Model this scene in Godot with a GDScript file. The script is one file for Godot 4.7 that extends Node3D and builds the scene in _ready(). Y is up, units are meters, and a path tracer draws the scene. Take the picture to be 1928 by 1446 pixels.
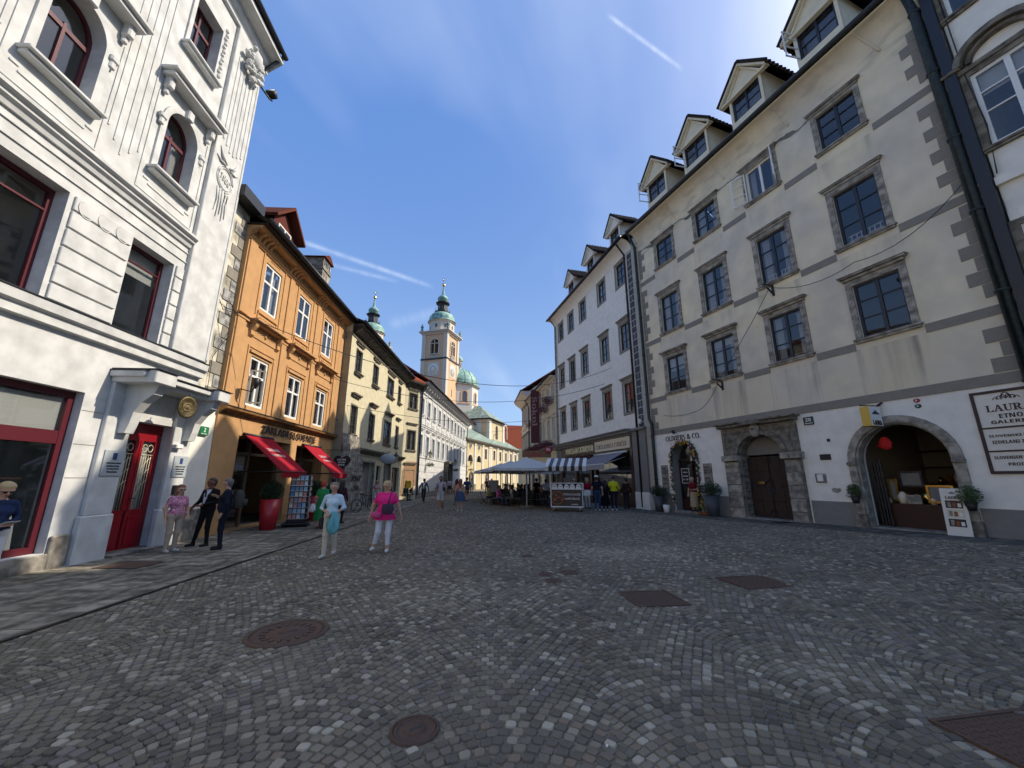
extends Node3D
# A cobbled market square in an old town: facades measured in metres along each front (u), height (v).

var rng := RandomNumberGenerator.new()
var mats := {}
var texs := {}
var cache := {}
var counts := {}

# ---------- small helpers ----------
func P(x, y, d): return Vector3(x, y, -d)
func gh(x, d): return 0.0172 * clampf(23.4 - d, 0, 14) * smoothstep(3.0, 11.0, x)
func L3(r, g, b): return Color(r, g, b).linear_to_srgb()

class Mb:
	var st := SurfaceTool.new()
	func _init(smooth = false):
		st.begin(Mesh.PRIMITIVE_TRIANGLES)
		st.set_smooth_group(0 if smooth else -1)
	func tri(a, b, c):
		st.set_uv(Vector2(a.x, a.y)); st.add_vertex(a)
		st.set_uv(Vector2(b.x, b.y)); st.add_vertex(b)
		st.set_uv(Vector2(c.x, c.y)); st.add_vertex(c)
	func quad(a, b, c, d):
		tri(a, b, c); tri(a, c, d)
	func box(c, s, bs = Basis.IDENTITY):
		var h = s * 0.5
		var q = []
		for i in 8: q.append(c + bs * Vector3(h.x * (1 if i & 1 else -1), h.y * (1 if i & 2 else -1), h.z * (1 if i & 4 else -1)))
		for f in [[4, 6, 7, 5], [1, 3, 2, 0], [0, 2, 6, 4], [5, 7, 3, 1], [2, 3, 7, 6], [0, 4, 5, 1]]:
			quad(q[f[0]], q[f[1]], q[f[2]], q[f[3]])
	func b2(u0, u1, v0, v1, z0, z1): box(Vector3((u0 + u1) / 2, (v0 + v1) / 2, (z0 + z1) / 2), Vector3(abs(u1 - u0), abs(v1 - v0), abs(z1 - z0)))
	func cbox(c, s, e, bs = Basis.IDENTITY):   # chamfered box
		var h = s * 0.5
		var ax = [Vector3(1, 0, 0), Vector3(0, 1, 0), Vector3(0, 0, 1)]
		var pt = func(sg, k):
			var v = Vector3(sg.x * (h.x - (0.0 if k == 0 else e)), sg.y * (h.y - (0.0 if k == 1 else e)), sg.z * (h.z - (0.0 if k == 2 else e)))
			return c + bs * v
		for k in 3:
			for s0 in [-1, 1]:
				var i = (k + 1) % 3
				var j = (k + 2) % 3
				var n = ax[k] * s0
				var q = [n + ax[i] + ax[j], n - ax[i] + ax[j], n - ax[i] - ax[j], n + ax[i] - ax[j]]
				if s0 < 0: q.reverse()
				quad(pt.call(q[3], k), pt.call(q[2], k), pt.call(q[1], k), pt.call(q[0], k))
		for k in 3:
			var i = (k + 1) % 3
			var j = (k + 2) % 3
			for a in [-1, 1]:
				for b in [-1, 1]:
					var e0 = ax[i] * a + ax[j] * b
					var w = [pt.call(e0 + ax[k], i), pt.call(e0 - ax[k], i), pt.call(e0 - ax[k], j), pt.call(e0 + ax[k], j)]
					if a * b < 0: w.reverse()
					quad(w[0], w[1], w[2], w[3])
		for i in 8:
			var sg = Vector3(1 if i & 1 else -1, 1 if i & 2 else -1, 1 if i & 4 else -1)
			if sg.x * sg.y * sg.z > 0: tri(pt.call(sg, 0), pt.call(sg, 2), pt.call(sg, 1))
			else: tri(pt.call(sg, 0), pt.call(sg, 1), pt.call(sg, 2))
	func bar(a, b, w, d = -1.0):   # square bar between two points
		if d < 0: d = w
		var y = (b - a)
		var l = y.length()
		y = y / l
		var x = y.cross(Vector3(0, 0, 1))
		if x.length() < 0.01: x = Vector3(1, 0, 0)
		x = x.normalized()
		box((a + b) / 2, Vector3(w, l, d), Basis(x, y, x.cross(y)))
	func tube(pts, r, n = 8, r2 = -1.0):
		if r2 < 0: r2 = r
		var rings = []
		var up = Vector3(0, 1, 0)
		for i in pts.size():
			var t = (pts[min(i + 1, pts.size() - 1)] - pts[max(i - 1, 0)]).normalized()
			var x = t.cross(up)
			if x.length() < 0.05: x = t.cross(Vector3(1, 0, 0))
			x = x.normalized()
			var y = x.cross(t)
			var rr = lerpf(r, r2, float(i) / max(1, pts.size() - 1))
			var ring = []
			for k in n:
				var a = TAU * k / n
				ring.append(pts[i] + (x * cos(a) + y * sin(a)) * rr)
			rings.append(ring)
		for i in pts.size() - 1:
			for k in n:
				var m = (k + 1) % n
				quad(rings[i][k], rings[i + 1][k], rings[i + 1][m], rings[i][m])
		for k in range(1, n - 1):
			tri(rings[0][0], rings[0][k], rings[0][k + 1])
			var z = rings[-1]
			tri(z[0], z[k + 1], z[k])
	func lathe(prof, n, c = Vector3.ZERO, turn = 0.0):
		for i in prof.size() - 1:
			for k in n:
				var a = TAU * k / n + turn
				var b = TAU * (k + 1) / n + turn
				var f = func(p, t): return c + Vector3(p[0] * cos(t), p[1], p[0] * sin(t))
				quad(f.call(prof[i], a), f.call(prof[i + 1], a), f.call(prof[i + 1], b), f.call(prof[i], b))
	func prism(poly, z0, z1):
		var q = PackedVector2Array(poly)
		var idx = Geometry2D.triangulate_polygon(q)
		for i in range(0, idx.size(), 3):
			var a = q[idx[i]]; var b = q[idx[i + 1]]; var c = q[idx[i + 2]]
			tri(Vector3(a.x, a.y, z1), Vector3(b.x, b.y, z1), Vector3(c.x, c.y, z1))
			tri(Vector3(a.x, a.y, z0), Vector3(c.x, c.y, z0), Vector3(b.x, b.y, z0))
		for i in q.size():
			var a = q[i]; var b = q[(i + 1) % q.size()]
			quad(Vector3(a.x, a.y, z0), Vector3(a.x, a.y, z1), Vector3(b.x, b.y, z1), Vector3(b.x, b.y, z0))
	func mesh(m = null):
		st.generate_normals()
		var r = st.commit()
		if m: r.surface_set_material(0, m)
		return r

func named(parent, called):
	var k = str(parent.get_instance_id()) + called
	var n = counts.get(k, 0)
	counts[k] = n + 1
	return called if n == 0 else "%s_%03d" % [called, n]
func put(parent, called, mesh, m = null, pos = Vector3.ZERO, bs = Basis.IDENTITY):
	var o := MeshInstance3D.new()
	o.name = named(parent, called)
	o.mesh = mesh.mesh() if mesh is Mb else mesh
	if m: o.material_override = m
	o.transform = Transform3D(bs, pos)
	parent.add_child(o)
	return o
func tag(o, label, category, group = ""):
	o.set_meta("label", label); o.set_meta("category", category)
	if group: o.set_meta("group", group)
	return o
func thing(called, label, category, pos = Vector3.ZERO, turn = 0.0, group = ""):
	var o := Node3D.new()
	o.name = named(self, called)
	add_child(o)
	o.position = pos; o.rotation.y = turn
	return tag(o, label, category, group)
func struct(called, mesh, m = null):
	var o = put(self, called, mesh, m)
	o.set_meta("kind", "structure")
	return o
# a building front: x runs along the front, z comes out of it
func front(called, label, x, d, yaw, category = "building", near = false):
	var o = thing(called, label, category)
	var a = deg_to_rad(yaw)
	var ux = Vector3(sin(a), 0, -cos(a))
	if near: ux = -ux
	o.transform = Transform3D(Basis(ux, Vector3.UP, ux.cross(Vector3.UP)), P(x, 0, d))
	return o

# ---------- textures and materials ----------
func noise_tex(key, freq, oct, lo, hi, seed, size = 512, typ = FastNoiseLite.TYPE_SIMPLEX_SMOOTH, power = 1.0):
	if texs.has(key): return texs[key]
	var n := FastNoiseLite.new()
	n.noise_type = typ; n.frequency = freq; n.seed = seed; n.fractal_octaves = oct
	var im = n.get_seamless_image(size, size)
	im.convert(Image.FORMAT_L8)
	var d = im.get_data()
	for i in d.size(): d[i] = int(clampf(lerpf(lo, hi, pow(d[i] / 255.0, power)), 0, 1) * 255)
	im = Image.create_from_data(size, size, false, Image.FORMAT_L8, d)
	im.convert(Image.FORMAT_RGB8)
	im.generate_mipmaps()
	texs[key] = ImageTexture.create_from_image(im)
	texs[key + "_im"] = im
	return texs[key]
func norm_tex(key, strength):
	var k = key + "_n" + str(strength)
	if texs.has(k): return texs[k]
	var im = texs[key + "_im"].duplicate()
	im.clear_mipmaps()
	im.convert(Image.FORMAT_RGBA8)
	im.bump_map_to_normal_map(strength)
	texs[k] = ImageTexture.create_from_image(im)
	return texs[k]
func base_textures():
	noise_tex("plaster", 0.012, 6, 0.91, 1.0, 3)
	noise_tex("weather", 0.008, 6, 0.86, 1.04, 57, 768)
	noise_tex("grime", 0.006, 6, 0.55, 1.12, 9)
	noise_tex("stone", 0.03, 5, 0.70, 1.1, 17)
	noise_tex("grain", 0.16, 3, 0.7, 1.1, 23, 256)
	noise_tex("tile", 0.04, 4, 0.55, 1.15, 31)
# key, linear colour, roughness, texture, repeats per metre, relief
func mat(key, c = null, rough = 0.85, tex = "", per_m = 0.3, relief = 0.0, metal = 0.0):
	if mats.has(key): return mats[key]
	var m := StandardMaterial3D.new()
	m.albedo_color = c
	m.roughness = rough; m.metallic = metal
	if rough >= .7 and metal < .1: m.metallic_specular = .2
	if tex:
		m.albedo_texture = texs[tex]
		m.uv1_triplanar = true; m.uv1_world_triplanar = true
		m.uv1_scale = Vector3.ONE * per_m
		if relief > 0:
			m.normal_enabled = true
			m.normal_texture = norm_tex(tex, 6.0)
			m.normal_scale = relief
	mats[key] = m
	return m
func materials():
	base_textures()
	mat("cream", L3(.82, .73, .53), .9, "plaster", .35, .1)
	mat("white_wall", L3(.86, .825, .725), .9, "plaster", .3, .08)
	mat("bright_white", L3(.61, .62, .605), .88, "weather", .28, .06)
	mat("orange", L3(.54, .315, .145), .9, "plaster", .3, .08)
	mat("pale_yellow", L3(.62, .565, .39), .9, "plaster", .3, .1)
	mat("church_yellow", L3(.62, .515, .31), .9, "plaster", .3, .3)
	mat("church_cream", L3(.74, .70, .60), .9, "plaster", .3, .3)
	mat("tower_wall", L3(.74, .49, .29), .9, "plaster", .25, .1)
	mat("tower_trim", L3(.68, .61, .50), .9, "plaster", .3, .1)
	mat("beige_wall", L3(.60, .52, .36), .9, "plaster", .3, .3)
	mat("far_cream", L3(.68, .62, .50), .9, "plaster", .3, .3)
	mat("grey_band", L3(.27, .25, .21), .9, "plaster", .5, .1)
	mat("dark_quoin", L3(.105, .11, .12), .85, "stone", .6, .3)
	mat("quoin_line", L3(.62, .62, .60), .9)
	mat("grey_paint", L3(.235, .228, .21), .8, "plaster", .6, .1)
	mat("stone", L3(.42, .385, .32), .85, "grime", .9, .5)
	mat("old_stone", L3(.25, .225, .18), .85, "grime", 1.1, .8)
	mat("grey_stone", L3(.34, .315, .27), .85, "grime", .8, .5)
	mat("dark_frame", L3(.018, .022, .028), .45)
	mat("brown_frame", L3(.03, .022, .02), .5)
	mat("white_frame", L3(.72, .72, .68), .5)
	mat("red_frame", L3(.085, .009, .016), .4)
	mat("red_door", L3(.23, .007, .014), .32)
	mat("door_wood", L3(.034, .021, .016), .6, "grain", 1.2, .5)
	mat("shop_wood", L3(.05, .018, .012), .45, "grain", 1.0, .4)
	mat("room", L3(.32, .30, .27), .95)
	mat("core_brown", L3(.16, .11, .07), .85)  # brown of the block added inside the belfries
	mat("shop_plaster", L3(.30, .23, .16), .9)
	mat("blind", L3(.55, .58, .55), .9)
	mat("curtain", L3(.50, .50, .48), .95)
	mat("gutter", L3(.03, .032, .036), .45, "", 1, 0, .3)
	mat("pipe_green", L3(.035, .05, .05), .5, "grime", 2.0, .3, .3)
	mat("iron", L3(.012, .012, .013), .5)
	mat("roof_tile", L3(.17, .055, .035), .85, "tile", .8, .9)
	mat("roof_dark", L3(.05, .038, .032), .85, "tile", .8, .9)
	mat("roof_red", L3(.33, .085, .045), .85, "tile", .8, .8)
	mat("copper", L3(.32, .57, .47), .65, "grime", .35, .3)
	mat("copper_dull", L3(.33, .42, .35), .7, "grime", .35, .3)
	mat("gold", L3(.75, .5, .15), .25, "", 1, 0, 1.0)
	mat("awning_red", L3(.40, .018, .032), .8, "grain", 2.0, .2)
	mat("paper", L3(.74, .73, .68), .7)
	mat("board_cream", L3(.66, .58, .42), .6)
	mat("ink", L3(.015, .012, .012), .6)
	mat("rust", L3(.13, .078, .052), .75, "stone", 3.0, .6, .2)
	mat("terracotta", L3(.34, .13, .06), .9, "stone", 1.5, .4)
	mat("foliage", L3(.030, .055, .022), .7)
	mat("chrome", L3(.6, .6, .6), .25, "", 1, 0, 1.0)
	mat("canvas", L3(.42, .42, .43), .9, "grain", 1.0, .2)
	mat("pole_white", L3(.62, .62, .60), .5)
	var g := StandardMaterial3D.new()
	g.albedo_color = Color(.10, .13, .15, .18); g.roughness = .02; g.metallic_specular = .7
	g.transparency = BaseMaterial3D.TRANSPARENCY_ALPHA
	mats["glass"] = g
	var vc := StandardMaterial3D.new()
	vc.vertex_color_use_as_albedo = true; vc.roughness = .85; vc.metallic_specular = .25
	vc.normal_enabled = true; vc.normal_texture = norm_tex("grime", 6.0); vc.normal_scale = .9; vc.uv1_triplanar = true; vc.uv1_scale = Vector3.ONE * 2.6
	mats["person"] = vc

# ---------- light, sky, camera ----------
func set_view():
	var cam := Camera3D.new()
	cam.name = "camera"
	cam.fov = rad_to_deg(2 * atan(723.0 / 740.0)); cam.near = .05; cam.far = 600
	cam.position = Vector3(0, 1.7, 0)
	cam.rotation.x = atan(179.0 / 740.0)
	add_child(cam); cam.make_current()
	var el = deg_to_rad(41.7); var be = deg_to_rad(14.6)
	var to_sun = Vector3(cos(el) * cos(be), sin(el), -cos(el) * sin(be))
	var sun := DirectionalLight3D.new()
	sun.name = "sun"
	sun.light_energy = 0.6; sun.light_color = Color(1, .945, .865); sun.light_angular_distance = .53; sun.shadow_enabled = true
	add_child(sun)
	sun.look_at_from_position(to_sun * 50, Vector3.ZERO)
	var env := Environment.new()
	env.background_mode = Environment.BG_SKY
	env.tonemap_mode = Environment.TONE_MAPPER_LINEAR
	env.tonemap_exposure = 2.9
	env.sdfgi_enabled = true; env.ssao_enabled = true; env.ssil_enabled = true
	var s := PanoramaSkyMaterial.new()
	s.panorama = sky_image(to_sun)
	var sky := Sky.new()
	sky.sky_material = s
	env.sky = sky
	env.background_energy_multiplier = 1.0
	var we := WorldEnvironment.new()
	we.name = "world"; we.environment = env
	add_child(we)

# blue air, paler to the horizon and round the sun, thin cirrus and a few contrails
func pix_dir(px, py):
	var t = atan(179.0 / 740.0)
	var x = (px - 964.0) / 740.0; var y = (723.0 - py) / 740.0
	return Vector3(x, y * cos(t) + sin(t), -(cos(t) - y * sin(t))).normalized()
func sky_image(to_sun):
	var W = 1536; var H = 768
	var n := FastNoiseLite.new()
	n.seed = 5; n.frequency = 1.6; n.fractal_octaves = 5
	var trails = [[pix_dir(578, 458), pix_dir(800, 535), .0036, .32], [pix_dir(590, 490), pix_dir(740, 528), .003, .22], [pix_dir(1155, 36), pix_dir(1276, 124), .0015, .6], [pix_dir(740, 610), pix_dir(830, 585), .012, .10]]
	var d := PackedFloat32Array()
	d.resize(W * H * 3)
	for j in H:
		var up = (0.5 - (j + .5) / H) * PI
		var sy = sin(up); var cy = cos(up)
		for i in W:
			var az = ((i + .5) / W) * TAU
			var v = Vector3(sin(az) * cy, sy, -cos(az) * cy)
			var c: Vector3
			var y = maxf(sy, 0.0)
			if sy < -0.02: c = Vector3(.10, .10, .10)
			else:
				c = Vector3(.044, .099, .245).lerp(Vector3(.195, .28, .385), pow(1.0 - y, 2.7))
				var ca = v.dot(to_sun)
				var glow = pow(maxf(0.0, (ca + 1) * .5), 9.0)
				var off_sun = acos(clampf(ca, -1, 1))
				c += Vector3(1.0, .93, .82) * minf(4.0, 5.0 * exp(-off_sun / .125)) + Vector3(.05, .045, .04) * glow
				var q = v / (sy + .25)
				var ci = n.get_noise_2d(q.x * 1.3 + q.z * .5, q.z * .35)
				var ci2 = n.get_noise_2d(q.x * .45 + 7.0, q.z * .4)
				var w = clampf((ci + .1) * 1.6, 0, 1) * clampf(ci2 * 1.8 + .05 + glow * 1.5, 0, 1) * .13
				for t in trails:
					var a: Vector3 = t[0]; var b: Vector3 = t[1]
					if v.dot(a) > .93:
						var nn = a.cross(b).normalized()
						var off = absf(v.dot(nn))
						var along = (v - a).dot((b - a).normalized()) / (b - a).length()
						if off < t[2] * 3 and along > -.1 and along < 1.1:
							w += t[3] * exp(-off * off / (t[2] * t[2])) * clampf(along * 8 + .8, 0, 1) * clampf((1.1 - along) * 5, 0, 1) * (.75 + .5 * n.get_noise_2d(along * 5, 3.0))
				c = c.lerp(Vector3(.46, .49, .52), clampf(w, 0, .8))
			var k = (j * W + i) * 3
			d[k] = c.x; d[k + 1] = c.y; d[k + 2] = c.z
	var im = Image.create_from_data(W, H, false, Image.FORMAT_RGBF, d.to_byte_array())
	return ImageTexture.create_from_image(im)

# ---------- building fronts ----------
func wall_mesh(u0, u1, v0, v1, holes, depth = .3, z = 0.0):
	var b = Mb.new()
	var us = [u0, u1]; var vs = [v0, v1]
	for h in holes:
		for k in [h[0], h[1]]: if k > u0 and k < u1 and not us.has(k): us.append(k)
		for k in [h[2], h[3]]: if k > v0 and k < v1 and not vs.has(k): vs.append(k)
	us.sort(); vs.sort()
	for i in us.size() - 1:
		for j in vs.size() - 1:
			var cu = (us[i] + us[i + 1]) / 2; var cv = (vs[j] + vs[j + 1]) / 2
			var hit = false
			for h in holes: if cu > h[0] and cu < h[1] and cv > h[2] and cv < h[3]: hit = true
			if not hit: b.quad(Vector3(us[i], vs[j], z), Vector3(us[i], vs[j + 1], z), Vector3(us[i + 1], vs[j + 1], z), Vector3(us[i + 1], vs[j], z))
	for h in holes:
		var rise = h[4] if h.size() > 4 else 0.0
		var a = h[0]; var e = h[1]; var c = h[2]; var top = h[3]; var sp = top - rise
		var zi = z - depth
		b.quad(Vector3(a, c, z), Vector3(a, sp, z), Vector3(a, sp, zi), Vector3(a, c, zi))
		b.quad(Vector3(e, c, zi), Vector3(e, sp, zi), Vector3(e, sp, z), Vector3(e, c, z))
		b.quad(Vector3(a, c, zi), Vector3(e, c, zi), Vector3(e, c, z), Vector3(a, c, z))
		if rise <= 0: b.quad(Vector3(a, top, z), Vector3(e, top, z), Vector3(e, top, zi), Vector3(a, top, zi))
		else:
			var n = 14
			for k in n:
				var p = _arc(a, e, sp, rise, float(k) / n); var q = _arc(a, e, sp, rise, float(k + 1) / n)
				b.quad(Vector3(p.x, p.y, z), Vector3(p.x, top, z), Vector3(q.x, top, z), Vector3(q.x, q.y, z))
				b.quad(Vector3(p.x, p.y, z), Vector3(q.x, q.y, z), Vector3(q.x, q.y, zi), Vector3(p.x, p.y, zi))
	return b
func _arc(a, e, sp, rise, t): return Vector2((a + e) / 2 - (e - a) / 2 * cos(PI * t), sp + rise * sin(PI * t))
# ring of stone round an arch: inner opening a..e, springing sp, rise; ring width w
func arch_ring(b, a, e, v0, sp, rise, w, z0, z1):
	var n = 16
	var pi_ = []; var po = []
	for k in n + 1:
		pi_.append(_arc(a, e, sp, rise, float(k) / n)); po.append(_arc(a - w, e + w, sp, rise + w, float(k) / n))
	for k in n: b.prism([pi_[k], po[k], po[k + 1], pi_[k + 1]], z0, z1)
	if sp > v0:
		b.b2(a - w, a, v0, sp, z0, z1); b.b2(e, e + w, v0, sp, z0, z1)
# o: recess cols rows frame fw arch surround sw sp sill lintel curtain dark
func win(bd, uc, v0, w, h, o = {}):
	var key = "win" + str(w) + "/" + str(h) + str(o)
	var fw = o.get("fw", .07); var cols = o.get("cols", 2); var rise = o.get("arch", 0.0); var rec = o.get("recess", .18)
	var rows = o.get("rows", [.333, .667]); var bw = o.get("bar", .04); var mw = o.get("mull", .06)
	var x = w / 2; var sp = h - rise
	if not cache.has(key):
		var f = Mb.new()
		f.b2(-x, -x + fw, 0, sp, -.05, .03); f.b2(x - fw, x, 0, sp, -.05, .03); f.b2(-x + fw, x - fw, 0, fw, -.05, .03)
		if rise <= 0: f.b2(-x + fw, x - fw, h - fw, h, -.05, .03)
		else:
			var n = 12
			for k in n:
				var p = [_arc(-x, x, sp, rise, float(k) / n), _arc(-x, x, sp, rise, float(k + 1) / n), _arc(-x + fw, x - fw, sp, rise - fw, float(k + 1) / n), _arc(-x + fw, x - fw, sp, rise - fw, float(k) / n)]
				f.prism(p, -.05, .03)
		var ys = [fw]
		for r in rows:
			var y = h * r
			f.b2(-x + fw, x - fw, y - bw / 2, y + bw / 2, -.03, .022)
			ys.append(y)
		ys.append(h - fw)
		var xs = [-x + fw]
		for k in range(1, cols):
			var cx = lerpf(-x + fw, x - fw, float(k) / cols)
			f.b2(cx - mw / 2, cx + mw / 2, fw, (sp if rise > 0 else h - fw), -.04, .026)
			xs.append(cx)
		xs.append(x - fw)
		var panes = []
		for i in xs.size() - 1:
			for j in ys.size() - 1:
				var top_arch = rise > 0 and j == ys.size() - 2
				if top_arch and i > 0: continue
				var g = Mb.new()
				if top_arch:
					var poly = [Vector2(x - fw, ys[j]), Vector2(-x + fw, ys[j])]
					for k in 11: poly.append(_arc(-x + fw, x - fw, sp, rise - fw, k / 10.0))
					g.prism(poly, -.016, -.008)
				else: g.b2(xs[i], xs[i + 1], ys[j], ys[j + 1], -.016, -.008)
				panes.append(g.mesh(mats["glass"]))
		cache[key] = [f.mesh(mats[o.get("frame", "dark_frame")]), panes]
	var c = cache[key]
	var part = put(bd, o.get("called", "window"), c[0], null, Vector3(uc, v0, -rec))
	for g in c[1]: put(part, "pane", g)
	if o.has("surround"):
		var k2 = "sur" + key
		if not cache.has(k2):
			var s = Mb.new()
			var sw = o.get("sw", .16); var pr = o.get("sp", .035)
			if rise > 0: arch_ring(s, -x, x, 0, sp, rise, sw, 0, pr)
			else:
				s.b2(-x - sw, -x, 0, h + sw, 0, pr); s.b2(x, x + sw, 0, h + sw, 0, pr); s.b2(-x, x, h, h + sw, 0, pr)
				if o.get("lower", false): s.b2(-x - sw, x + sw, -sw, 0, 0, pr)
			cache[k2] = s.mesh(mats[o.surround])
		put(part, "surround", cache[k2], null, Vector3(0, 0, rec + .002))
	if o.has("sill"):
		var k3 = "sill" + key
		if not cache.has(k3):
			var s = Mb.new()
			var e = o.get("sill_out", .12); var sx = x + o.get("sw", .1) + .06
			s.cbox(Vector3(0, -.045, (e - rec) / 2), Vector3(sx * 2, .07, e + rec), .012)
			s.cbox(Vector3(0, -.12, e * .35), Vector3(sx * 2 - .08, .08, e * .7), .012)
			cache[k3] = s.mesh(mats[o.sill])
		put(part, "sill", cache[k3], null, Vector3(0, 0, rec))
	if o.has("lintel"):
		var k4 = "lin" + key
		if not cache.has(k4):
			var s = Mb.new()
			var sw = o.get("sw", .1); var e = o.get("lintel_out", .14); var y = h + sw + o.get("lintel_gap", 0.0)
			s.cbox(Vector3(0, y + .05, e * .3), Vector3(x * 2 + sw * 2 + .06, .10, e * .6), .012)
			s.cbox(Vector3(0, y + .13, e / 2), Vector3(x * 2 + sw * 2 + .2, .06, e), .012)
			s.cbox(Vector3(0, y + .175, e * .55), Vector3(x * 2 + sw * 2 + .26, .03, e * 1.1), .008)
			cache[k4] = s.mesh(mats[o.lintel])
		put(part, "lintel", cache[k4], null, Vector3(0, 0, rec + .003))
	var cu = o.get("curtain", 0.0)
	if cu > 0 and rng.randf() < cu:
		var ww = w * rng.randf_range(.16, .3)
		for sd in [-1, 1]:
			var m = Mb.new(true)
			var n = 8
			for k in n:
				var a = sd * (x - fw) - sd * ww * k / n; var bb = sd * (x - fw) - sd * ww * (k + 1) / n
				var za = .03 * (1 if k % 2 else -1); var zb = -za
				m.quad(Vector3(a, .03, za), Vector3(a, sp - .05, za), Vector3(bb, sp - .05, zb), Vector3(bb, .03, zb))
			put(part, "curtain", m, mats["curtain"], Vector3(0, 0, -.14))
	if o.has("blind") and rng.randf() < o.blind:
		var m = Mb.new()
		var y = sp * rng.randf_range(.5, .85)
		m.b2(-x + fw, x - fw, y, sp - .02, -.006, .006)
		put(part, "blind", m, mats["blind"], Vector3(0, 0, -.1))
	return part
# closed body behind the front: dark room wall, sides, back, gabled roof along the front
func body(bd, u0, u1, top, depth, wall, roof, pitch = 35.0, over = .6, eave_y = null, floors = [4.0, 7.5]):
	var base = 0.0
	var m = Mb.new()
	m.quad(Vector3(u0 + .05, base, -5.0), Vector3(u0 + .05, top, -5.0), Vector3(u1 - .05, top, -5.0), Vector3(u1 - .05, base, -5.0))
	put(bd, "interior_wall", m, mats["room"])
	for v in floors:
		m = Mb.new(); m.b2(u0 + .05, u1 - .05, v - .2, v, -5.0, -.7); put(bd, "floor_slab", m, mats["room"])
	var ey = top if eave_y == null else eave_y
	var rise = (depth / 2 + over) * tan(deg_to_rad(pitch))
	for u in [u0, u1]:
		m = Mb.new()
		m.prism([Vector2(0, base), Vector2(-depth, base), Vector2(-depth, ey), Vector2(-depth / 2, ey + rise - .2), Vector2(0, ey)], 0, .02)
		put(bd, "gable_wall", m, mats[wall], Vector3(u0 + .02 if u == u0 else u1, 0, 0), Basis(Vector3(0, 0, 1), Vector3.UP, Vector3(-1, 0, 0)))
	m = Mb.new()
	m.b2(u0, u1, base, ey, -depth - .1, -depth)
	put(bd, "back_wall", m, mats[wall])
	m = Mb.new()
	var r0 = Vector3(u0 - .05, ey, over); var r1 = Vector3(u0 - .05, ey + rise, -depth / 2); var r2 = Vector3(u0 - .05, ey, -depth - over)
	var w = Vector3(u1 - u0 + .1, 0, 0); var t = Vector3(0, .14, 0)
	m.quad(r0 + t, r1 + t, r1 + w + t, r0 + w + t); m.quad(r1 + t, r2 + t, r2 + w + t, r1 + w + t)
	m.quad(r0, r0 + w, r1 + w, r1); m.quad(r1, r1 + w, r2 + w, r2)
	for q in [Vector3.ZERO, w]: m.quad(r0 + q, r1 + q, r1 + t + q, r0 + t + q); m.quad(r1 + q, r2 + q, r2 + t + q, r1 + t + q)
	m.quad(r0, r0 + t, r0 + w + t, r0 + w)
	return put(bd, "roof", m, mats[roof])
func gutter(bd, u0, u1, y, z, r = .09):
	var m = Mb.new(true)
	m.tube([Vector3(u0, y, z), Vector3(u1, y, z)], r, 10)
	put(bd, "gutter", m, mats["gutter"])
func downpipe(bd, pts, r = .065, m = "gutter"):
	var t = Mb.new(true)
	t.tube(pts, r, 10)
	var o = put(bd, "downpipe", t, mats[m])
	var y = pts[0].y - 1.0
	while y > 1.0:
		var c = Mb.new(true)
		var at = pts[-1]
		for k in pts.size() - 1:
			if y <= pts[k].y and y >= pts[k + 1].y: at = pts[k].lerp(pts[k + 1], (pts[k].y - y) / maxf(.01, pts[k].y - pts[k + 1].y))
		if y < pts[-1].y: break
		c.tube([Vector3(at.x, y, at.z), Vector3(at.x, y + .06, at.z)], r * 1.25, 10)
		put(o, "clamp", c, mats[m])
		y -= 2.4
	return o
func band(bd, called, u0, u1, v0, v1, out, m, ch = .01):
	var b = Mb.new()
	b.cbox(Vector3((u0 + u1) / 2, (v0 + v1) / 2, out / 2), Vector3(u1 - u0, v1 - v0, out), ch)
	return put(bd, called, b, mats[m])
# moulded strip: profile of (z, y) points swept along u
func sweep(bd, called, u0, u1, prof, m, smooth = false):
	var b = Mb.new(smooth)
	var n = prof.size()
	for i in n - 1:
		var a = prof[i]; var c = prof[i + 1]
		b.quad(Vector3(u0, a[1], a[0]), Vector3(u0, c[1], c[0]), Vector3(u1, c[1], c[0]), Vector3(u1, a[1], a[0]))
	for u in [u0, u1]:
		for i in range(1, n - 1): b.tri(Vector3(u, prof[0][1], prof[0][0]), Vector3(u, prof[i][1], prof[i][0]), Vector3(u, prof[i + 1][1], prof[i + 1][0]))
	return put(bd, called, b, mats[m])
func lettering(parent, text, center, width, height, m, bs = Basis.IDENTITY, bold = true, serif = false, called = "lettering"):
	var t := TextMesh.new()
	var f := SystemFont.new()
	f.font_names = PackedStringArray(["Droid Serif" if serif else "Droid Sans"])
	f.font_weight = 700 if bold else 400
	t.font = f; t.text = text; t.font_size = 32; t.pixel_size = .01; t.depth = .02; t.curve_step = 2.0
	var bb = t.get_aabb()
	var sx = width / maxf(bb.size.x, .01); var sy = height / maxf(bb.size.y, .01)
	var c = bb.get_center()
	var o = put(parent, called, t, mats[m])
	var sc = Basis(Vector3(sx, 0, 0), Vector3(0, sy, 0), Vector3(0, 0, 1))
	o.transform = Transform3D(bs * sc, center - bs * sc * c)
	return o
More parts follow.
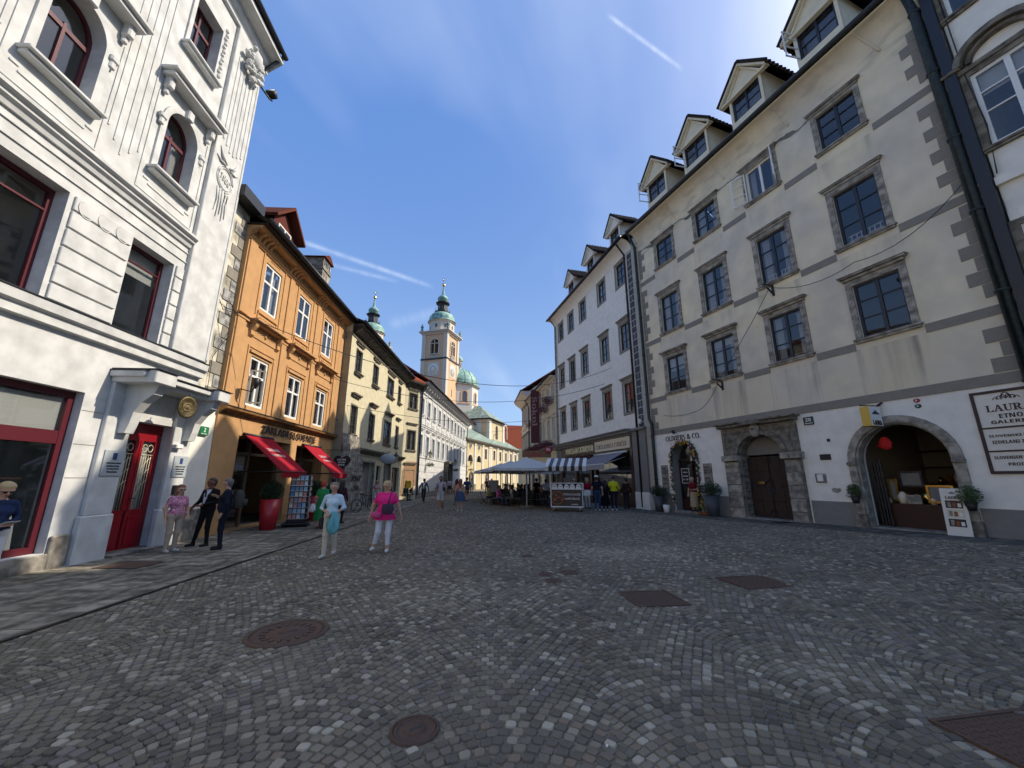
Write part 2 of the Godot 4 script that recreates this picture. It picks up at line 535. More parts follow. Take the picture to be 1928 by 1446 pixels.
# leaves: many small faces scattered in a blob
func leaf_blob(c, r, n, size, sd, squash = 1.0):
	var b = Mb.new()
	var g := RandomNumberGenerator.new()
	g.seed = sd
	for i in n:
		var d = Vector3(g.randfn(), g.randfn() * squash, g.randfn()).normalized() * r * pow(g.randf(), .45)
		d.y *= squash
		var p = c + d
		var a = Vector3(g.randfn(), g.randfn() * .6, g.randfn()).normalized() * size * g.randf_range(.6, 1.3)
		var e = a.cross(Vector3(g.randfn(), g.randfn(), g.randfn())).normalized() * size * .45
		b.quad(p - a * .5, p + e * .5, p + a * .5, p - e * .5)
	return b
func leaf_mat(key, c):
	if mats.has(key): return mats[key]
	var m = mat(key, c, .65)
	m.backlight = Color(c.r * .5, c.g * .5, c.b * .5)
	return m

# ---------- right side: cream house with four dormers ----------
func stained_wall():
	var W = 704; var H = 640      # 16 m by 14.5 m, from u 0, v 4
	var n := FastNoiseLite.new()
	n.seed = 41; n.frequency = .02; n.fractal_octaves = 5
	var n2 := FastNoiseLite.new()
	n2.seed = 77; n2.frequency = .006; n2.fractal_octaves = 4
	var d := PackedByteArray()
	d.resize(W * H * 3)
	var sills = []
	for r in [6.2, 9.6, 13.54]: for c in [3.2, 6.2, 9.2, 12.28]: sills.append([c, r])
	for j in H:
		var v = 18.5 - (j + .5) * 14.5 / H
		for i in W:
			var u = (i + .5) * 16.0 / W
			var a = n.get_noise_2d(i, j); var b = n2.get_noise_2d(i, j * .8)
			var k = .90 + .06 * a + .10 * b
			var grime = 0.0
			var streak = n.get_noise_2d(i * 4.0, j * .16)
			for s in sills:   # rain runs below the sills
				var dv = s[1] - .25 - v
				if dv > 0 and dv < 2.0 and absf(u - s[0]) < .95:
					var e = absf(absf(u - s[0]) - .72)
					var reach = (.9 if s[1] < 7 else .4) * (1.0 + streak)
					grime += clampf(1.0 - dv / maxf(.2, reach * 2.0), 0, 1) * (.5 * exp(-e * e / .02) + .22) * clampf(.35 + streak + b, 0, 1) * (1.3 if s[1] < 7 else .6)
			if v < 6.2: grime += .20 * clampf(a * 1.2 + .1 + b * 1.5, 0, 1)
			if v > 15.3: grime += .35 * clampf(n.get_noise_2d(i * .7, j * 2.2) * 1.6 + b * .6, 0, 1)
			k -= grime * .34
			var col = Vector3(k, k * (1.0 - .02 * b), k * (1.0 - .09 * b + .04 * grime))
			# bare render where the paint has come away, below the cove
			var band_v = 15.62 + .10 * sin(u * 2.1) + .22 * n2.get_noise_2d(i * 2.0, 9.0)
			if absf(v - band_v) < .03 + .22 * maxf(0.0, n2.get_noise_2d(i * 1.6, 50.0) + .12) and u < 11.6: col = Vector3(.52, .53, .56) * (.9 + .3 * a)
			var o = (j * W + i) * 3
			d[o] = int(clampf(col.x, 0, 1) * 255); d[o + 1] = int(clampf(col.y, 0, 1) * 255); d[o + 2] = int(clampf(col.z, 0, 1) * 255)
	var im = Image.create_from_data(W, H, false, Image.FORMAT_RGB8, d)
	im.generate_mipmaps()
	var m := StandardMaterial3D.new()
	m.albedo_color = L3(.87, .765, .56); m.roughness = .9
	m.albedo_texture = ImageTexture.create_from_image(im)
	m.uv1_scale = Vector3(1 / 16.0, -1 / 14.5, 1); m.uv1_offset = Vector3(0, 18.5 / 14.5, 0)
	mats["cream_stained"] = m
func dormer(bd, u, y, hw, top, apex, wallm, framem, wopen = false, drop = .8):
	# front in the plane of the facade; runs back into the roof
	var b = Mb.new()
	var dep = 3.8
	b.prism([Vector2(-hw, 0), Vector2(-hw + .12, 0), Vector2(-hw + .12, top - .15), Vector2(hw - .12, top - .15), Vector2(hw - .12, 0), Vector2(hw, 0), Vector2(hw, top), Vector2(0, apex - .12), Vector2(-hw, top)], -.06, .04)
	for s in [-1, 1]: b.quad(Vector3(s * hw, -drop, 0), Vector3(s * hw, top, 0), Vector3(s * hw, top, -dep), Vector3(s * hw, -drop, -dep))
	b.b2(-hw, hw, -drop, 0, -.06, .04)
	var o = put(bd, "dormer", b, mats[wallm], Vector3(u, y, 0))
	b = Mb.new()      # pediment panel and cornice mouldings
	var e = hw + .38; var te = top - .12
	for s in [-1, 1]:
		b.prism([Vector2(s * e, te - .06), Vector2(0, apex - .06), Vector2(0, apex - .2), Vector2(s * e, te - .19)], -.05, .26)
		b.prism([Vector2(s * (e - .25), te - .08), Vector2(0, apex - .2), Vector2(0, apex - .28), Vector2(s * (e - .35), te - .1)], -.05, .14)
	b.b2(-e + .05, e - .05, te - .2, te - .1, 0, .2)
	put(o, "pediment", b, mats[wallm])
	b = Mb.new()
	for s in [-1, 1]:
		b.prism([Vector2(s * (e + .06), te - .1), Vector2(0, apex - .06), Vector2(0, apex + .04), Vector2(s * (e + .06), te)], -dep, .32)
		for k in 9:   # tile ends along the verge and eaves
			var z = .25 - k * .24
			b.tube([Vector3(s * (e + .09), te - .03, z), Vector3(s * .02, apex + .05, z)], .07, 6)
	put(o, "dormer_roof", b, mats["roof_dark"])
	b = Mb.new()
	var w = hw - .12
	b.b2(-w, w, .02, .1, -.1, -.02); b.b2(-w, w, top - .23, top - .15, -.1, -.02)
	for x in [-w + .04, 0, w - .04]: b.b2(x - .04, x + .04, .1, top - .23, -.1, -.02)
	for q in [.37, .68]: b.b2(-w, w, top * q - .015, top * q + .015, -.085, -.03)
	put(o, "window_frame", b, mats[framem])
	for s in [-1, 1]:
		b = Mb.new()
		b.b2(s * .04, s * (w - .08), .1, top - .23, -.07, -.062)
		put(o, "pane", b, mats["glass"])
	b = Mb.new(); b.b2(-w, w, 0, top - .15, -.5, -.48)
	put(o, "interior_wall", b, mats["room"])
	if wopen:
		b = Mb.new()
		var bs = Basis(Vector3.UP, deg_to_rad(-100))
		for q in [[0, .04, 0, top - .25], [w - .06, w - .02, 0, top - .25], [0, w, 0, .05], [0, w, top - .3, top - .25], [0, w, top * .32, top * .35], [0, w, top * .62, top * .65]]: b.b2(q[0], q[1], q[2], q[3], -.02, .02)
		put(o, "open_sash", b, mats["white_frame"], Vector3(-w, .1, .02), bs)
func cream_house():
	stained_wall()
	var c = front("cream_house", "tall cream townhouse with grey quoins, four dormers and two arched shop doors", 7.66, 23.37, -20.8, "house", true)
	var cols = [3.25, 6.24, 9.25, 12.31]
	var holes = []
	for u in cols:
		for r in [[6.30, 8.2], [9.72, 11.83], [13.8, 15.36]]: holes.append([u - .65, u + .65, r[0], r[1]])
	put(c, "wall", wall_mesh(1.05, 15.05, 4.25, 15.95, holes, .32), mats["cream_stained"])
	var doors = [[2.32, 4.02, .0, 3.5, .85], [6.42, 8.40, .0, 3.5, .82], [10.74, 13.1, .0, 3.42, 1.18]]
	put(c, "ground_floor_wall", wall_mesh(1.05, 15.05, -.2, 4.12, doors, .5), mats["white_wall"])
	var x = 0
	for u in cols:
		for r in 3:
			var o = {"surround": "stone", "sw": .19, "sp": .04, "sill": "stone", "lintel": "stone", "curtain": .45, "fw": .075, "mull": .1, "recess": .10, "rows": [.36, .68]}
			if r == 0: o.merge({"lintel_out": .2, "blind": .6}); o.curtain = .3
			if r == 2: o.merge({"lintel_gap": -.06}); o.sw = .16
			var v = [6.30, 9.72, 13.8][r]; var h = [1.9, 2.11, 1.56][r]
			if u == 9.25 and r == 2: o.frame = "white_frame"; o.rows = []
			var p = win(c, u, v, 1.3, h, o)
			if u == 9.25 and r == 2:   # outer sashes pushed open
				for s in [-1, 1]:
					var b = Mb.new()
					for q in [[0, .045, 0, 1.46], [.58, .625, 0, 1.46], [.045, .58, 0, .05], [.045, .58, 1.41, 1.46], [.045, .58, .46, .485], [.045, .58, .95, .975]]: b.b2(q[0], q[1], q[2], q[3], -.02, .02)
					var sash = put(p, "open_sash", b, mats["white_frame"], Vector3(s * .65, .05, .15), Basis(Vector3.UP, deg_to_rad(-62 if s > 0 else 180 + 18)))
					b = Mb.new(); b.b2(.045, .58, .05, 1.41, -.004, .004)
					sash.set_meta("label", "white outer window sash standing open")
			if r == 1:
				var b = Mb.new()
				for s in [-1, 1]: for q in [[.08, .5, .30, .325], [.08, .5, .12, .145]]: b.b2(s * q[0], s * q[1], q[2], q[3], 0, .02)
				for s in [-1, 1]: for q in [.12, .26, .42]: b.b2(s * q - .012, s * q + .012, .05, .31, 0, .02)
				if u > 4: put(p, "window_guard", b, mats["white_frame"], Vector3(0, .03, -.07))
	for v in [6.2, 9.6, 13.54]:
		var us = [1.05]
		for u in cols: us.append(u - .9); us.append(u + .9)
		us.append(15.05)
		for k in range(0, us.size(), 2): band(c, "string_course", us[k] + .004, us[k + 1] - .004, v - .27, v, .02, "grey_band", .004)
	band(c, "string_course", 1.05, 15.05, 4.10, 4.39, .03, "grey_band", .005)
	for q in [[1.05, 2.28], [4.06, 5.6], [9.08, 10.5], [13.34, 15.05]]: band(c, "plinth", q[0], q[1], -.2, .95, .015, "grey_paint", .004)
	# painted quoins, each its own block
	for k in 29:
		var v = 4.42 + k * .406
		if v > 15.6: break
		var lng = k % 2 == 0
		var skip = false
		for s in [6.2, 9.6, 13.54]: if v < s and v + .38 > s - .27: skip = true
		if skip: continue
		band(c, "quoin", 1.06, 1.56 if lng else 1.32, v, v + .385, .018, "grey_band", .004)
		band(c, "quoin", 14.29 if lng else 14.53, 15.02, v, v + .385, .018, "grey_band", .004)
	# cove under the eaves
	var prof = []
	for k in 9:
		var a = PI / 2 * k / 8
		prof.append([.6 * (1 - cos(a)), 15.93 + 1.0 * sin(a)])
	var b = Mb.new(true)
	for i in 8:
		b.quad(Vector3(1.05, prof[i][1], prof[i][0]), Vector3(1.05, prof[i + 1][1], prof[i + 1][0]), Vector3(15.05, prof[i + 1][1], prof[i + 1][0]), Vector3(15.05, prof[i][1], prof[i][0]))
	put(c, "cove_cornice", b, mats["cream_stained"])
	for u in [4.35, 7.6, 10.75, 13.9]:   # raised ribs where the cove swells
		b = Mb.new(true)
		var pts = []
		for q in prof: pts.append(Vector3(u + (q[1] - 15.9) * -.35, q[1], q[0] + .0))
		b.tube(pts, .05, 6)
		put(c, "cove_rib", b, mats["cream_stained"])
	b = Mb.new(); b.b2(1.0, 15.1, 16.92, 16.97, -.3, .63)
	put(c, "eaves_board", b, mats["cream"])
	body(c, 1.05, 15.05, 16.7, 11.0, "cream", "roof_dark", 36, .66, 16.98, [4.1, 6.0, 9.4, 13.4])
	gutter(c, .95, 15.15, 17.08, .73, .10)
	var k = 0
	for u in [3.2, 6.2, 9.25, 12.35]:
		dormer(c, u, 18.25, .82, 1.55, 2.78, "cream", "dark_frame", k != 2)
		k += 1
	downpipe(c, [Vector3(.98, 17.05, .65), Vector3(.95, 16.1, .15), Vector3(.95, 5.1, .12), Vector3(1.12, 4.7, .12), Vector3(1.12, .1, .12)], .085, "pipe_green")
	downpipe(c, [Vector3(14.9, 17.05, .65), Vector3(14.9, 16.1, .17), Vector3(14.9, .1, .17)], .125, "pipe_green")
	b = Mb.new(); b.b2(15.06, 15.3, -.2, 17.2, .0, .2)
	put(c, "party_wall_flashing", b, mats["gutter"])
	# left arched shop door
	b = Mb.new(); b.b2(2.34, 4.0, -.2, .16, -.5, .25)
	put(c, "door_step", b, mats["grey_stone"])
	var d = put(c, "shop_door", door_frame(1.66, 2.5, .5), mats["shop_wood"], Vector3(3.17, .16, -.42))
	b = Mb.new(); b.b2(-.72, .02, .5, 2.3, -.01, 0.0); put(d, "pane", b, mats["glass"])
	b = Mb.new()
	var poly = [Vector2(.78, 2.5), Vector2(-.78, 2.5)]
	for q in 13: poly.append(_arc(-.78, .78, 2.52, .78, q / 12.0))
	b.prism(poly, -.01, 0); put(d, "fanlight", b, mats["glass"])
	b = Mb.new(); b.b2(-.62, -.18, 1.35, 2.05, .03, .045); put(d, "notice", b, mats["ink"])
	b = Mb.new()
	for q in [[-.64, -.16, 2.05, 2.075], [-.64, -.16, 1.325, 1.35], [-.665, -.64, 1.325, 2.075], [-.16, -.135, 1.325, 2.075]]: b.b2(q[0], q[1], q[2], q[3], .03, .05)
	put(d, "notice_frame", b, mats["paper"])
	for q in 3: lettering(d, ["odprto", "vsak dan", "9 - 19"][q], Vector3(-.4, 1.88 - q * .18, .05), .32, .08, "paper")
	b = Mb.new(true); b.lathe([[0.0, 0.0], [.2, .04], [.24, .2], [.17, .36], [0, .4]], 12, Vector3(.1, 2.72, .06)); put(d, "tree_emblem", b, mats["stone"])
	b = Mb.new(); b.prism([Vector2(.06, 2.45), Vector2(.2, 2.45), Vector2(.12, 2.75)], .05, .08); put(d, "emblem_trunk", b, mats["paper"])
	lettering(c, "OLIVIERS & CO.", Vector3(3.2, 3.80, .02), 2.34, .26, "ink", Basis.IDENTITY, false)
	for q in [[2.02, 1.72], [4.55, 1.72]]:
		b = Mb.new(); b.cbox(Vector3(0, 0, .015), Vector3(.5, 1.75, .03), .006)
		var p = put(c, "notice_plate", b, mats["grey_stone"], Vector3(q[0] - (.3 if q[0] < 3 else -.05), 1.55, .002))
		for t in 6: lettering(p, ["Olive", "Kis", "Sadje", "Začimbe", "Okusi", "Darila"][t], Vector3(0, .7 - t * .26, .03), .3, .08, "ink", Basis.IDENTITY, false)
	# stone portal with double wooden door
	b = Mb.new()
	var px0 = 5.68; var px1 = 9.02
	b.prism(portal_poly(px0, px1, 3.86, 6.42, 8.40, 2.68, .82, 0), 0, .12)
	var po = put(c, "stone_portal", b, mats["old_stone"])
	b = Mb.new()
	b.cbox(Vector3(7.35, 3.97, .16), Vector3(3.5, .14, .32), .02); b.cbox(Vector3(7.35, 4.08, .2), Vector3(3.7, .08, .42), .015); b.cbox(Vector3(7.35, 4.0, .26), Vector3(.9, .16, .4), .02)
	put(po, "cornice", b, mats["old_stone"])
	b = Mb.new(); arch_ring(b, 6.42, 8.40, 2.68, 2.68, .82, .2, .12, .2); put(po, "arch_ring", b, mats["old_stone"])
	b = Mb.new(); arch_ring(b, 6.46, 8.36, -.1, 2.68, .78, .035, -.5, .0); put(po, "reveal_lining", b, mats["old_stone"])
	b = Mb.new(); arch_ring(b, 2.36, 3.98, -.1, 2.65, .81, .035, -.5, .0); put(c, "reveal_lining", b, mats["grey_paint"])
	for s in [6.05, 8.74]:
		b = Mb.new(); b.cbox(Vector3(s, 2.58, .14), Vector3(.78, .24, .3), .02); put(po, "impost", b, mats["stone"])
	for s in [[5.7, 6.40], [8.42, 9.0]]:
		for r in 5:
			b = Mb.new(); b.cbox(Vector3((s[0] + s[1]) / 2, .27 + r * .48, .12), Vector3(s[1] - s[0] - .02, .46, .07 + .015 * (r % 2)), .015)
			put(po, "stone_block", b, mats["stone" if (r + int(s[0])) % 2 else "grey_stone"])
	b = Mb.new(true); b.lathe([[0, -.3], [.13, -.26], [.19, -.1], [.2, .1], [.14, .26], [0, .3]], 14); put(po, "keystone_mask", b, mats["stone"], Vector3(7.42, 3.68, .22), Basis.IDENTITY.scaled(Vector3(1, 1, .7)))
	b = Mb.new(); b.prism([Vector2(-.05, .05), Vector2(.05, .05), Vector2(0, -.05)], .13, .2)
	b.b2(-.1, -.03, .03, .06, .13, .16); b.b2(.03, .1, .03, .06, .13, .16); b.b2(-.06, .06, -.14, -.11, .1, .15)
	put(po, "mask_face", b, mats["grey_stone"], Vector3(7.42, 3.70, .22))
	b = Mb.new(); b.b2(6.4, 8.42, -.2, .17, -.5, .2); put(po, "threshold", b, mats["grey_stone"])
	b = Mb.new()
	poly = [Vector2(.97, 0), Vector2(-.97, 0)]
	for q in 13: poly.append(_arc(-.97, .97, .02, .78, q / 12.0))
	b.prism(poly, -.02, 0); put(c, "tympanum", b, mats["grey_paint"], Vector3(7.41, 2.70, -.36))
	for s in [-1, 1]:
		b = Mb.new(); b.b2(s * .01, s * .97, .18, 2.62, -.06, 0)
		var leaf = put(c, "door_leaf", b, mats["door_wood"], Vector3(7.41, 0, -.36))
		var cx = s * .49
		for g in 8:   # slanted boards laid in lozenges, upper and lower halves
			for half in 2:
				var cy = .82 + half * 1.18
				var r0 = .09 + g * .085
				for q in [[1, 1], [1, -1], [-1, 1], [-1, -1]]:
					var a0 = Vector2(cx + q[0] * r0, cy); var a1 = Vector2(cx, cy + q[1] * r0)
					# clip to the leaf
					var t0 = 0.0; var t1 = 1.0
					if r0 > .46: t0 = (r0 - .46) / r0
					if r0 > .57: t1 = .57 / r0
					if t1 - t0 < .05: continue
					var va = a0.lerp(a1, t0); var vb = a0.lerp(a1, t1)
					b = Mb.new(); b.bar(Vector3(va.x, va.y, .018), Vector3(vb.x, vb.y, .018), .058, .04)
					put(leaf, "board", b, mats["door_wood" if (g + half) % 2 else "door_wood_pale"])  # alternate rings in a paler wood so the lozenges stand out
		b = Mb.new(); b.b2(cx - .46, cx - .42, .2, 2.6, 0, .03); b.b2(cx + .42, cx + .46, .2, 2.6, 0, .03); b.b2(cx - .42, cx + .42, .2, .26, 0, .03); b.b2(cx - .42, cx + .42, 2.54, 2.6, 0, .03)
		put(leaf, "rail", b, mats["door_wood"])
	b = Mb.new(); b.cbox(Vector3(0, 0, 0), Vector3(.26, .09, .02), .006); put(c, "letter_slot", b, mats["gold"], Vector3(6.98, 1.55, -.31))
	b = Mb.new(true); b.tube([Vector3(7.5, 1.3, -.33), Vector3(7.5, 1.34, -.27), Vector3(7.5, 1.1, -.26)], .018, 8); put(c, "door_handle", b, mats["chrome"])
	# right arched shop opening
	b = Mb.new(); arch_ring(b, 10.74, 13.10, -.2, 2.24, 1.18, .22, 0, .07)
	var ar = put(c, "arch_surround", b, mats["stone"])
	b = Mb.new(); arch_ring(b, 10.80, 13.04, -.2, 2.24, 1.12, .06, -.3, 0); put(ar, "inner_moulding", b, mats["stone"])
	for s in [10.63, 13.2]:
		b = Mb.new(); b.cbox(Vector3(s, 2.2, .06), Vector3(.26, .1, .16), .015); put(ar, "impost", b, mats["stone"])
		b = Mb.new(); b.cbox(Vector3(s, .36, .09), Vector3(.34, .5, .18), .03); put(ar, "guard_stone", b, mats["old_stone"])
	b = Mb.new(); b.b2(10.76, 13.08, -.2, .24, -.7, .05); put(c, "door_step", b, mats["grey_stone"])
	# the shop behind: floor, back, ceiling
	b = Mb.new(); b.b2(10.3, 13.5, .1, .22, -4.9, -.5); b.b2(10.3, 13.5, .2, 3.6, -4.95, -4.9); b.b2(10.2, 10.3, .2, 3.6, -4.9, -.5); b.b2(13.5, 13.6, .2, 3.6, -4.9, -.5); b.b2(10.3, 13.5, 3.6, 3.7, -4.9, -.5)
	put(c, "shop_room", b, mats["shop_plaster"])
	for q in 4:
		b = Mb.new(); b.b2(10.4, 13.4, .9 + q * .6, .94 + q * .6, -4.8, -4.3); put(c, "shop_shelf", b, mats["shop_wood"])
	for q in 36:
		var s = .05 + .02 * (q % 4)
		b = Mb.new(true); b.lathe([[0, 0], [s, 0], [s * 1.2, s * 2], [s * .5, s * 3.2], [0, s * 3.3]], 8)
		put(c, "display_piece", b, mats[["stone", "gold", "terracotta", "board_cream", "grey_paint", "sign_olive"][q % 6]], Vector3(10.6 + (q % 12) * .24, .94 + (q / 12) * .6, -4.5) if q < 24 else Vector3(11.05 + (q % 12) * .12, .95, -.75 - .25 * (q % 3)))
	b = Mb.new(); b.b2(11.0, 12.55, .24, .95, -1.5, -.55); put(c, "display_bench", b, mats["shop_wood"])
	b = Mb.new()
	for q in 4: b.b2(10.86 + q * .09, 10.9 + q * .09, .25, 2.3, -.55 + q * .02, -.5 + q * .02)
	put(c, "folded_shutter", b, mats["iron_grey"])
	b = Mb.new(); b.cbox(Vector3(0, 0, .01), Vector3(.36, .30, .02), .004)
	var hn = put(c, "house_number", b, mats["sign_green_dark"], Vector3(9.47, 3.80, .002))
	lettering(hn, "20", Vector3(0, .04, .02), .2, .13, "paper"); lettering(hn, "CIRIL-METODOV TRG", Vector3(0, -.09, .02), .28, .035, "paper")
	for q in [[10.02, 3.04, .05, .05, "ink"], [9.82, 2.46, .18, .1, "ink"], [9.55, 1.73, .18, .16, "grey_stone"], [13.05, 3.98, .0, .0, ""]]:
		if q[4] == "": continue
		b = Mb.new(); b.cbox(Vector3(0, 0, .012), Vector3(q[2] * 2, q[3] * 2, .024), .005); put(c, "wall_plate", b, mats[q[4]], Vector3(q[0], q[1], .003))
	b = Mb.new(); b.cbox(Vector3(0, 0, .03), Vector3(.18, .24, .06), .01); put(c, "doorbell_box", b, mats["paper"], Vector3(9.55, 1.74, .025))
	var disc = [[3.97, "plaque_red", "R"], [3.84, "plaque_green", "Z"]]
	for q in 2:
		b = Mb.new(true); b.lathe([[0, .02], [.075, .02], [.08, 0], [0, 0]], 20)
		var pq = put(c, "round_plaque", b, mats[disc[q][1]], Vector3(12.62, 3.99 - q * .17, .004), Basis(Vector3(1, 0, 0), PI / 2))
		pq.scale = Vector3(1, 1, .8)
		lettering(pq, disc[q][2], Vector3(0, .02, 0), .05, .07, "paper", Basis(Vector3(1, 0, 0), -PI / 2))
	b = Mb.new(); b.prism([Vector2(-.15, .02), Vector2(-.07, .09), Vector2(.05, .06), Vector2(.15, .08), Vector2(.16, -.02), Vector2(.04, -.09), Vector2(-.09, -.07)], 0, .004)
	put(c, "bare_plaster_patch", b, mats["stone"], Vector3(9.96, 1.32, .002))
	for q in [[9.0, 9.12], [6.0, 5.75]]:   # iron brackets for the street wires
		b = Mb.new(); b.bar(Vector3(q[0], q[1], 0), Vector3(q[0], q[1] + .25, .35), .05); b.b2(q[0] - .04, q[0] + .04, q[1] - .05, q[1] + .5, 0, .05); b.bar(Vector3(q[0], q[1] + .4, 0), Vector3(q[0] - .1, q[1] + .45, .5), .05)
		put(c, "wire_bracket", b, mats["iron"])
	return c
func door_frame(w, h, low):
	var b = Mb.new()
	b.b2(-w / 2, -w / 2 + .1, 0, h, -.06, .04); b.b2(w / 2 - .1, w / 2, 0, h, -.06, .04); b.b2(-w / 2, w / 2, h - .06, h + .04, -.06, .06)
	b.b2(.02, .1, 0, h, -.05, .04); b.b2(-w / 2 + .1, .02, 0, low, -.05, .03); b.b2(-w / 2 + .2, -.08, .1, low - .1, .03, .045)
	return b
func portal_poly(a, e, top, ia, ie, sp, rise, v0):
	var p = [Vector2(a, v0), Vector2(a, top), Vector2(e, top), Vector2(e, v0), Vector2(ie, v0), Vector2(ie, sp)]
	for k in range(13, -1, -1): if k < 13 and k > 0: p.append(_arc(ia, ie, sp, rise, k / 13.0))
	p.append(Vector2(ia, sp)); p.append(Vector2(ia, v0))
	return p

# ---------- right side: grey-white neighbour towards the viewer ----------
func neighbour_house():
	var c = front("grey_white_house", "pale grey house with white framed windows under curved stone pediments", 7.66, 23.37, -20.8, "house", true)
	var holes = []
	var us = [16.15, 18.75, 21.35, 23.95]
	var rows = [[1.2, 3.6], [6.2, 8.1], [10.56, 12.93], [15.18, 16.9]]
	for u in us: for r in rows: holes.append([u - .68, u + .68, r[0], r[1]])
	put(c, "wall", wall_mesh(15.32, 26, -.2, 17.8, holes, .25), mats["white_wall"])
	for u in us:
		for i in 4:
			var r = rows[i]
			var p = win(c, u, r[0], 1.36, r[1] - r[0], {"frame": "white_frame", "fw": .09, "mull": .12, "rows": [.45, .72], "recess": .04, "surround": "old_stone", "sw": .17, "sp": .05, "sill": "old_stone", "blind": .8})
			if i == 2:
				var b = Mb.new()
				arch_ring(b, -.7, .7, 2.7, 2.7, .55, .16, .0, .28); arch_ring(b, -.55, .55, 2.7, 2.7, .42, .1, 0, .16)
				b.cbox(Vector3(-.95, 2.7, .12), Vector3(.4, .1, .26), .02); b.cbox(Vector3(.95, 2.7, .12), Vector3(.4, .1, .26), .02); b.b2(-.85, .85, 2.52, 2.66, 0, .1)
				put(p, "pediment", b, mats["old_stone"], Vector3(0, 0, .045))
	band(c, "string_course", 15.32, 26, 9.35, 9.6, .12, "white_wall")
	for v in 20: band(c, "quoin", 15.33, 15.5 if v % 2 else 15.44, .2 + v * .42, .6 + v * .42, .04, "white_wall")
	band(c, "eaves_cornice", 15.32, 26, 17.4, 17.9, .5, "white_wall")
	body(c, 15.32, 26, 17.6, 11, "white_wall", "roof_dark", 33, .8, 17.9, [4.2, 9.5, 14.0])
	gutter(c, 15.3, 26, 17.95, .9)
	var t = Mb.new(true)
	t.tube([Vector3(15.42, 17.5, .1), Vector3(15.42, 13, .06), Vector3(15.5, 11.2, .06), Vector3(15.4, 9.7, .08)], .015, 6)
	put(c, "cable", t, mats["gutter"])

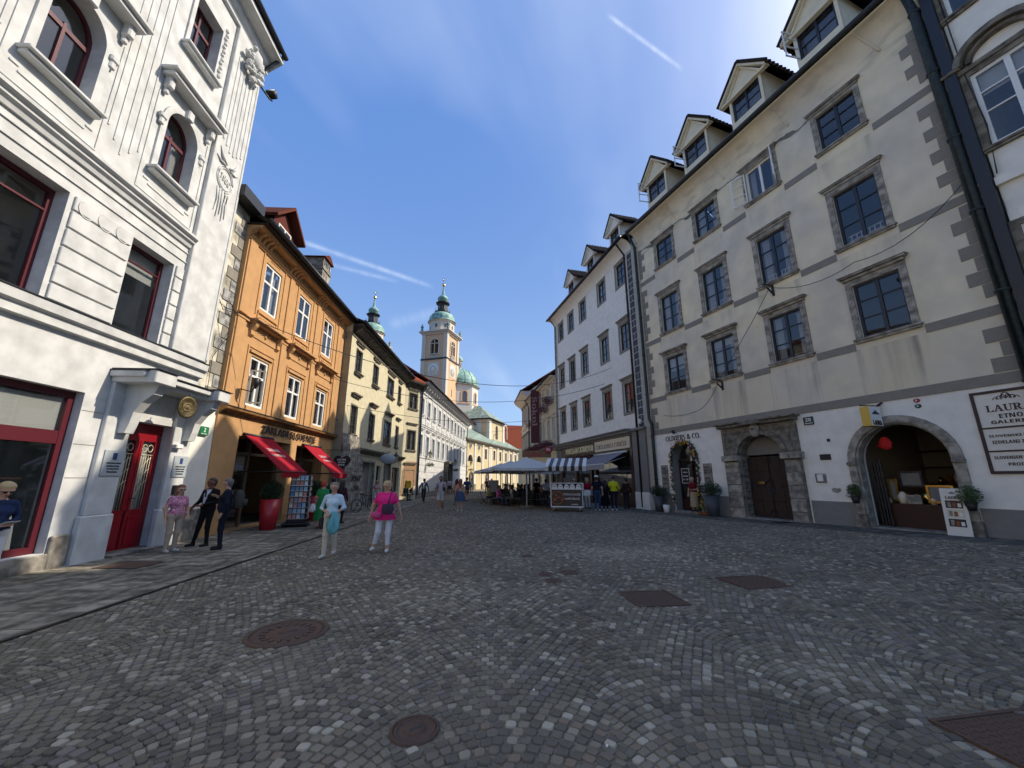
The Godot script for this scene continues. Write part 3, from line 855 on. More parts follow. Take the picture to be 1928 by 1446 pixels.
# ---------- right side: white house with the chocolate shop ----------
func white_house():
	var c = front("white_house", "plain white house with grey window frames, dark quoins and three small dormers", 4.33, 37.81, -14.2, "house", true)
	var W = 13.6
	var us = [.38, 3.25, 6.75, 9.35, 11.85]
	var holes = []
	var rows = [[5.9, 7.82], [10.12, 11.95], [14.85, 16.55]]
	for u in us: for r in rows: holes.append([W - u - .56, W - u + .56, r[0], r[1]])
	put(c, "wall", wall_mesh(.75, W + .62, 4.75, 16.72, holes, .3), mats["white_wall"])
	for u in us:
		for i in 3:
			var r = rows[i]
			var o = {"surround": "grey_band", "sw": .17, "sp": .025, "lower": true, "recess": .12, "curtain": .5, "fw": .06, "rows": [.34, .67], "frame": "brown_frame" if i < 2 else "dark_frame"}
			if i < 2: o["lintel"] = "grey_band"; o["lintel_gap"] = .05
			win(c, W - u, r[0], 1.12, r[1] - r[0], o)
	# dark quoins with pale joints, both corners
	for s in [[W + .63, W + 1.22], [.02, .5]]:
		band(c, "quoin_strip", s[0], s[1], 4.6, 16.62, .03, "quoin_line", .004)
		var v = 4.66; var k = 0
		while v < 16.3:
			if k % 2 == 0: band(c, "quoin", s[0] + .03, s[1] - .03, v, v + .40, .04, "dark_quoin", .004)
			else:
				var m = (s[0] + s[1]) / 2
				band(c, "quoin", s[0] + .03, m - .02, v, v + .40, .04, "dark_quoin", .004); band(c, "quoin", m + .02, s[1] - .03, v, v + .40, .04, "dark_quoin", .004)
			v += .44; k += 1
	var b = Mb.new(); b.quad(Vector3(.5, 4.6, .0), Vector3(.5, 16.72, 0), Vector3(.76, 16.72, 0), Vector3(.76, 4.6, 0)); put(c, "corner_wall", b, mats["white_wall"])
	var prof = []
	for k in 9:
		var a = PI / 2 * k / 8
		prof.append([.02 + .68 * (1 - cos(a)), 16.68 + .66 * sin(a)])
	b = Mb.new(true)
	for i in 8: b.quad(Vector3(0, prof[i][1], prof[i][0]), Vector3(0, prof[i + 1][1], prof[i + 1][0]), Vector3(W + 1.25, prof[i + 1][1], prof[i + 1][0]), Vector3(W + 1.25, prof[i][1], prof[i][0]))
	put(c, "cove_cornice", b, mats["white_wall"])
	body(c, 0, W + 1.25, 16.9, 11, "white_wall", "roof_dark", 34, .74, 17.36, [4.9, 9.0, 13.5])
	gutter(c, -.1, W + 1.3, 17.45, .8)
	for u in [.7, 4.75, 8.85]: dormer(c, W - u, 18.55, .72, 1.1, 2.1, "white_wall", "dark_frame")
	downpipe(c, [Vector3(W + .55, 17.3, .7), Vector3(W + .55, 16.6, .16), Vector3(W + .55, .1, .14)], .07, "brown_pipe")
	downpipe(c, [Vector3(.6, 17.3, .7), Vector3(.6, 16.6, .16), Vector3(.6, .1, .14)], .07, "stone")
	# wooden shop front
	b = Mb.new()
	b.b2(.1, W - .15, 4.55, 4.72, 0, .42); b.b2(.1, W - .15, 4.72, 4.80, 0, .55); b.b2(.1, W - .2, 4.4, 4.55, 0, .22)
	put(c, "shop_cornice", b, mats["grey_paint"])
	b = Mb.new()
	b.b2(1.2, W - .2, 3.5, 4.4, -.1, .1)
	for u in [1.2, 4.3, 7.2, 7.9, W - .5]: b.b2(u, u + .3, 0, 3.5, -.1, .14)
	for q in [[1.5, 4.3], [4.6, 7.2], [8.2, W - .5]]: b.b2(q[0], q[1], 0, .75, -.08, .1); b.b2(q[0], q[1], .75, .82, -.08, .16)
	put(c, "shop_front", b, mats["shop_wood"])
	for q in [[1.5, 4.3, .82], [4.6, 7.2, .82], [7.5, 7.9, .1], [8.2, W - .5, .82]]:
		b = Mb.new(); b.b2(q[0], q[1], q[2], 3.5, -.02, 0); put(c, "shop_pane", b, mats["glass"])
	b = Mb.new(); b.b2(8.0, W - .4, .8, .86, -.7, -.1); put(c, "window_shelf", b, mats["shop_wood"])
	for k in 9:
		b = Mb.new(true); b.lathe([[0, 0], [.1, 0], [.13, .15 + .02 * k], [.06, .3], [0, .32]], 10)
		put(c, "display_piece", b, mats[["board_cream", "stone", "terracotta", "gold"][k % 4]], Vector3(8.6 + k * .48, .86, -.4))
	b = Mb.new(); b.b2(W - .5, W - .45, 1.5, 2.6, -.6, -.3); put(c, "poster", b, mats["paper"])
	b = Mb.new(); b.cbox(Vector3(5.3, 3.98, .14), Vector3(5.8, .62, .08), .01); var sg = put(c, "sign_board", b, mats["sign_olive"])
	lettering(sg, "PORCELAN CATBRIYUR", Vector3(5.3, 4.0, .18), 5.5, .42, "sign_gold")
	b = Mb.new(); b.cbox(Vector3(10.75, 4.0, .14), Vector3(4.9, .74, .1), .01); sg = put(c, "sign_board", b, mats["board_cream"])
	lettering(sg, "ČOKOLADNICA CUKRČEK", Vector3(10.75, 3.98, .19), 4.3, .36, "ink", Basis.IDENTITY, false, true)
	# grey pilasters and plinth of the shop
	for q in [[W - .15, W + 1.3, 4.6], [.02, 1.18, 4.3]]:
		b = Mb.new(); b.b2(q[0], q[1], .95, q[2], 0, .12); b.cbox(Vector3((q[0] + q[1]) / 2, q[2] + .08, .12), Vector3(q[1] - q[0] + .14, .16, .24), .02); put(c, "pilaster", b, mats["grey_paint"])
		b = Mb.new(); b.cbox(Vector3((q[0] + q[1]) / 2, .42, .08), Vector3(q[1] - q[0], 1.06, .18), .02); put(c, "plinth", b, mats["white_wall"])
	# striped retractable awning
	b = Mb.new()
	var n = 26
	for k in n: if k % 2 == 0: _awn(b, 8.2 + k * 4.4 / n, 8.2 + (k + 1) * 4.4 / n, 3.42, 2.62, 1.7, .0)
	var aw = put(c, "awning_stripes", b, mats["canvas"])
	b = Mb.new()
	for k in n: if k % 2 == 1: _awn(b, 8.2 + k * 4.4 / n, 8.2 + (k + 1) * 4.4 / n, 3.42, 2.62, 1.7, .0)
	put(c, "awning_stripes", b, mats["stripe_mauve"])
	b = Mb.new(); b.b2(8.2, 12.6, 2.3, 2.6, 1.69, 1.72); put(c, "awning_valance", b, mats["canvas"])
	b = Mb.new(true); b.tube([Vector3(8.2, 2.62, 1.7), Vector3(12.6, 2.62, 1.7)], .04, 8); b.tube([Vector3(8.1, 3.42, .15), Vector3(12.75, 3.42, .15)], .07, 8); b.tube([Vector3(12.4, 3.1, .1), Vector3(12.4, 2.85, .9), Vector3(12.45, 2.6, 1.68)], .025, 6); put(c, "awning_bar", b, mats["pole_white"])
	for k in 14:   # reddish vine over the shop sign
		b = leaf_blob(Vector3.ZERO, .42, 90, .12, 500 + k, .55)
		put(c, "creeper", b, leaf_mat("vine", L3(.10, .028, .022)), Vector3(1.6 + k * .48, 3.35 + .12 * sin(k * 1.7), .25))
	b = Mb.new(true); b.lathe([[0, 0], [.09, .02], [.11, .2], [.06, .3], [0, .32]], 12); put(c, "wall_lamp", b, mats["paper"], Vector3(W + 1.15, 4.9, .3))
func _awn(b, u0, u1, y0, y1, out, z0):
	b.quad(Vector3(u0, y0, z0 + .12), Vector3(u1, y0, z0 + .12), Vector3(u1, y1, out), Vector3(u0, y1, out))
	b.quad(Vector3(u0, y0 - .012, z0 + .12), Vector3(u0, y1 - .012, out), Vector3(u1, y1 - .012, out), Vector3(u1, y0 - .012, z0 + .12))

# ---------- left side: white stucco house with red frames ----------
func stucco_house():
	var c = front("stucco_house", "white stucco house with burgundy frames, fluted corner pilaster and red double door", -9.12, 10, -3.5, "house")
	var lo = -11.0; var hi = 1.22
	var gh_ = [[-5.0, -1.9, .31, 3.47], [-9.0, -5.6, .31, 3.47], [-.68, .66, -.1, 3.07]]
	put(c, "ground_floor_wall", wall_mesh(lo, hi, -.1, 4.6, gh_, .42), mats["bright_white"])
	var h2 = [[-6.4, -3.2, 4.93, 7.33], [-10.6, -7.4, 4.93, 7.33], [-1.72, -.47, 4.93, 7.31]]
	for u in [-1.13, -3.9, -6.67, -9.44]:
		h2.append([u - .52, u + .52, 9.28, 11.38, .6]); h2.append([u - .5, u + .5, 13.4, 15.32])
	put(c, "wall", wall_mesh(lo, hi, 4.6, 16.9, h2, .36), mats["bright_white"])
	# windows
	for q in [[-3.45, 3.1], [-7.3, 3.4]]:
		var p = win(c, q[0], .31, q[1], 3.16, {"frame": "red_frame", "cols": 1, "rows": [.70], "bar": .26, "fw": .13, "recess": .2, "called": "shop_window"})
		var b = Mb.new(); b.b2(-q[1] / 2 + .13, q[1] / 2 - .13, 2.35, 3.0, -.02, 0); put(p, "frosted_panel", b, mats["blind"], Vector3(0, 0, -.07))
	for q in [[-4.8, 3.2], [-9.0, 3.2]]: win(c, q[0], 4.93, q[1], 2.4, {"frame": "red_frame", "cols": 1, "rows": [.8], "fw": .09, "recess": .3, "blind": .0, "called": "window"})
	win(c, -1.095, 4.93, 1.25, 2.38, {"frame": "red_frame", "cols": 1, "rows": [.82], "fw": .08, "recess": .3, "blind": .9, "bar": .03})
	for u in [-1.13, -3.9, -6.67, -9.44]:
		var p = win(c, u, 9.28, 1.04, 2.1, {"frame": "red_frame", "cols": 2, "rows": [.66], "arch": .6, "fw": .06, "bar": .1, "recess": .28, "surround": "bright_white", "sw": .16, "sp": .05, "sill": "bright_white", "sill_out": .26, "curtain": 0.0 if u < -2 else 1.0})
		var b = Mb.new()
		b.cbox(Vector3(0, 2.62, .16), Vector3(1.9, .12, .34), .02); b.cbox(Vector3(0, 2.73, .2), Vector3(2.04, .1, .44), .02)
		put(p, "hood_moulding", b, mats["bright_white"], Vector3(0, 0, .285))
		for s in [-1, 1]:
			b = Mb.new(); b.cbox(Vector3(s * .78, 2.42, .1), Vector3(.16, .34, .2), .03); b.cbox(Vector3(s * .78, 2.2, .06), Vector3(.12, .24, .1), .03)
			put(p, "hood_console", b, mats["bright_white"], Vector3(0, 0, .285))
			b = Mb.new(); b.cbox(Vector3(s * .7, 1.48, .06), Vector3(.2, .16, .12), .03); b.cbox(Vector3(s * .7, 1.33, .05), Vector3(.14, .2, .08), .03)
			put(p, "impost_ornament", b, mats["bright_white"], Vector3(0, 0, .285))
		b = Mb.new(); b.cbox(Vector3(0, 2.2, .08), Vector3(.2, .3, .16), .03)
		put(p, "keystone", b, mats["bright_white"], Vector3(0, 0, .285))
		b = Mb.new()
		for q in [[-.9, .9, -.75, -.72], [-.9, -.87, -.72, 2.1], [.87, .9, -.72, 2.1], [-.6, .6, -.5, -.47], [-.75, -.6, -.4, -.37], [.6, .75, -.4, -.37]]: b.b2(q[0], q[1], q[2], q[3], 0, .02)
		put(p, "apron_panel", b, mats["bright_white"], Vector3(0, 0, .282))
		p = win(c, u, 13.4, 1.0, 1.92, {"frame": "red_frame", "cols": 2, "rows": [.66], "fw": .06, "bar": .1, "recess": .28, "surround": "bright_white", "sw": .12, "sp": .05, "sill": "bright_white", "sill_out": .24})
		b = Mb.new()
		for k in 12: b.cbox(Vector3(.62 + .03 * (k % 2), 2.1 - k * .16, .06), Vector3(.1, .13, .1), .03)
		put(p, "garland", b, mats["bright_white"], Vector3(0, 0, .285))
	for k in 5:   # raised vertical lines between the bays
		for u in [-2.52, -5.28]:
			var b = Mb.new(); b.b2(-.02, .02, 8.9 + .22 * absf(k - 2), 16.2, 0, .02)
			put(c, "stucco_rib", b, mats["bright_white"], Vector3(u + (k - 2) * .19, 0, .001))
	# rusticated piers between the first floor windows
	var vs = [5.07, 5.42, 5.82, 6.22, 6.62, 7.02, 7.36]
	for k in 6:
		for q in [[-3.1, -1.78], [-.41, -.16], [-7.3, -6.5]]: band(c, "rusticated_block", q[0], q[1], vs[k], vs[k + 1] - .035, .05, "bright_white", .012)
	for k in 3:
		var b = Mb.new(); arch_ring(b, -.17, .17, 0, 0, .17, .02, 0, .012)
		put(c, "ring_ornament", b, mats["bright_white"], Vector3(-2.85 + k * .42, 7.16, .052), Basis(Vector3(0, 0, 1), 2.2))
	for k in 2: sweep(c, "frieze_line", lo, -.14, [[0, 7.55 + k * .28], [.03, 7.55 + k * .28], [.03, 7.58 + k * .28], [0, 7.58 + k * .28]], "bright_white")
	sweep(c, "cornice", lo, -.12, [[0, 8.02], [.05, 8.02], [.08, 8.12], [.14, 8.16], [.14, 8.22], [.22, 8.27], [.22, 8.34], [0, 8.4]], "bright_white")
	sweep(c, "sill_band", lo, hi - .03, [[0, 4.55], [.12, 4.57], [.12, 4.74], [.2, 4.78], [.22, 4.96], [.0, 5.02]], "bright_white")
	sweep(c, "sill_band_cover", lo, hi - .02, [[0, 5.025], [.24, 4.965], [.24, 4.985], [0, 5.045]], "gutter")
	sweep(c, "eaves_cornice", lo, hi + .3, [[0, 16.3], [.1, 16.32], [.12, 16.5], [.2, 16.55], [.22, 16.8], [.6, 16.84], [.6, 17.0], [0, 17.0]], "bright_white")
	body(c, lo, hi, 16.8, 11, "bright_white", "roof_dark", 33, .64, 17.02, [4.4, 8.6, 12.9])
	gutter(c, lo, hi + .3, 17.12, .68, .09)
	downpipe(c, [Vector3(hi + .2, 17.05, .62), Vector3(hi + .15, 16.5, .2), Vector3(hi + .06, 16.0, -.1), Vector3(hi + .06, 5.0, -.14)], .06)
	# corner pilaster
	band(c, "corner_pilaster", -.12, hi, 5.05, 16.3, .12, "bright_white", .015)
	for k in 6: band(c, "pilaster_flute", .08 + k * .17, .15 + k * .17, 11.75 + .12 * absf(2.5 - k), 15.3, .145, "bright_white", .008)
	band(c, "pilaster_edge", hi - .1, hi - .02, 5.1, 15.3, .145, "bright_white", .008)
	var b = Mb.new(true)
	var n = 22
	for r in [.3, .36]:
		var pts = []
		for k in n + 1: pts.append(Vector3(r * cos(TAU * k / n), r * 1.15 * sin(TAU * k / n), .13))
		b.tube(pts, .022, 6)
	for s in [-1, 1]:
		b.tube([Vector3(s * .1, .45, .14), Vector3(s * .3, .62, .16), Vector3(s * .42, .9, .13)], .06, 6, .015)
		b.tube([Vector3(s * .12, .42, .14), Vector3(s * .34, .42, .15), Vector3(s * .5, .52, .13)], .05, 6, .015)
	for k in 5: b.tube([Vector3(-.24 + k * .12, -.42, .13), Vector3(-.2 + k * .1, -.8, .14), Vector3(-.24 + k * .12, -1.25 - .15 * (k % 2), .13)], .03, 5, .012)
	var md = put(c, "date_medallion", b, mats["bright_white"], Vector3(.5, 10.85, 0))
	lettering(md, "1900", Vector3(0, 0, .14), .46, .22, "stucco_letters", Basis(Vector3(0, 0, 1), -.25))
	b = Mb.new(true)   # carved mask with fruit at the pilaster's head
	var g := RandomNumberGenerator.new()
	g.seed = 12
	b.lathe([[0, -.36], [.2, -.3], [.27, -.05], [.26, .15], [.16, .32], [0, .36]], 14, Vector3(0, .1, .12))
	for k in 70:
		var a = g.randf() * TAU; var r = g.randf_range(.2, .5)
		var q = Vector3(cos(a) * r * .9, sin(a) * r * 1.3 - .1 - .3 * g.randf(), .16 + .14 * g.randf())
		var s = g.randf_range(.05, .1)
		b.lathe([[0, -s], [s * .8, -s * .5], [s, 0], [s * .8, s * .5], [0, s]], 7, q)
	put(c, "carved_mask", b, mats["bright_white"], Vector3(.62, 15.75, .06))
	# door, canopy and consoles
	b = Mb.new()
	for q in [[-.66, -.56, 0, 2.75], [.54, .64, 0, 2.75], [-.05, .03, 0, 2.62], [-.56, .54, 2.62, 2.78], [-.56, .54, 0, .95], [-.66, .64, 2.78, 3.07]]: b.b2(q[0], q[1], q[2], q[3], -.05, .03)
	for s in [[-.56, -.05], [.03, .54]]:
		b.b2(s[0] + .08, s[1] - .08, .12, .8, .03, .05); b.b2(s[0], s[0] + .07, .95, 2.62, -.05, .045); b.b2(s[1] - .07, s[1], .95, 2.62, -.05, .045)
	var d = put(c, "double_door", b, mats["red_door"], Vector3(0, .02, -.30))
	for s in [[-.49, -.12], [.10, .47]]:
		b = Mb.new(); b.b2(s[0], s[1], .95, 2.62, -.02, -.01); put(d, "pane", b, mats["glass"])
		b = Mb.new(); b.b2(s[0], s[1], .95, 2.62, -.12, -.11); put(d, "curtain", b, mats["blind"])
		b = Mb.new(true)
		for k in 5: b.tube([Vector3(s[0] + .05 + k * .07, .95, .02), Vector3(s[0] + .05 + k * .07, 2.25, .02)], .006, 5)
		for k in 2:
			var pts = []
			for q in 13: pts.append(Vector3(s[0] + .1 + k * .17 + .075 * cos(TAU * q / 12), 2.45 + .09 * sin(TAU * q / 12), .02))
			b.tube(pts, .009, 5)
		for k in 3:
			var pts = []
			for q in 8: pts.append(Vector3(s[0] + .03 + .32 * q / 7.0, 1.2 + .28 * k + .45 * sin(q / 7.0 * 1.5), .02))
			b.tube(pts, .007, 5)
		b.tube([Vector3(s[0], 2.28, .02), Vector3(s[1], 2.28, .02)], .01, 5)
		put(d, "door_grille", b, mats["brass_pale"])
	b = Mb.new(true); b.tube([Vector3(.02, 1.2, .05), Vector3(.02, 1.22, .1), Vector3(.12, 1.22, .1)], .014, 6); put(d, "door_handle", b, mats["iron"])
	b = Mb.new(); b.b2(-.75, .72, -.1, .06, -.42, .3); put(c, "door_step", b, mats["grey_stone"])
	b = Mb.new()
	b.cbox(Vector3(-.12, 4.02, .38), Vector3(2.75, .14, .76), .02); b.cbox(Vector3(-.12, 3.9, .32), Vector3(2.6, .12, .62), .02); b.cbox(Vector3(-1.12, 3.98, .48), Vector3(.62, .3, .96), .02); b.cbox(Vector3(.98, 3.98, .48), Vector3(.5, .3, .96), .02)
	put(c, "door_canopy", b, mats["bright_white"])
	b = Mb.new(); b.b2(-1.5, 1.3, 4.095, 4.115, 0, .8); b.b2(-1.46, -.78, 4.135, 4.15, 0, 1.0); b.b2(.7, 1.26, 4.135, 4.15, 0, 1.0); put(c, "canopy_cover", b, mats["gutter"])
	for u in [-.98, .98]:
		var poly = [Vector2(0, 2.72), Vector2(.16, 2.72), Vector2(.22, 2.95), Vector2(.26, 3.2), Vector2(.42, 3.45), Vector2(.62, 3.62), Vector2(.7, 3.84), Vector2(0, 3.84)]
		b = Mb.new(); b.prism(poly, -.12, .12)
		put(c, "scroll_console", b, mats["bright_white"], Vector3(u, 0, .1), Basis(Vector3(0, 0, 1), Vector3.UP, Vector3(-1, 0, 0)))
		band(c, "door_pilaster", u - .42, u + .22, .95, 3.85, .1, "bright_white", .015)
		band(c, "pilaster_base", u - .5, u + .24, -.1, .95, .16, "bright_white", .03)
	for q in [[-1.6, -1.42, 1.75], [-1.6, -1.42, 2.4]]: pass
	for v in [1.72, 2.4, 3.1]: sweep(c, "joint_line", -1.88, -1.42, [[0, v], [.006, v], [.006, v + .012], [0, v + .012]], "grey_band")
	for q in [[-1.03, 2.05], [.95, 2.03]]:
		b = Mb.new(); b.cbox(Vector3(0, 0, .012), Vector3(.5, .56, .024), .004)
		var p = put(c, "name_plate", b, mats["plate_grey"], Vector3(q[0], q[1], .102))
		b = Mb.new(); b.b2(-.05, .05, .07, .22, .024, .03); put(p, "crest", b, mats["crest_blue"])
		for k in 4: lettering(p, ["DRŽAVNI URAD", "SLUŽBA VLADE", "ZA RAZVOJ", "PISARNA"][k], Vector3(0, -.0 - k * .065, .026), .34 - .03 * k, .03, "ink", Basis.IDENTITY, false)
	b = Mb.new(); b.cbox(Vector3(0, 0, .03), Vector3(.14, .24, .06), .01); put(c, "intercom", b, mats["iron"], Vector3(.9, 1.42, .10))
	b = Mb.new(); b.cbox(Vector3(.68, 2.55, .16), Vector3(.24, .12, .14), .02); b.bar(Vector3(.68, 2.5, .02), Vector3(.68, 2.5, .16), .05); put(c, "security_camera", b, mats["paper"])
	for u in [-2.1, -5.3]: band(c, "plinth", u - 3.0 if u < -3 else -5.1, u + .4 if u < -3 else -1.62, -.1, .30, .06, "grey_stone", .02)
	band(c, "pier_base", -1.88, -1.52, -.1, .62, .08, "grey_stone", .02)
	# inside the shop window: shelves and goods
	b = Mb.new()
	for k in 3: b.b2(-4.4, -2.2, .8 + k * .45, .83 + k * .45, -.7, -.45)
	put(c, "display_shelf", b, mats["shop_wood"])
	b = Mb.new(); b.prism([Vector2(-.35, .31), Vector2(.35, .31), Vector2(.25, 1.3), Vector2(-.2, 1.25)], -.2, .1); put(c, "display_stand", b, mats["plate_grey"], Vector3(-2.55, 0, -.4))
	# floodlight on an arm and the oval emblem over the door are things hung on it
	var fl = thing("floodlight", "small black floodlight on an arm at the white house's roof corner", "lamp")
	fl.transform = c.transform * Transform3D(Basis.IDENTITY, Vector3(hi, 15.5, .1))
	b = Mb.new(true); b.tube([Vector3(0, 0, 0), Vector3(.5, -.05, .1), Vector3(.62, .0, .12)], .03, 8); put(fl, "arm", b, mats["iron"])
	b = Mb.new(true); b.lathe([[0, -.14], [.16, -.12], [.2, .1], [.17, .14], [0, .14]], 14); put(fl, "housing", b, mats["iron"], Vector3(.56, .22, .12), Basis(Vector3(0, 0, 1), 1.0))
	b = Mb.new(true); b.lathe([[0, .15], [.15, .15], [.15, .145]], 14); put(fl, "lens", b, mats["blind"], Vector3(.56, .22, .12), Basis(Vector3(0, 0, 1), 1.0))
	var ov = thing("oval_emblem", "bronze oval emblem hanging under the white door canopy", "emblem")
	ov.transform = c.transform * Transform3D(Basis(Vector3.UP, -.35), Vector3(-.02, 3.5, .72))
	b = Mb.new(true); b.lathe([[0, .012], [.19, .012], [.2, .022], [.235, .02], [.24, 0], [.235, -.02], [0, -.012]], 28); put(ov, "shield", b, mats["bronze"], Vector3.ZERO, Basis(Vector3(1, 0, 0), PI / 2).scaled(Vector3(.95, 1.2, 1)))
	b = Mb.new(true); b.lathe([[0, .02], [.05, .02], [.06, .014], [.09, .014], [.1, .02], [.13, .02], [.135, .012]], 6); put(ov, "relief", b, mats["bronze"], Vector3.ZERO, Basis(Vector3(1, 0, 0), PI / 2))
	b = Mb.new(true); b.tube([Vector3(0, .3, 0), Vector3(0, .36, 0)], .015, 6); put(ov, "hanger", b, mats["iron"])

func added_back_house():  # unseen house added behind the viewer to bounce sunlight onto the square
	var c = front("added_white_house", "long white house added out of view behind the viewer to bounce sunlight", -8.45, -1.05, -3.5, "house")
	c.transform.basis = c.transform.basis
	var holes = []
	var us = []
	for k in 8: us.append(-1.8 - k * 2.9)
	for u in us: for v in [1.2, 5.4, 9.4]: holes.append([u - .6, u + .6, v, v + 1.9])
	put(c, "wall", wall_mesh(-24, -.02, -.1, 14, holes, .25), mats["bright_white"])
	for u in us: for v in [1.2, 5.4, 9.4]: win(c, u, v, 1.2, 1.9, {"frame": "white_frame", "rows": [.6], "recess": .14, "surround": "bright_white", "sw": .14, "sp": .05, "sill": "bright_white"})
	body(c, -24, -.02, 13.8, 11, "bright_white", "roof_dark", 33, .6, 14.0, [4.6, 8.8])
	gutter(c, -24, 0, 14.1, .66)
func quoin_wall():
	var c = front("narrow_side_wall", "narrow whitewashed wall with grey painted corner blocks between white and orange houses", -9.12, 10, -3.5, "wall")
	var m = Mb.new(); m.b2(1.22, 2.35, 3.95, 10.9, -2.0, -.16); put(c, "upper_wall", m, mats["limewash"])
	m = Mb.new(); m.prism([Vector2(0, -.1), Vector2(0, .9), Vector2(-.06, 3.95), Vector2(-2, 3.95), Vector2(-2, -.1)], 0, 1.12); put(c, "lower_wall", m, mats["white_wall"], Vector3(2.35, 0, 0), Basis(Vector3(0, 0, 1), Vector3.UP, Vector3(-1, 0, 0)))
	band(c, "plinth", 1.3, 2.3, -.1, .85, .05, "grey_stone", .02)
	var v = 4.1; var k = 0
	while v < 10.5:
		var b = Mb.new(); var w = .62 if k % 2 == 0 else .36
		b.cbox(Vector3(2.33 - w / 2, v + .2, -.15), Vector3(w, .38, .03), .006)
		put(c, "quoin", b, mats[["grey_band", "quoin_pale", "grey_band", "quoin_pale", "quoin_pale"][(k * 3 + k / 2) % 5]])
		v += .41; k += 1
	m = Mb.new(); m.b2(1.2, 2.4, 10.9, 11.3, -2.1, .3); put(c, "coping", m, mats["gutter"])
	var t = Mb.new(true)
	t.tube([Vector3(1.4, 7.6, -.1), Vector3(1.6, 7.3, -.05), Vector3(1.9, 7.35, 0), Vector3(2.2, 7.1, 0), Vector3(2.3, 6.6, .0), Vector3(1.7, 5.4, -.1), Vector3(1.75, 4.1, -.1)], .012, 5)
	t.tube([Vector3(1.4, 7.4, -.1), Vector3(1.7, 7.0, -.05), Vector3(2.25, 7.1, 0)], .012, 5)
	put(c, "cable", t, mats["iron"])
	m = Mb.new(); m.cbox(Vector3(0, 0, .01), Vector3(.36, .26, .02), .02); var s = put(c, "street_number", m, mats["sign_green"], Vector3(1.78, 3.1, .0))
	lettering(s, "2", Vector3(0, .03, .02), .07, .12, "paper"); lettering(s, "MAČKOVA", Vector3(0, -.08, .02), .26, .035, "paper")

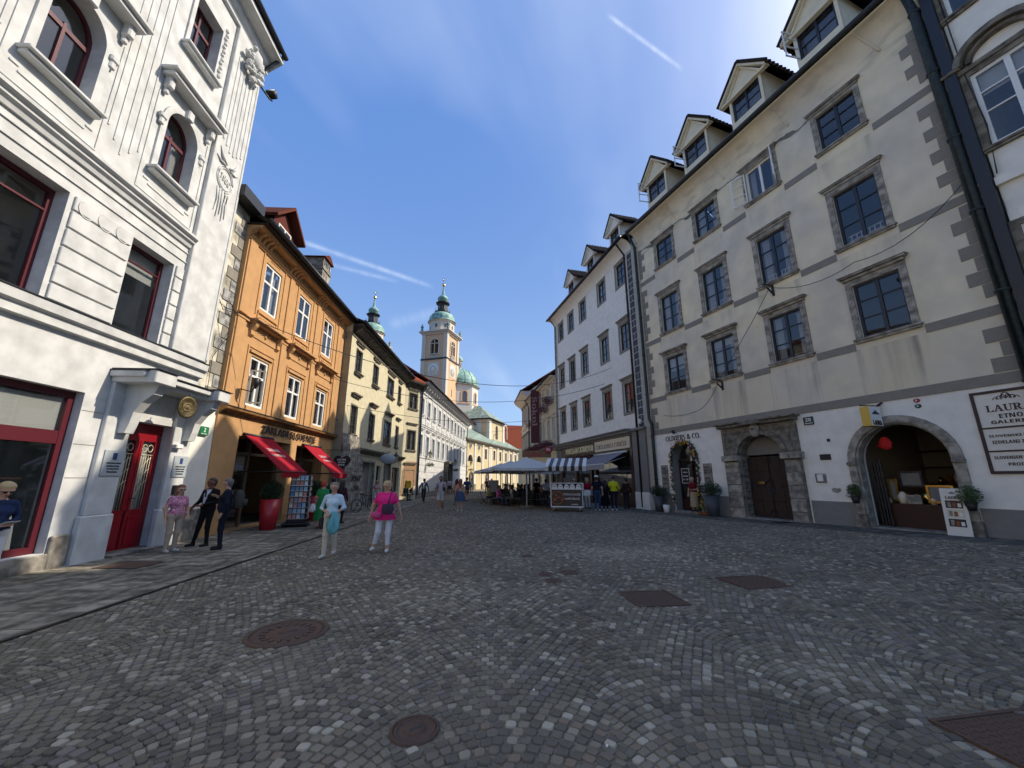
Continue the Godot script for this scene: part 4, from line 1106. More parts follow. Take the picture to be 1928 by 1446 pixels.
# ---------- left side: orange house ----------
func orange_house():
	var c = front("orange_house", "orange stucco house with white casement windows, moulded cornices and a gift shop below", -9.236, 11.896, -2.6, "house")
	var us = [2.09, 4.75, 7.41]
	var holes = []
	for u in us: holes.append([u - .56, u + .56, 4.22, 6.0]); holes.append([u - .56, u + .56, 7.83, 9.72])
	put(c, "wall", wall_mesh(.38, 9.45, 3.86, 10.1, holes, .12), mats["orange"])
	put(c, "ground_floor_wall", wall_mesh(.38, 9.45, -.1, 3.9, [[1.55, 5.05, .05, 3.15], [5.6, 8.4, .05, 3.15]], .6), mats["orange"])
	var k = 0
	for u in us:
		for r in [[4.22, 1.78], [7.83, 1.89]]:
			var p = win(c, u, r[0], 1.12, r[1], {"frame": "white_frame", "fw": .09, "mull": .1, "bar": .08, "rows": [.62], "recess": .07, "curtain": .7})
			var b = Mb.new()
			b.b2(-.42, -.12, .9, .97, 0, .01); put(p, "blind_rail", b, mats["white_frame"], Vector3(0, .3, -.06))
			if r[0] < 5:
				b = Mb.new(); b.b2(-.72, .72, 1.88, 1.96, 0, .06); b.b2(-.85, -.79, -.4, 2.05, 0, .03); b.b2(.79, .85, -.4, 2.05, 0, .03); b.b2(-.85, .85, 2.05, 2.1, 0, .03); put(p, "frame_moulding", b, mats["orange"], Vector3(0, 0, .072))
				if k == 0:
					b = Mb.new()
					for q in [[0, .05, 0, 1.2], [.42, .47, 0, 1.2], [.05, .42, 0, .05], [.05, .42, 1.15, 1.2]]: b.b2(q[0], q[1], q[2], q[3], -.02, .02)
					var sash = put(p, "open_sash", b, mats["sash_cream"], Vector3(-.5, .06, .09), Basis(Vector3.UP, -1.25))
			else:
				b = Mb.new(); b.b2(-.8, -.74, -.3, 2.3, 0, .03); b.b2(.74, .8, -.3, 2.3, 0, .03); b.b2(-.8, .8, 2.24, 2.3, 0, .03); b.b2(-.66, .66, -.2, -.12, 0, .05); b.b2(-.66, -.6, -.5, -.2, 0, .03); b.b2(.6, .66, -.5, -.2, 0, .03)
				put(p, "frame_moulding", b, mats["orange"], Vector3(0, 0, .072))
				for q in [[-.35, .35, 2.05, .1], [-.5, .5, -.36, .16]]: put(p, "stucco_ornament", scroll_relief(q[1] * 2, q[3], int(u * 10)), mats["orange"], Vector3(0, q[2], .075))
				# hood over the lower window
				b = Mb.new(); b.cbox(Vector3(0, -.62, .16), Vector3(2.1, .09, .36), .015); b.cbox(Vector3(0, -.70, .12), Vector3(2.0, .07, .26), .012); b.b2(-.78, .78, -1.16, -.76, 0, .03)
				put(p, "hood", b, mats["orange"], Vector3(0, 0, .07))
				put(p, "stucco_ornament", scroll_relief(1.25, .26, int(u * 7)), mats["orange"], Vector3(0, -.95, .105))
				for s in [-1, 1]:
					b = Mb.new(); b.prism([Vector2(0, -.72), Vector2(.24, -.72), Vector2(.2, -.85), Vector2(.09, -1.0), Vector2(.1, -1.15), Vector2(0, -1.25)], -.09, .09)
					put(p, "hood_console", b, mats["orange"], Vector3(s * .86, 0, .07), Basis(Vector3(0, 0, 1), Vector3.UP, Vector3(-1, 0, 0)))
		k += 1
	sweep(c, "hood_band", .38, 9.45, [[0, 7.08], [.06, 7.08], [.06, 7.16], [.12, 7.2], [0, 7.24]], "orange")
	for u in [.42, 3.42, 6.08, 8.75]:   # flat pilasters with grooves
		band(c, "pilaster", u - (.0 if u < 1 else .18), u + .42 if u < 1 else u + .18, 7.26, 9.97, .05, "orange", .01)
		band(c, "pilaster", u - (.0 if u < 1 else .18), u + .42 if u < 1 else u + .18, 4.05, 7.05, .05, "orange", .01)
	band(c, "pilaster", 8.95, 9.42, 4.05, 9.97, .05, "orange", .01)
	sweep(c, "string_course", .36, 9.5, [[0, 3.74], [.05, 3.76], [.08, 3.84], [.22, 3.9], [.24, 3.98], [0, 4.06]], "orange_dull")
	sweep(c, "string_course_cover", .36, 9.52, [[0, 4.065], [.26, 3.985], [.26, 4.0], [0, 4.08]], "gutter")
	sweep(c, "eaves_cornice", .36, 9.5, [[0, 9.98], [.05, 9.98], [.05, 10.04], [.1, 10.08], [.1, 10.12], [.04, 10.14], [.04, 10.38], [.38, 10.4], [.42, 10.5], [0, 10.5]], "orange")
	for g in 4:
		for q in 4:
			var u = [.75, 3.05, 5.75, 8.35][g] + q * .24
			if u > 9.4: continue
			var b = Mb.new(); b.prism([Vector2(0, 10.13), Vector2(.08, 10.13), Vector2(.14, 10.26), Vector2(.3, 10.33), Vector2(.3, 10.39), Vector2(0, 10.39)], -.05, .05)
			put(c, "cornice_bracket", b, mats["orange"], Vector3(u, 0, .04), Basis(Vector3(0, 0, 1), Vector3.UP, Vector3(-1, 0, 0)))
	body(c, .36, 9.5, 10.3, 10, "orange", "roof_dark", 30, .6, 10.56)
	var b = Mb.new(); b.b2(.3, 9.55, 10.505, 10.555, -.2, .6); put(c, "eaves_soffit", b, mats["roof_dark"])
	gutter(c, .3, 9.6, 10.66, .66)
	downpipe(c, [Vector3(9.55, 10.6, .6), Vector3(9.52, 9.9, .14), Vector3(9.52, 4.3, .12)], .06, "gutter")
	# roof dormer and chimney
	b = Mb.new()
	b.b2(-.8, .8, 0, 1.0, -2.2, 0); b.prism([Vector2(-.8, 1.0), Vector2(.8, 1.0), Vector2(0, 1.75)], -2.2, -.02)
	var dm = put(c, "dormer", b, mats["tile_hung"], Vector3(2.9, 11.15, -.35))
	b = Mb.new()
	for s in [-1, 1]: b.prism([Vector2(s * 1.15, .78), Vector2(0, 1.85), Vector2(0, 2.0), Vector2(s * 1.2, .88)], -3, .35)
	put(dm, "dormer_roof", b, mats["roof_tile"])
	b = Mb.new()
	for q in [[-.5, .5, .2, .26], [-.5, .5, .84, .9], [-.5, -.44, .26, .84], [.44, .5, .26, .84], [-.04, .04, .26, .84]]: b.b2(q[0], q[1], q[2], q[3], 0, .04)
	put(dm, "window_frame", b, mats["white_frame"])
	for s in [[-.44, -.04], [.04, .44]]:
		b = Mb.new(); b.b2(s[0], s[1], .26, .84, .005, .012); put(dm, "pane", b, mats["glass"])
	b = Mb.new(); b.b2(-.45, .45, 0, 1.7, -.5, .5); b.b2(-.5, .5, 1.05, 1.12, -.55, .55)
	var ch = put(c, "chimney", b, mats["stone"], Vector3(6.6, 11.05, -.6))
	b = Mb.new(); b.prism([Vector2(-.58, 1.7), Vector2(.58, 1.7), Vector2(.1, 2.0), Vector2(-.1, 2.0)], -.6, .6); put(ch, "chimney_cap", b, mats["roof_tile"])
	for q in 4:
		b = Mb.new(); b.b2(-.36 + q * .19, -.24 + q * .19, 1.3, 1.58, .5, .505); put(ch, "flue_opening", b, mats["iron"])
	# shop below
	b = Mb.new()
	for u in [[1.56, 1.66], [2.9, 3.0], [4.95, 5.04], [5.62, 5.72], [6.9, 7.0], [8.28, 8.38]]: b.b2(u[0], u[1], .05, 3.14, -.5, -.4)
	b.b2(1.56, 5.04, 2.55, 2.65, -.5, -.4); b.b2(5.62, 8.38, 2.55, 2.65, -.5, -.4)
	put(c, "shop_frame", b, mats["shop_wood_light"])
	for u in [[1.66, 2.9], [5.72, 6.9], [7.0, 8.28]]:
		b = Mb.new(); b.b2(u[0], u[1], .1, 2.55, -.46, -.45); put(c, "shop_pane", b, mats["glass"])
	b = Mb.new()
	for q in 6:
		b.b2(1.7, 2.85, .35 + q * .36, .38 + q * .36, -.74, -.5); b.b2(5.75, 8.25, .35 + q * .36, .38 + q * .36, -.74, -.5)
	put(c, "display_shelf", b, mats["shop_wood"])
	for q in 40:
		b = Mb.new(true)
		var s = .05 + .03 * (q % 3)
		b.lathe([[0, 0], [s, 0], [s * 1.1, s * 2], [s * .4, s * 3], [0, s * 3]], 7)
		put(c, "display_piece", b, mats[["stone", "board_cream", "terracotta", "paper", "grey_paint"][q % 5]], Vector3((1.85 + (q % 6) * .18) if q < 20 else (5.9 + (q % 10) * .23), .38 + ((q / 6) % 4) * .36, -.6))
	lettering(c, "ZAKLADI SLOVENIJE", Vector3(5.0, 3.48, .05), 4.5, .36, "iron", Basis.IDENTITY, true, false)
	# red awnings on arms
	for q in [[1.75, 3.5], [6.05, 7.85]]:
		var u0 = q[0]; var u1 = q[1]
		b = Mb.new()
		b.quad(Vector3(u0, 3.2, .08), Vector3(u1, 3.2, .08), Vector3(u1, 1.95, 1.5), Vector3(u0, 1.95, 1.5))
		b.quad(Vector3(u0, 3.18, .07), Vector3(u0, 1.93, 1.49), Vector3(u1, 1.93, 1.49), Vector3(u1, 3.18, .07))
		var aw = put(c, "awning", b, mats["awning_red"])
		b = Mb.new()
		var nn = 9
		for s in nn:
			var a = lerpf(u0, u1, float(s) / nn); var e = lerpf(u0, u1, float(s + 1) / nn); var m = (a + e) / 2
			b.prism([Vector2(a, 1.95), Vector2(e, 1.95), Vector2(e, 1.8), Vector2(m + .05, 1.74), Vector2(m - .05, 1.74), Vector2(a, 1.8)], 1.49, 1.505)
		put(aw, "valance", b, mats["awning_red"])
		b = Mb.new(true)
		for u in [u0, u1]: b.tube([Vector3(u, 1.95, .02), Vector3(u, 1.95, 1.5)], .018, 6)
		b.tube([Vector3(u0 - .05, 3.22, .06), Vector3(u1 + .05, 3.22, .06)], .05, 8); b.tube([Vector3(u0, 1.95, 1.5), Vector3(u1, 1.95, 1.5)], .02, 6)
		put(aw, "awning_frame", b, mats["iron"])
		var an = atan2(1.25, 1.42)
		for t in 2: lettering(aw, ["ZAKLADI", "SLOVENIJE"][t], Vector3((u0 + u1) / 2, 2.72 - t * .2, .63 + t * .226), .8 + .1 * t, .15, "awning_print", Basis(Vector3(1, 0, 0), an - PI / 2))
	b = Mb.new(true); b.tube([Vector3(1.2, 4.7, 0), Vector3(1.2, 4.6, .4), Vector3(1.2, 4.9, .5)], .02, 6); b.lathe([[.02, -.25], [.1, -.1], [.13, .1], [.1, .12]], 6, Vector3(1.2, 4.95, .5)); put(c, "wall_lantern", b, mats["iron"])
func scroll_relief(w, h, sd):
	var b = Mb.new(true)
	for s in [-1, 1]:
		for k in 3:
			var pts = []
			for q in 10:
				var a = q / 9.0 * 4.2
				pts.append(Vector3(s * (w * (.12 + k * .15) + cos(a) * h * .32 * (1 - q * .06)), sin(a) * h * .36 * (1 - q * .06), 0))
			b.tube(pts, .022, 5, .01)
	b.lathe([[0, -h * .5], [h * .25, 0], [0, h * .5]], 8)
	return b

# ---------- left side, further on ----------
func yellow_house():
	var c = front("pale_yellow_house", "pale yellow house with dark bracketed eaves and a rough stone buttress", -9.2, 21.35, -1.2, "house")
	var us = [[1.35, .95], [4.55, 1.05], [8.2, 1.65], [10.85, .85]]
	var holes = []
	for q in us: holes.append([q[0] - q[1] / 2, q[0] + q[1] / 2, 4.24, 5.87]); holes.append([q[0] - q[1] / 2, q[0] + q[1] / 2, 7.86, 9.25])
	put(c, "wall", wall_mesh(0, 12.85, 3.3, 10.0, holes, .2), mats["pale_yellow"])
	put(c, "ground_floor_wall", wall_mesh(0, 12.85, -.1, 3.3, [[3.2, 5.5, .0, 2.75], [6.3, 7.3, 0, 2.6], [8.2, 9.4, .0, 2.8], [10.2, 12.3, .7, 2.6]], .35), mats["pale_yellow"])
	for q in us:
		win(c, q[0], 4.24, q[1], 1.63, {"frame": "brown_frame", "cols": 2 if q[1] < 1.5 else 4, "rows": [.33, .66], "fw": .05, "mull": .05, "recess": .1, "sill": "old_stone", "sw": .08, "lintel": "old_stone", "lintel_gap": .42, "lintel_out": .2, "curtain": .5, "surround": "old_stone", "sp": .02})
		win(c, q[0], 7.86, q[1], 1.39, {"frame": "brown_frame", "cols": 2 if q[1] < 1.5 else 4, "rows": [.5], "fw": .05, "mull": .05, "recess": .1, "sill": "old_stone", "sw": .06, "lintel": "old_stone", "lintel_gap": .2, "lintel_out": .16, "curtain": .5, "sill_out": .2, "surround": "old_stone", "sp": .02})
	sweep(c, "frieze_line", 0, 12.85, [[0, 9.78], [.05, 9.8], [.05, 9.86], [0, 9.88]], "old_stone")
	sweep(c, "eaves_cornice", 0, 12.95, [[0, 9.97], [.08, 9.97], [.1, 10.32], [.6, 10.38], [.6, 10.48], [0, 10.48]], "dark_eaves")
	for k in 46:
		var b = Mb.new(); b.prism([Vector2(0, 10.0), Vector2(.1, 10.0), Vector2(.36, 10.24), Vector2(.38, 10.36), Vector2(0, 10.33)], -.06, .06)
		put(c, "eaves_bracket", b, mats["old_stone"], Vector3(.25 + k * .275, 0, .09), Basis(Vector3(0, 0, 1), Vector3.UP, Vector3(-1, 0, 0)))
	body(c, 0, 12.9, 10.2, 9, "pale_yellow", "roof_dark", 22, .64, 10.5)
	gutter(c, -.1, 13.0, 10.58, .7)
	sweep(c, "shop_cornice", 2.5, 12.85, [[0, 3.2], [.1, 3.22], [.35, 3.4], [.38, 3.5], [0, 3.58]], "old_stone")
	# battered stone buttress of big blocks
	var rows = 8
	for r in rows:
		var v = r * .52
		var n = 3 if r % 2 else 2
		for k in n:
			var a = -.02 + 2.7 * k / n; var e = -.02 + 2.7 * (k + 1) / n
			if r >= 6: e = minf(e, 2.4)
			var zo = .62 - r * .075
			var b = Mb.new(); b.cbox(Vector3((a + e) / 2, v + .26, zo / 2), Vector3(e - a - .012, .508, zo), .02)
			put(c, "stone_block", b, mats["stone" if (r * 2 + k) % 3 else "grey_stone"])
	var gr = Mb.new(true)   # scrawled graffiti on the buttress
	for q in 6:
		var pts = []
		for t in 9: pts.append(Vector3(.75 + q * .22 + .09 * cos(t * 1.1 + q * 2.0), 1.75 + .16 * sin(t * 1.3 + q), .5 - .1 * 0))
		gr.tube(pts, .012, 4)
	for q in 4:
		var pts = []
		for t in 8: pts.append(Vector3(.95 + q * .2 + .07 * cos(t * 1.4 + q * 3.0), 1.25 + .14 * sin(t * 1.2 + q * 2.0), .55))
		gr.tube(pts, .012, 4)
	put(c, "graffiti", gr, mats["iron"])
	for q in [[3.2, 5.5, 2.75, "grey_paint"], [8.2, 9.4, 2.8, "sign_olive"]]:
		var b = Mb.new(); b.b2(q[0] - .14, q[0], 0, q[2] + .14, -.1, .12); b.b2(q[1], q[1] + .14, 0, q[2] + .14, -.1, .12); b.b2(q[0], q[1], q[2], q[2] + .14, -.1, .12)
		put(c, "door_surround", b, mats["stone"])
		var m = (q[0] + q[1]) / 2
		for s in [[q[0], m - .01], [m + .01, q[1]]]:
			b = Mb.new(); b.b2(s[0], s[1], 0, q[2], -.3, -.25); b.b2(s[0] + .1, s[1] - .1, .3, 1.1, -.25, -.23); b.b2(s[0] + .1, s[1] - .1, 1.3, q[2] - .2, -.25, -.23)
			put(c, "door_leaf", b, mats[q[3]])
	for q in [[6.3, 7.3, .0, 2.6], [10.2, 12.3, .7, 1.9]]: win(c, (q[0] + q[1]) / 2, q[2], q[1] - q[0], 2.6 if q[2] == 0.0 else 1.9, {"frame": "shop_wood", "cols": 2, "rows": [.75], "recess": .2, "called": "shop_window"})
	put(c, "return_wall", wall_mesh(-.6, 0, 0, 10.0, []), mats["pale_yellow"], Vector3.ZERO, Basis(Vector3(0, 0, 1), Vector3.UP, Vector3(-1, 0, 0)))
	return c
func corner_bay():
	var c = front("yellow_corner_house", "narrow pale yellow corner front set at an angle with two windows", -9.46, 34.2, 25, "house")
	put(c, "wall", wall_mesh(0, 2.2, -.1, 10.4, [[.55, 1.65, 4.2, 5.9], [.55, 1.65, 7.9, 9.3], [.5, 1.7, .5, 2.4]], .2), mats["pale_yellow"])
	for q in [[4.2, 1.7], [7.9, 1.4], [.5, 1.9]]:
		win(c, 1.1, q[0], 1.1 if q[0] > 1 else 1.2, q[1], {"frame": "brown_frame", "rows": [.5], "recess": .1, "sill": "old_stone", "sw": .1, "lintel": "old_stone", "lintel_gap": .12 if q[0] > 6 else .4, "surround": "old_stone", "sp": .02, "curtain": .8})
	var b = Mb.new(); b.prism([Vector2(.1, .3), Vector2(2.1, 1.2), Vector2(2.15, 3.2), Vector2(.6, 3.2), Vector2(.2, 2.4)], 0, .012); put(c, "bare_brick_patch", b, mats["terracotta_pale"], Vector3(0, 0, .003))
	sweep(c, "eaves_cornice", 0, 2.5, [[0, 9.7], [.08, 9.7], [.5, 10.2], [.55, 10.35], [0, 10.35]], "dark_eaves")
	body(c, 0, 2.25, 10.0, 6, "pale_yellow", "roof_red", 32, .55, 10.36)
	downpipe(c, [Vector3(2.2, 10.3, .45), Vector3(2.2, 9.6, .12), Vector3(2.2, .3, .1)], .06)
func palace():
	var c = front("white_palace", "long white palace with three rows of windows and bracketed overhanging eaves", -8.55, 36.1, 2.5, "building")
	var Lp = 27.6
	var holes = []
	var us = []
	for k in 11: us.append(.75 + k * 2.42)
	for u in us:
		holes.append([u - .45, u + .45, 3.9, 5.75]); holes.append([u - .45, u + .45, 7.68, 9.2])
		if absf(u - us[5]) > .3: holes.append([u - .28, u + .28, 1.3, 2.65])
	holes.append([us[5] - 1.0, us[5] + 1.0, 0, 3.0, 1.0])
	put(c, "wall", wall_mesh(0, Lp, -.1, 10.1, holes, .22), mats["bright_white"])
	var q = 0
	for u in us:
		win(c, u, 3.9, .9, 1.85, {"frame": "white_frame", "rows": [.33, .66], "fw": .06, "recess": .14, "surround": "bright_white", "sw": .12, "sp": .05, "sill": "bright_white", "lintel": "bright_white", "lintel_gap": .3, "lintel_out": .16})
		var p = win(c, u, 7.68, .9, 1.52, {"frame": "white_frame", "rows": [.5], "fw": .06, "recess": .14, "surround": "bright_white", "sw": .12, "sp": .05, "sill": "bright_white"})
		if absf(u - us[5]) > .3: win(c, u, 1.3, .56, 1.35, {"frame": "dark_frame", "cols": 1, "rows": [.5], "recess": .14, "surround": "bright_white", "sw": .1, "sp": .03})
		var b = Mb.new(); b.b2(-.5, .5, -1.0, -.5, 0, .04); b.b2(-.2, .2, -.95, -.55, .04, .08); put(p, "apron_panel", b, mats["bright_white"], Vector3(0, 0, .142))
		q += 1
	for k in 5: band(c, "rustication_band", 0, us[5] - 1.05, .5 + k * .62, 1.09 + k * .62, .03, "bright_white", .01)
	for k in 5: band(c, "rustication_band", us[5] + 1.05, Lp, .5 + k * .62, 1.09 + k * .62, .03, "bright_white", .01)
	band(c, "plinth", 0, us[5] - 1.0, -.1, .48, .09, "grey_stone"); band(c, "plinth", us[5] + 1.0, Lp, -.1, .48, .09, "grey_stone")
	sweep(c, "string_course", 0, Lp, [[0, 6.55], [.08, 6.57], [.08, 6.68], [.14, 6.72], [0, 6.76]], "bright_white")
	sweep(c, "string_course", 0, Lp, [[0, 3.62], [.08, 3.64], [.08, 3.74], [0, 3.78]], "bright_white")
	for k in 12: band(c, "pilaster", k * 2.42 - .36 + (.38 if k == 0 else 0.0), k * 2.42 - .1 + (.38 if k == 0 else 0.0), 3.8, 9.7, .05, "bright_white", .01)
	sweep(c, "frieze", 0, Lp, [[0, 9.7], [.1, 9.72], [.1, 9.85], [.16, 9.95], [.16, 10.05], [0, 10.1]], "bright_white")
	sweep(c, "eaves_soffit", -.1, Lp + .3, [[0, 10.0], [.2, 10.05], [.76, 10.5], [.8, 10.62], [0, 10.62]], "eaves_grey")
	for k in 28:
		var b = Mb.new(); b.cbox(Vector3(.5 + k, 10.2, .3), Vector3(.16, .22, .4), .03); put(c, "eaves_bracket", b, mats["bright_white"])
	body(c, 0, Lp, 10.1, 12, "bright_white", "roof_red", 33, .82, 10.64)
	gutter(c, -.1, Lp + .3, 10.72, .88)
	downpipe(c, [Vector3(.1, 10.6, .8), Vector3(.1, 9.7, .14), Vector3(.1, .3, .12)], .06)
	downpipe(c, [Vector3(Lp - .1, 10.6, .8), Vector3(Lp - .1, 9.7, .14), Vector3(Lp - .1, .3, .12)], .06)
	var b = Mb.new(); arch_ring(b, us[5] - 1.0, us[5] + 1.0, 0, 2.0, 1.0, .3, 0, .25); b.cbox(Vector3(us[5], 3.6, .3), Vector3(3.2, .25, .7), .03); b.cbox(Vector3(us[5] - 1.45, 1.7, .25), Vector3(.35, 3.5, .5), .03); b.cbox(Vector3(us[5] + 1.45, 1.7, .25), Vector3(.35, 3.5, .5), .03)
	put(c, "portal", b, mats["old_stone"])
	b = Mb.new(); b.b2(us[5] - 1, us[5] + 1, 0, 3, -.2, -.15); put(c, "portal_door", b, mats["door_wood"])
func church():
	var c = front("cathedral_nave", "yellow and cream church side with pilasters, lunette windows and green roofs", -7.33, 64.07, 17, "church")
	var holes = [[.55, 2.65, 4.5, 5.66, 1.16], [4.35, 6.5, 4.5, 5.66, 1.16]]
	var us = [8.75, 13.3, 17.0, 20.6, 24.2, 27.6]
	for u in us: holes.append([u - .55, u + .55, 5.2, 7.0])
	put(c, "wall", wall_mesh(-.8, 29.6, -.1, 7.9, holes, .3), mats["church_yellow"])
	for u in [1.6, 5.42]:
		win(c, u, 4.5, 2.1, 1.16, {"frame": "stone", "cols": 3, "rows": [], "arch": 1.1, "fw": .08, "recess": .2, "surround": "church_cream", "sw": .16, "sp": .06})
		var b = Mb.new(true); b.lathe([[0, .04], [.42, .04], [.42, 0]], 18); put(c, "oval_window", b, mats["glass_dark"], Vector3(u, 7.1, .0), Basis(Vector3(1, 0, 0), PI / 2))
		b = Mb.new(true)
		var pts = []
		for k in 19: pts.append(Vector3(u + .48 * cos(TAU * k / 18), 7.1 + .48 * sin(TAU * k / 18), .04))
		b.tube(pts, .07, 6); put(c, "oval_frame", b, mats["church_cream"])
	for u in us: win(c, u, 5.2, 1.1, 1.8, {"frame": "stone", "rows": [.5], "recess": .18, "surround": "church_cream", "sw": .16, "sp": .05})
	for u in [-.5, 3.5, 7.1, 10.6, 11.4, 15.1, 18.8, 22.4, 25.9, 29.2]:
		band(c, "pilaster", u - .32, u + .32, .9, 7.3, .12, "church_cream", .02); band(c, "pilaster_capital", u - .4, u + .4, 7.3, 7.55, .2, "church_cream", .03); band(c, "pilaster_base", u - .4, u + .4, -.1, .9, .2, "grey_stone", .03)
	sweep(c, "cornice", -1, 29.8, [[0, 7.6], [.15, 7.62], [.2, 7.8], [.55, 7.95], [.6, 8.1], [0, 8.1]], "stone")
	for u in [2.0, 9.5, 21.0]:
		var b = Mb.new(); b.b2(u - .6, u + .6, 0, 2.4, .0, .06); arch_ring(b, u - .5, u + .5, 0, 2.2, .5, .2, 0, .2); put(c, "church_doorway", b, mats["old_stone"])
	var b = Mb.new()
	b.quad(Vector3(-1, 8.1, .65), Vector3(-1, 11.4, -5), Vector3(29.8, 11.4, -5), Vector3(29.8, 8.1, .65)); b.b2(-1, 29.8, 0, 8.0, -12, -1.5)
	put(c, "side_roof", b, mats["copper_dull"])
	# transept
	var t0 = 15.5; var t1 = 25.5
	put(c, "transept_wall", wall_mesh(t0, t1, 8.0, 13.8, [[19.6, 21.2, 9.9, 12.8, .8]], .3, -2.0), mats["church_yellow"])
	win(c, 20.4, 9.9, 1.6, 2.9, {"frame": "stone", "rows": [.25, .5], "arch": .8, "recess": 2.18, "surround": "church_cream", "sw": .2, "sp": .06})
	b = Mb.new(); b.b2(t0, t1, 8, 13.8, -14, -2.6); put(c, "transept_body", b, mats["church_cream"])
	for q in [[t0, t0 + 1.3], [t1 - 1.3, t1]]:
		b = Mb.new(); b.cbox(Vector3((q[0] + q[1]) / 2, 10.9, -1.95), Vector3(1.3, 5.8, .2), .03); put(c, "transept_pilaster", b, mats["church_cream"])
	for k in 3:
		b = Mb.new(); b.cbox(Vector3(t0 - .02, 10.9, -3.0 - k * 3.2), Vector3(.2, 5.6, 1.1), .03); put(c, "transept_pilaster", b, mats["tower_wall"])
	put(c, "return_wall", wall_mesh(-3.0, -2.0, 8.0, 13.8, []), mats["church_cream"], Vector3(t0, 0, 0), Basis(Vector3(0, 0, 1), Vector3.UP, Vector3(-1, 0, 0)))
	b = Mb.new()
	var e0 = Vector3(t0 - .5, 13.8, -1.5); var e1 = Vector3(t1 + .5, 13.8, -1.5); var e2 = Vector3(t1 + .5, 13.8, -14); var e3 = Vector3(t0 - .5, 13.8, -14)
	var r0 = Vector3(20.5, 17.4, -6); var r1 = Vector3(20.5, 17.4, -14)
	b.tri(e0, r0, e1); b.quad(e0, e3, r1, r0); b.quad(e1, r0, r1, e2); b.quad(e0, e1, e2, e3)
	put(c, "transept_roof", b, mats["copper_dull"])
	b = Mb.new(); b.b2(t0 - .5, t1 + .5, 13.6, 13.82, -14, -1.45); put(c, "transept_eaves", b, mats["roof_dark"])
	# nave roof towards the towers
	b = Mb.new(); b.prism([Vector2(-16, 12.5), Vector2(-4.6, 12.5), Vector2(-10.3, 17.5)], -16, 8); put(c, "nave_roof", b, mats["roof_tile"], Vector3.ZERO, Basis(Vector3(0, 0, 1), Vector3.UP, Vector3(-1, 0, 0)))
	b = Mb.new(); b.b2(-8, 15.5, 8, 12.6, -15.5, -5); put(c, "nave_wall", b, mats["church_cream"])
	# drum and dome on the crossing
	var d = thing("cathedral_dome", "green copper church dome on a pale octagonal drum with a lantern", "dome")
	d.transform = c.transform * Transform3D(Basis.IDENTITY, Vector3(20.7, 15.2, -11.5))
	b = Mb.new(); b.lathe([[4.55, -1.5], [4.55, 6.3], [4.75, 6.4], [4.75, 6.6]], 8, Vector3.ZERO, PI / 8); put(d, "drum", b, mats["church_cream"])
	b = Mb.new(); b.lathe([[4.7, 6.5], [5.0, 6.6], [5.0, 6.8], [4.5, 6.95]], 8, Vector3.ZERO, PI / 8); put(d, "drum_cornice", b, mats["stone"])
	for k in 8:
		var a = PI / 4 * k
		var bs = Basis(Vector3.UP, -a + PI / 2)
		b = Mb.new()
		var poly = [Vector2(.5, 2.8), Vector2(-.5, 2.8)]
		for q in 9: poly.append(_arc(-.5, .5, 4.6, .5, q / 8.0))
		b.prism(poly, 4.2, 4.235)
		put(d, "drum_window", b, mats["glass_dark"], Vector3.ZERO, bs)
		b = Mb.new(); arch_ring(b, -.55, .55, 2.7, 4.6, .55, .3, 4.2, 4.3); b.b2(-1.3, 1.3, 2.3, 2.6, 4.2, 4.3); put(d, "drum_window_frame", b, mats["tower_wall"], Vector3.ZERO, bs)
	b = Mb.new(true)
	var pr = []
	for k in 13:
		var a = PI / 2 * k / 12
		pr.append([4.55 * cos(a) + .25 * sin(a), 6.9 + 4.1 * sin(a)])
	b.lathe(pr, 32); put(d, "dome_shell", b, mats["copper"])
	for k in 16:
		b = Mb.new(true)
		var pts = []
		for q in pr: pts.append(Vector3(q[0] * 1.005 * cos(TAU * k / 16), q[1], q[0] * 1.005 * sin(TAU * k / 16)))
		b.tube(pts, .06, 5); put(d, "dome_rib", b, mats["copper"])
	b = Mb.new(); b.lathe([[.75, 10.9], [.75, 12.9], [1.0, 12.95], [1.0, 13.05]], 8); put(d, "lantern", b, mats["church_cream"])
	for k in 8:
		b = Mb.new(); b.b2(-.16, .16, 11.3, 12.5, .69, .71); put(d, "lantern_window", b, mats["glass_dark"], Vector3.ZERO, Basis(Vector3.UP, PI / 4 * k + PI / 8))
	b = Mb.new(true); b.lathe([[1.0, 13.0], [.95, 13.4], [.7, 13.9], [.3, 14.2], [.06, 14.4], [.05, 15.2], [0, 15.2]], 16); put(d, "lantern_cap", b, mats["copper"])
